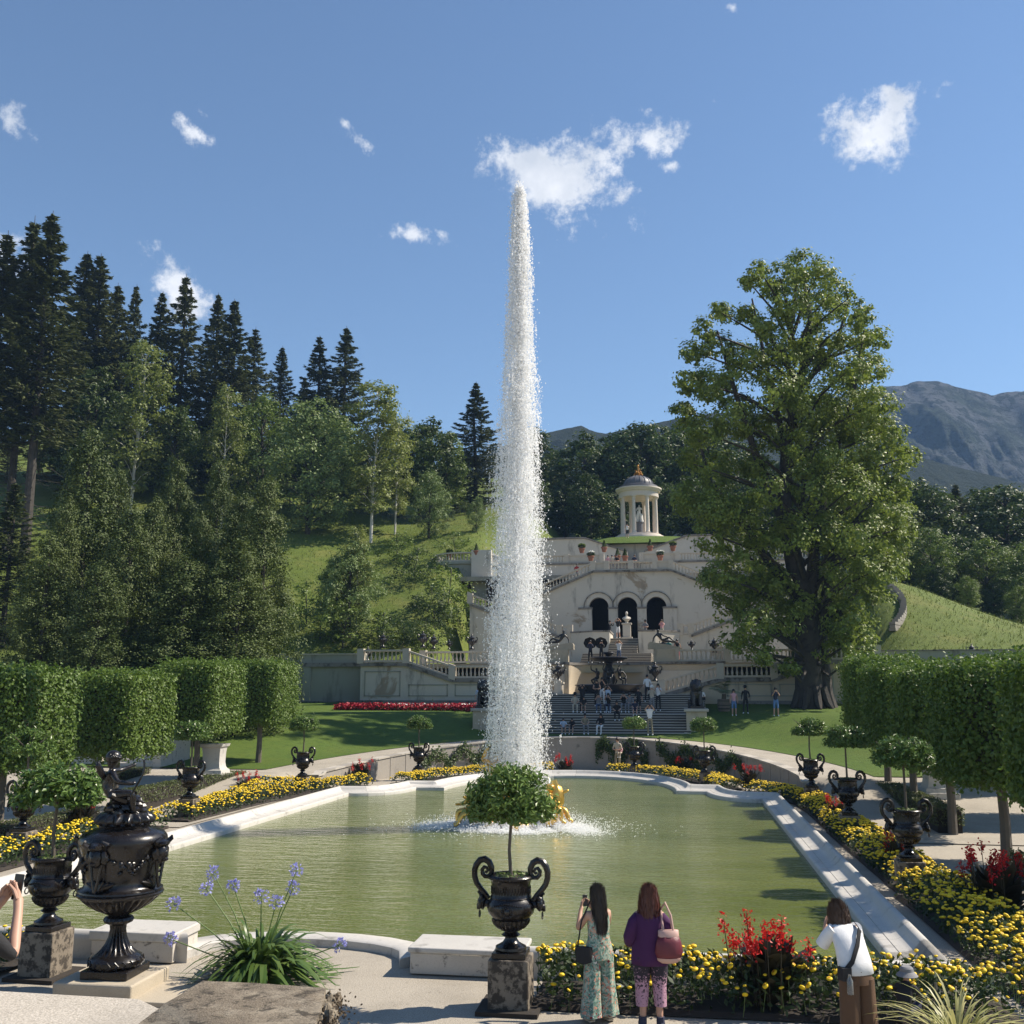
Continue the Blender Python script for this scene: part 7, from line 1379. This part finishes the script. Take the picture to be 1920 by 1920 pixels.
# woman in floral jumpsuit
t = near(1124, 1913, 1668, 1.70, 216, 'woman in floral green jumpsuit with long dark hair holding up a phone'); bpy.context.view_layer.update()
body(t, 'phone', None)
mb = MB(); mb.loft([ring(0, .01, z, w, d, 28, f, 7) for z, w, d, f in ((1.43, .10, .055, 0), (1.40, .145, .085, 0), (1.34, .165, .11, 0), (1.25, .168, .118, .01), (1.14, .158, .115, .015), (1.05, .165, .12, .02), (.96, .195, .14, .02), (.86, .205, .145, .03), (.80, .205, .145, .03))])
for s_ in (-1, 1): mb.loft([ring(s_ * cx, cy, z, w, d, 28, f, 6, s_) for cx, cy, z, w, d, f in ((.10, .005, .88, .112, .135, .02), (.105, 0, .7, .112, .125, .04), (.115, .0, .5, .115, .12, .06), (.125, .0, .3, .130, .13, .07), (.135, .0, .07, .150, .145, .09))])
mb.build('jumpsuit', CL['floral'], t, 80)
mb = MB(); mb.ell((0, .005, 1.625), (.100, .118, .110), 16, 10); mb.loft([ring(.01, cy, z, w, d, 22, .05, 8, z * 9) for cy, z, w, d in ((.02, 1.66, .085, .09), (.04, 1.58, .098, .085), (.06, 1.47, .105, .065), (.085, 1.36, .105, .05), (.10, 1.27, .08, .04), (.11, 1.19, .055, .03), (.115, 1.15, .02, .015))]); mb.build('hair', HAIR['dark'], t, 80); strands(t, HAIR['dark'], [(.01, .0, 1.735, .03, .04), (.01, .01, 1.70, .085, .10), (.01, .02, 1.62, .104, .118), (.01, .045, 1.50, .108, .085), (.01, .075, 1.38, .108, .06), (.01, .10, 1.27, .088, .045), (.01, .112, 1.17, .065, .035)], 1500, .15, 1)
gl = MB(); 
for s_ in (-1, 1): gl.torus((s_ * .045, -.075, 1.71), .032, .006, 12, 5, 'y')
gl.tube([(-.08, -.07, 1.71), (-.1, .02, 1.69)], .004, 5); gl.tube([(.08, -.07, 1.71), (.1, .02, 1.69)], .004, 5); gl.tube([(-.015, -.076, 1.715), (.015, -.076, 1.715)], .005, 5); gl.build('sunglasses', M['black'], t)
for s_, y in ((-1, .02), (1, -.04)): MB().ell((s_ * .13, y - .05, .035), (.045, .12, .035), 12, 7).box(s_ * .13 - .04, s_ * .13 + .04, y - .15, y + .07, .0, .02).build('shoe', CL['beige'], t)
phone(t, (0, -.345, 1.50), 'black phone held up by the woman in the floral jumpsuit')
o = MB().loft([ring(0, 0, z, w, .045, 16) for z, w in ((0, .03), (.02, .10), (.16, .11), (.2, .10))]).tube([(-.08, 0, .2), (-.03, .02, .5), (.1, .1, .78)], .010, 5).mesh('handbag', CL['black']); w_ = t.matrix_basis @ Vector((.25, .03, .76)); o = link('handbag', o, None, w_); tag(o, 'small dark handbag hanging at the side of the woman in the floral jumpsuit', 'bag')
# woman in purple
t = near(1222, 1926, 1668, 1.70, 184, 'woman in purple sweater and speckled leggings with auburn hair'); bpy.context.view_layer.update()
body(t, 'lean', None)
mb = MB(); mb.loft([ring(0, .01, z, w, d, 30, f, 6) for z, w, d, f in ((1.47, .075, .065, 0), (1.45, .12, .085, 0), (1.41, .19, .115, 0), (1.33, .222, .145, .01), (1.18, .232, .16, .02), (1.0, .240, .168, .025), (.86, .248, .175, .03), (.78, .245, .172, .04), (.775, .20, .14, .03))])
for s_ in (-1, 1): mb.tube([(s_ * .15, .01, 1.385), (s_ * .205, .04, 1.30), (s_ * .27, .09, 1.12), (s_ * .265, .0, 1.05), (s_ * .21, -.12, 1.05)], [.055, .080, .080, .075, .05], 16)
mb.build('sweater', CL['purple'], t, 80)
for s_ in (-1, 1): MB().loft([ring(s_ * cx, cy, z, w, d, 22, .015, 5, s_) for cx, cy, z, w, d in ((.105, .01, .88, .125, .145), (.108, .0, .7, .118, .125), (.11, -.01, .52, .092, .095), (.115, .01, .38, .085, .09), (.12, .02, .27, .078, .082))]).build('legging', CL['speckle'], t, 80)
mb = MB(); mb.ell((0, .01, 1.62), (.112, .125, .115), 16, 10); mb.loft([ring(0, cy, z, w, d, 24, .04, 9, z * 7) for cy, z, w, d in ((.02, 1.68, .09, .09), (.03, 1.60, .118, .105), (.04, 1.52, .128, .10), (.055, 1.44, .130, .08), (.065, 1.38, .11, .055), (.07, 1.34, .06, .03))]); mb.build('hair', HAIR['auburn'], t, 80); strands(t, HAIR['auburn'], [(0, .01, 1.738, .03, .04), (0, .012, 1.70, .095, .11), (0, .02, 1.62, .122, .13), (0, .035, 1.52, .138, .11), (0, .05, 1.44, .142, .092), (0, .065, 1.37, .125, .065)], 1400, .13, 2)
for s_ in (-1, 1): MB().ell((s_ * .125, -.02, .045), (.05, .14, .045), 12, 7).tube([(s_ * .115, .03, .05), (s_ * .115, .03, .14)], .055, 10).build('shoe', CL['navy'], t)
w_ = t.matrix_basis @ Vector((-.235, .16, .86)); bg_ = thing('shoulder_bag', 'wine red shoulder bag with pale pink band and straps on the woman in purple', 'bag', w_, t.rotation_euler[2] + R(10)); bg_.scale = t.scale
MB().loft([ring(0, 0, z, w, d, 20, f, 7) for z, w, d, f in ((.02, .15, .08, 0), (.10, .185, .10, .03), (.22, .165, .085, .05), (.31, .13, .055, .05))]).build('pouch', simple('wine_red_leather', (.13, .018, .03), .5, bump=.3), bg_, 80)
MB().loft([ring(0, 0, z, w, d, 20) for z, w, d in ((-.03, .10, .05), (0, .15, .08), (.035, .158, .086))]).build('base_panel', simple('pale_pink_leather', (.52, .33, .28), .5), bg_, 80); MB().loft([ring(0, 0, z, w, d, 20) for z, w, d in ((.29, .138, .062), (.37, .135, .055), (.375, .12, .045))]).build('top_band', bpy.data.materials['pale_pink_leather'], bg_, 80)
for y in (-.035, .035): MB().tube([(-.06, y, .36), (-.04, y * .6 - .02, .55), (.02, -.06 + y * .3, .70), (.07, -.12 + y * .5, .60), (.07, y, .36)], .013, 6).build('strap', bpy.data.materials['pale_pink_leather'], bg_)
# person in white shirt bending over the flowers
t = near(1612, 1962, 1703, 1.62, 205, 'person in white shirt and brown trousers with black shoulder strap photographing flowers'); bpy.context.view_layer.update()
body(t, 'bend', None)
mb = MB(); A_ = np.array
cs = [((0, -.255, 1.40), .07, .06), ((0, -.235, 1.385), .13, .085), ((0, -.19, 1.34), .20, .12), ((0, -.13, 1.24), .215, .14), ((0, -.07, 1.12), .215, .145), ((0, -.02, 1.0), .225, .15), ((0, .01, .86), .235, .155), ((0, .012, .84), .19, .12)]
mb.loft([ring(c[0], c[1], c[2], w, d, 28, .02, 6) for c, w, d in cs])
for s_ in (-1, 1): mb.tube([(s_ * .15, -.19, 1.34), (s_ * .215, -.26, 1.24), (s_ * .25, -.33, 1.13)], [.085, .085, .085], 14)
mb.build('shirt', CL['white'], t, 80)
mb = MB(); mb.loft([ring(0, .015, z, w, d, 26, .02, 6) for z, w, d in ((.90, .19, .14), (.82, .20, .15), (.74, .205, .15))])
for s_ in (-1, 1): mb.loft([ring(s_ * cx, .01, z, w, d, 24, f, 6, s_) for cx, z, w, d, f in ((.105, .80, .115, .14, .02), (.11, .6, .118, .13, .04), (.115, .4, .120, .13, .05), (.12, .1, .125, .13, .06))])
mb.build('trousers', CL['brown'], t, 80)
mb = MB(); mb.ell((0, -.33, 1.515), (.115, .122, .115), 16, 10); mb.loft([ring(0, cy, z, w, d, 22, .04, 9) for cy, z, w, d in ((-.31, 1.56, .10, .10), (-.30, 1.48, .125, .11), (-.285, 1.41, .128, .10), (-.275, 1.37, .09, .07))]); mb.build('hair', HAIR['brown'], t, 80); strands(t, HAIR['brown'], [(0, -.34, 1.635, .03, .04), (0, -.335, 1.60, .095, .10), (0, -.32, 1.53, .128, .13), (0, -.30, 1.46, .138, .122), (0, -.285, 1.39, .13, .108)], 1300, .11, 3)
for s_ in (-1, 1): MB().ell((s_ * .12, -.03, .04), (.05, .14, .04), 12, 7).build('shoe', CL['grey'], t)
sp_ = [(-.16, -.20, 1.40), (-.10, -.02, 1.36), (.0, .07, 1.20), (.12, .12, 1.02), (.20, .09, .92)]; rr = []
for i, q in enumerate(sp_): q = A_(q); n_ = unit(A_([.6, -.3, .74])); rr.append([q - n_ * .026 + A_([0, .012, 0]), q + n_ * .026 + A_([0, .012, 0]), q + n_ * .026 - A_([0, .002, 0]), q - n_ * .026 - A_([0, .002, 0])])
MB().loft(rr).build('shoulder_strap', CL['black'], t); MB().box(.14, .26, .0, .13, .80, .95).build('waist_bag', CL['black'], t)
w_ = t.matrix_basis @ Vector((.20, .17, .66)); o = MB().lathe([(.034, 0), (.036, .02), (.036, .15), (.018, .18), (.018, .21)], 12).mesh('water_bottle', simple('clear_plastic', (.6, .62, .62), .15, Transmission_Weight=.8)); o = link('water_bottle', o, None, w_); tag(o, 'clear water bottle hanging from the strap of the white shirt person', 'bottle')
phone(t, (0, -.56, 1.34), 'black phone in the hands of the person in the white shirt')
# crouching child with bucket hat
p = G(1702, 1928, 0.); t = thing('person', 'child in dark clothes with grey bucket hat crouching at the flower bed', 'person', p, R(150)); t.scale = (.66,) * 3; figure('body', 'crouch', 'long', [M['skin'], CL['black'], CL['navy'], CL['black']], t)
MB().lathe([(.19, .885), (.20, .89), (.125, .965), (.118, 1.02), (.09, 1.05), (.02, 1.055)], 22, M=Matrix.Translation((0, -.14, 0))).build('bucket_hat', CL['grey'], t)
# person at the left edge, only arms and phone in view
hp = AT(22, 1690, 6.8); rz = R(168); off = Matrix.Rotation(rz, 4, 'Z') @ Vector((0, -.33, 1.50)); loc = hp - np.array(off) - np.array([.0, 0, 0]); t = thing('person', 'person in black shirt at the picture edge holding up a phone with both hands', 'person', loc, rz); bpy.context.view_layer.update()
figure('body', 'photo', 'trousers', [M['skin'], CL['black'], CL['denim'], CL['white']], t); h = link('hair', hairmesh('short'), t); j = SPEC['photo'][0]
for s_ in 'LR':
    mb = MB(); sg = 1 if s_ == 'L' else -1; d = j['hn' + s_] - j['wr' + s_]; fingers(mb, j['wr' + s_] + d * .2, d, (-sg * .7, .3, 0), (0, .4, .9), .6, 1.05); mb.build('hand', M['skin'], t)
phone(t, (0, -.37, 1.58), 'black phone held up at the picture edge')
structure(MB().box(loc[0] - 1.5, loc[0] + .45, loc[1] - 1.5, loc[1] + .5, -.05, loc[2] + .005).build('terrace_landing', M['gravel_near'], smooth=0))
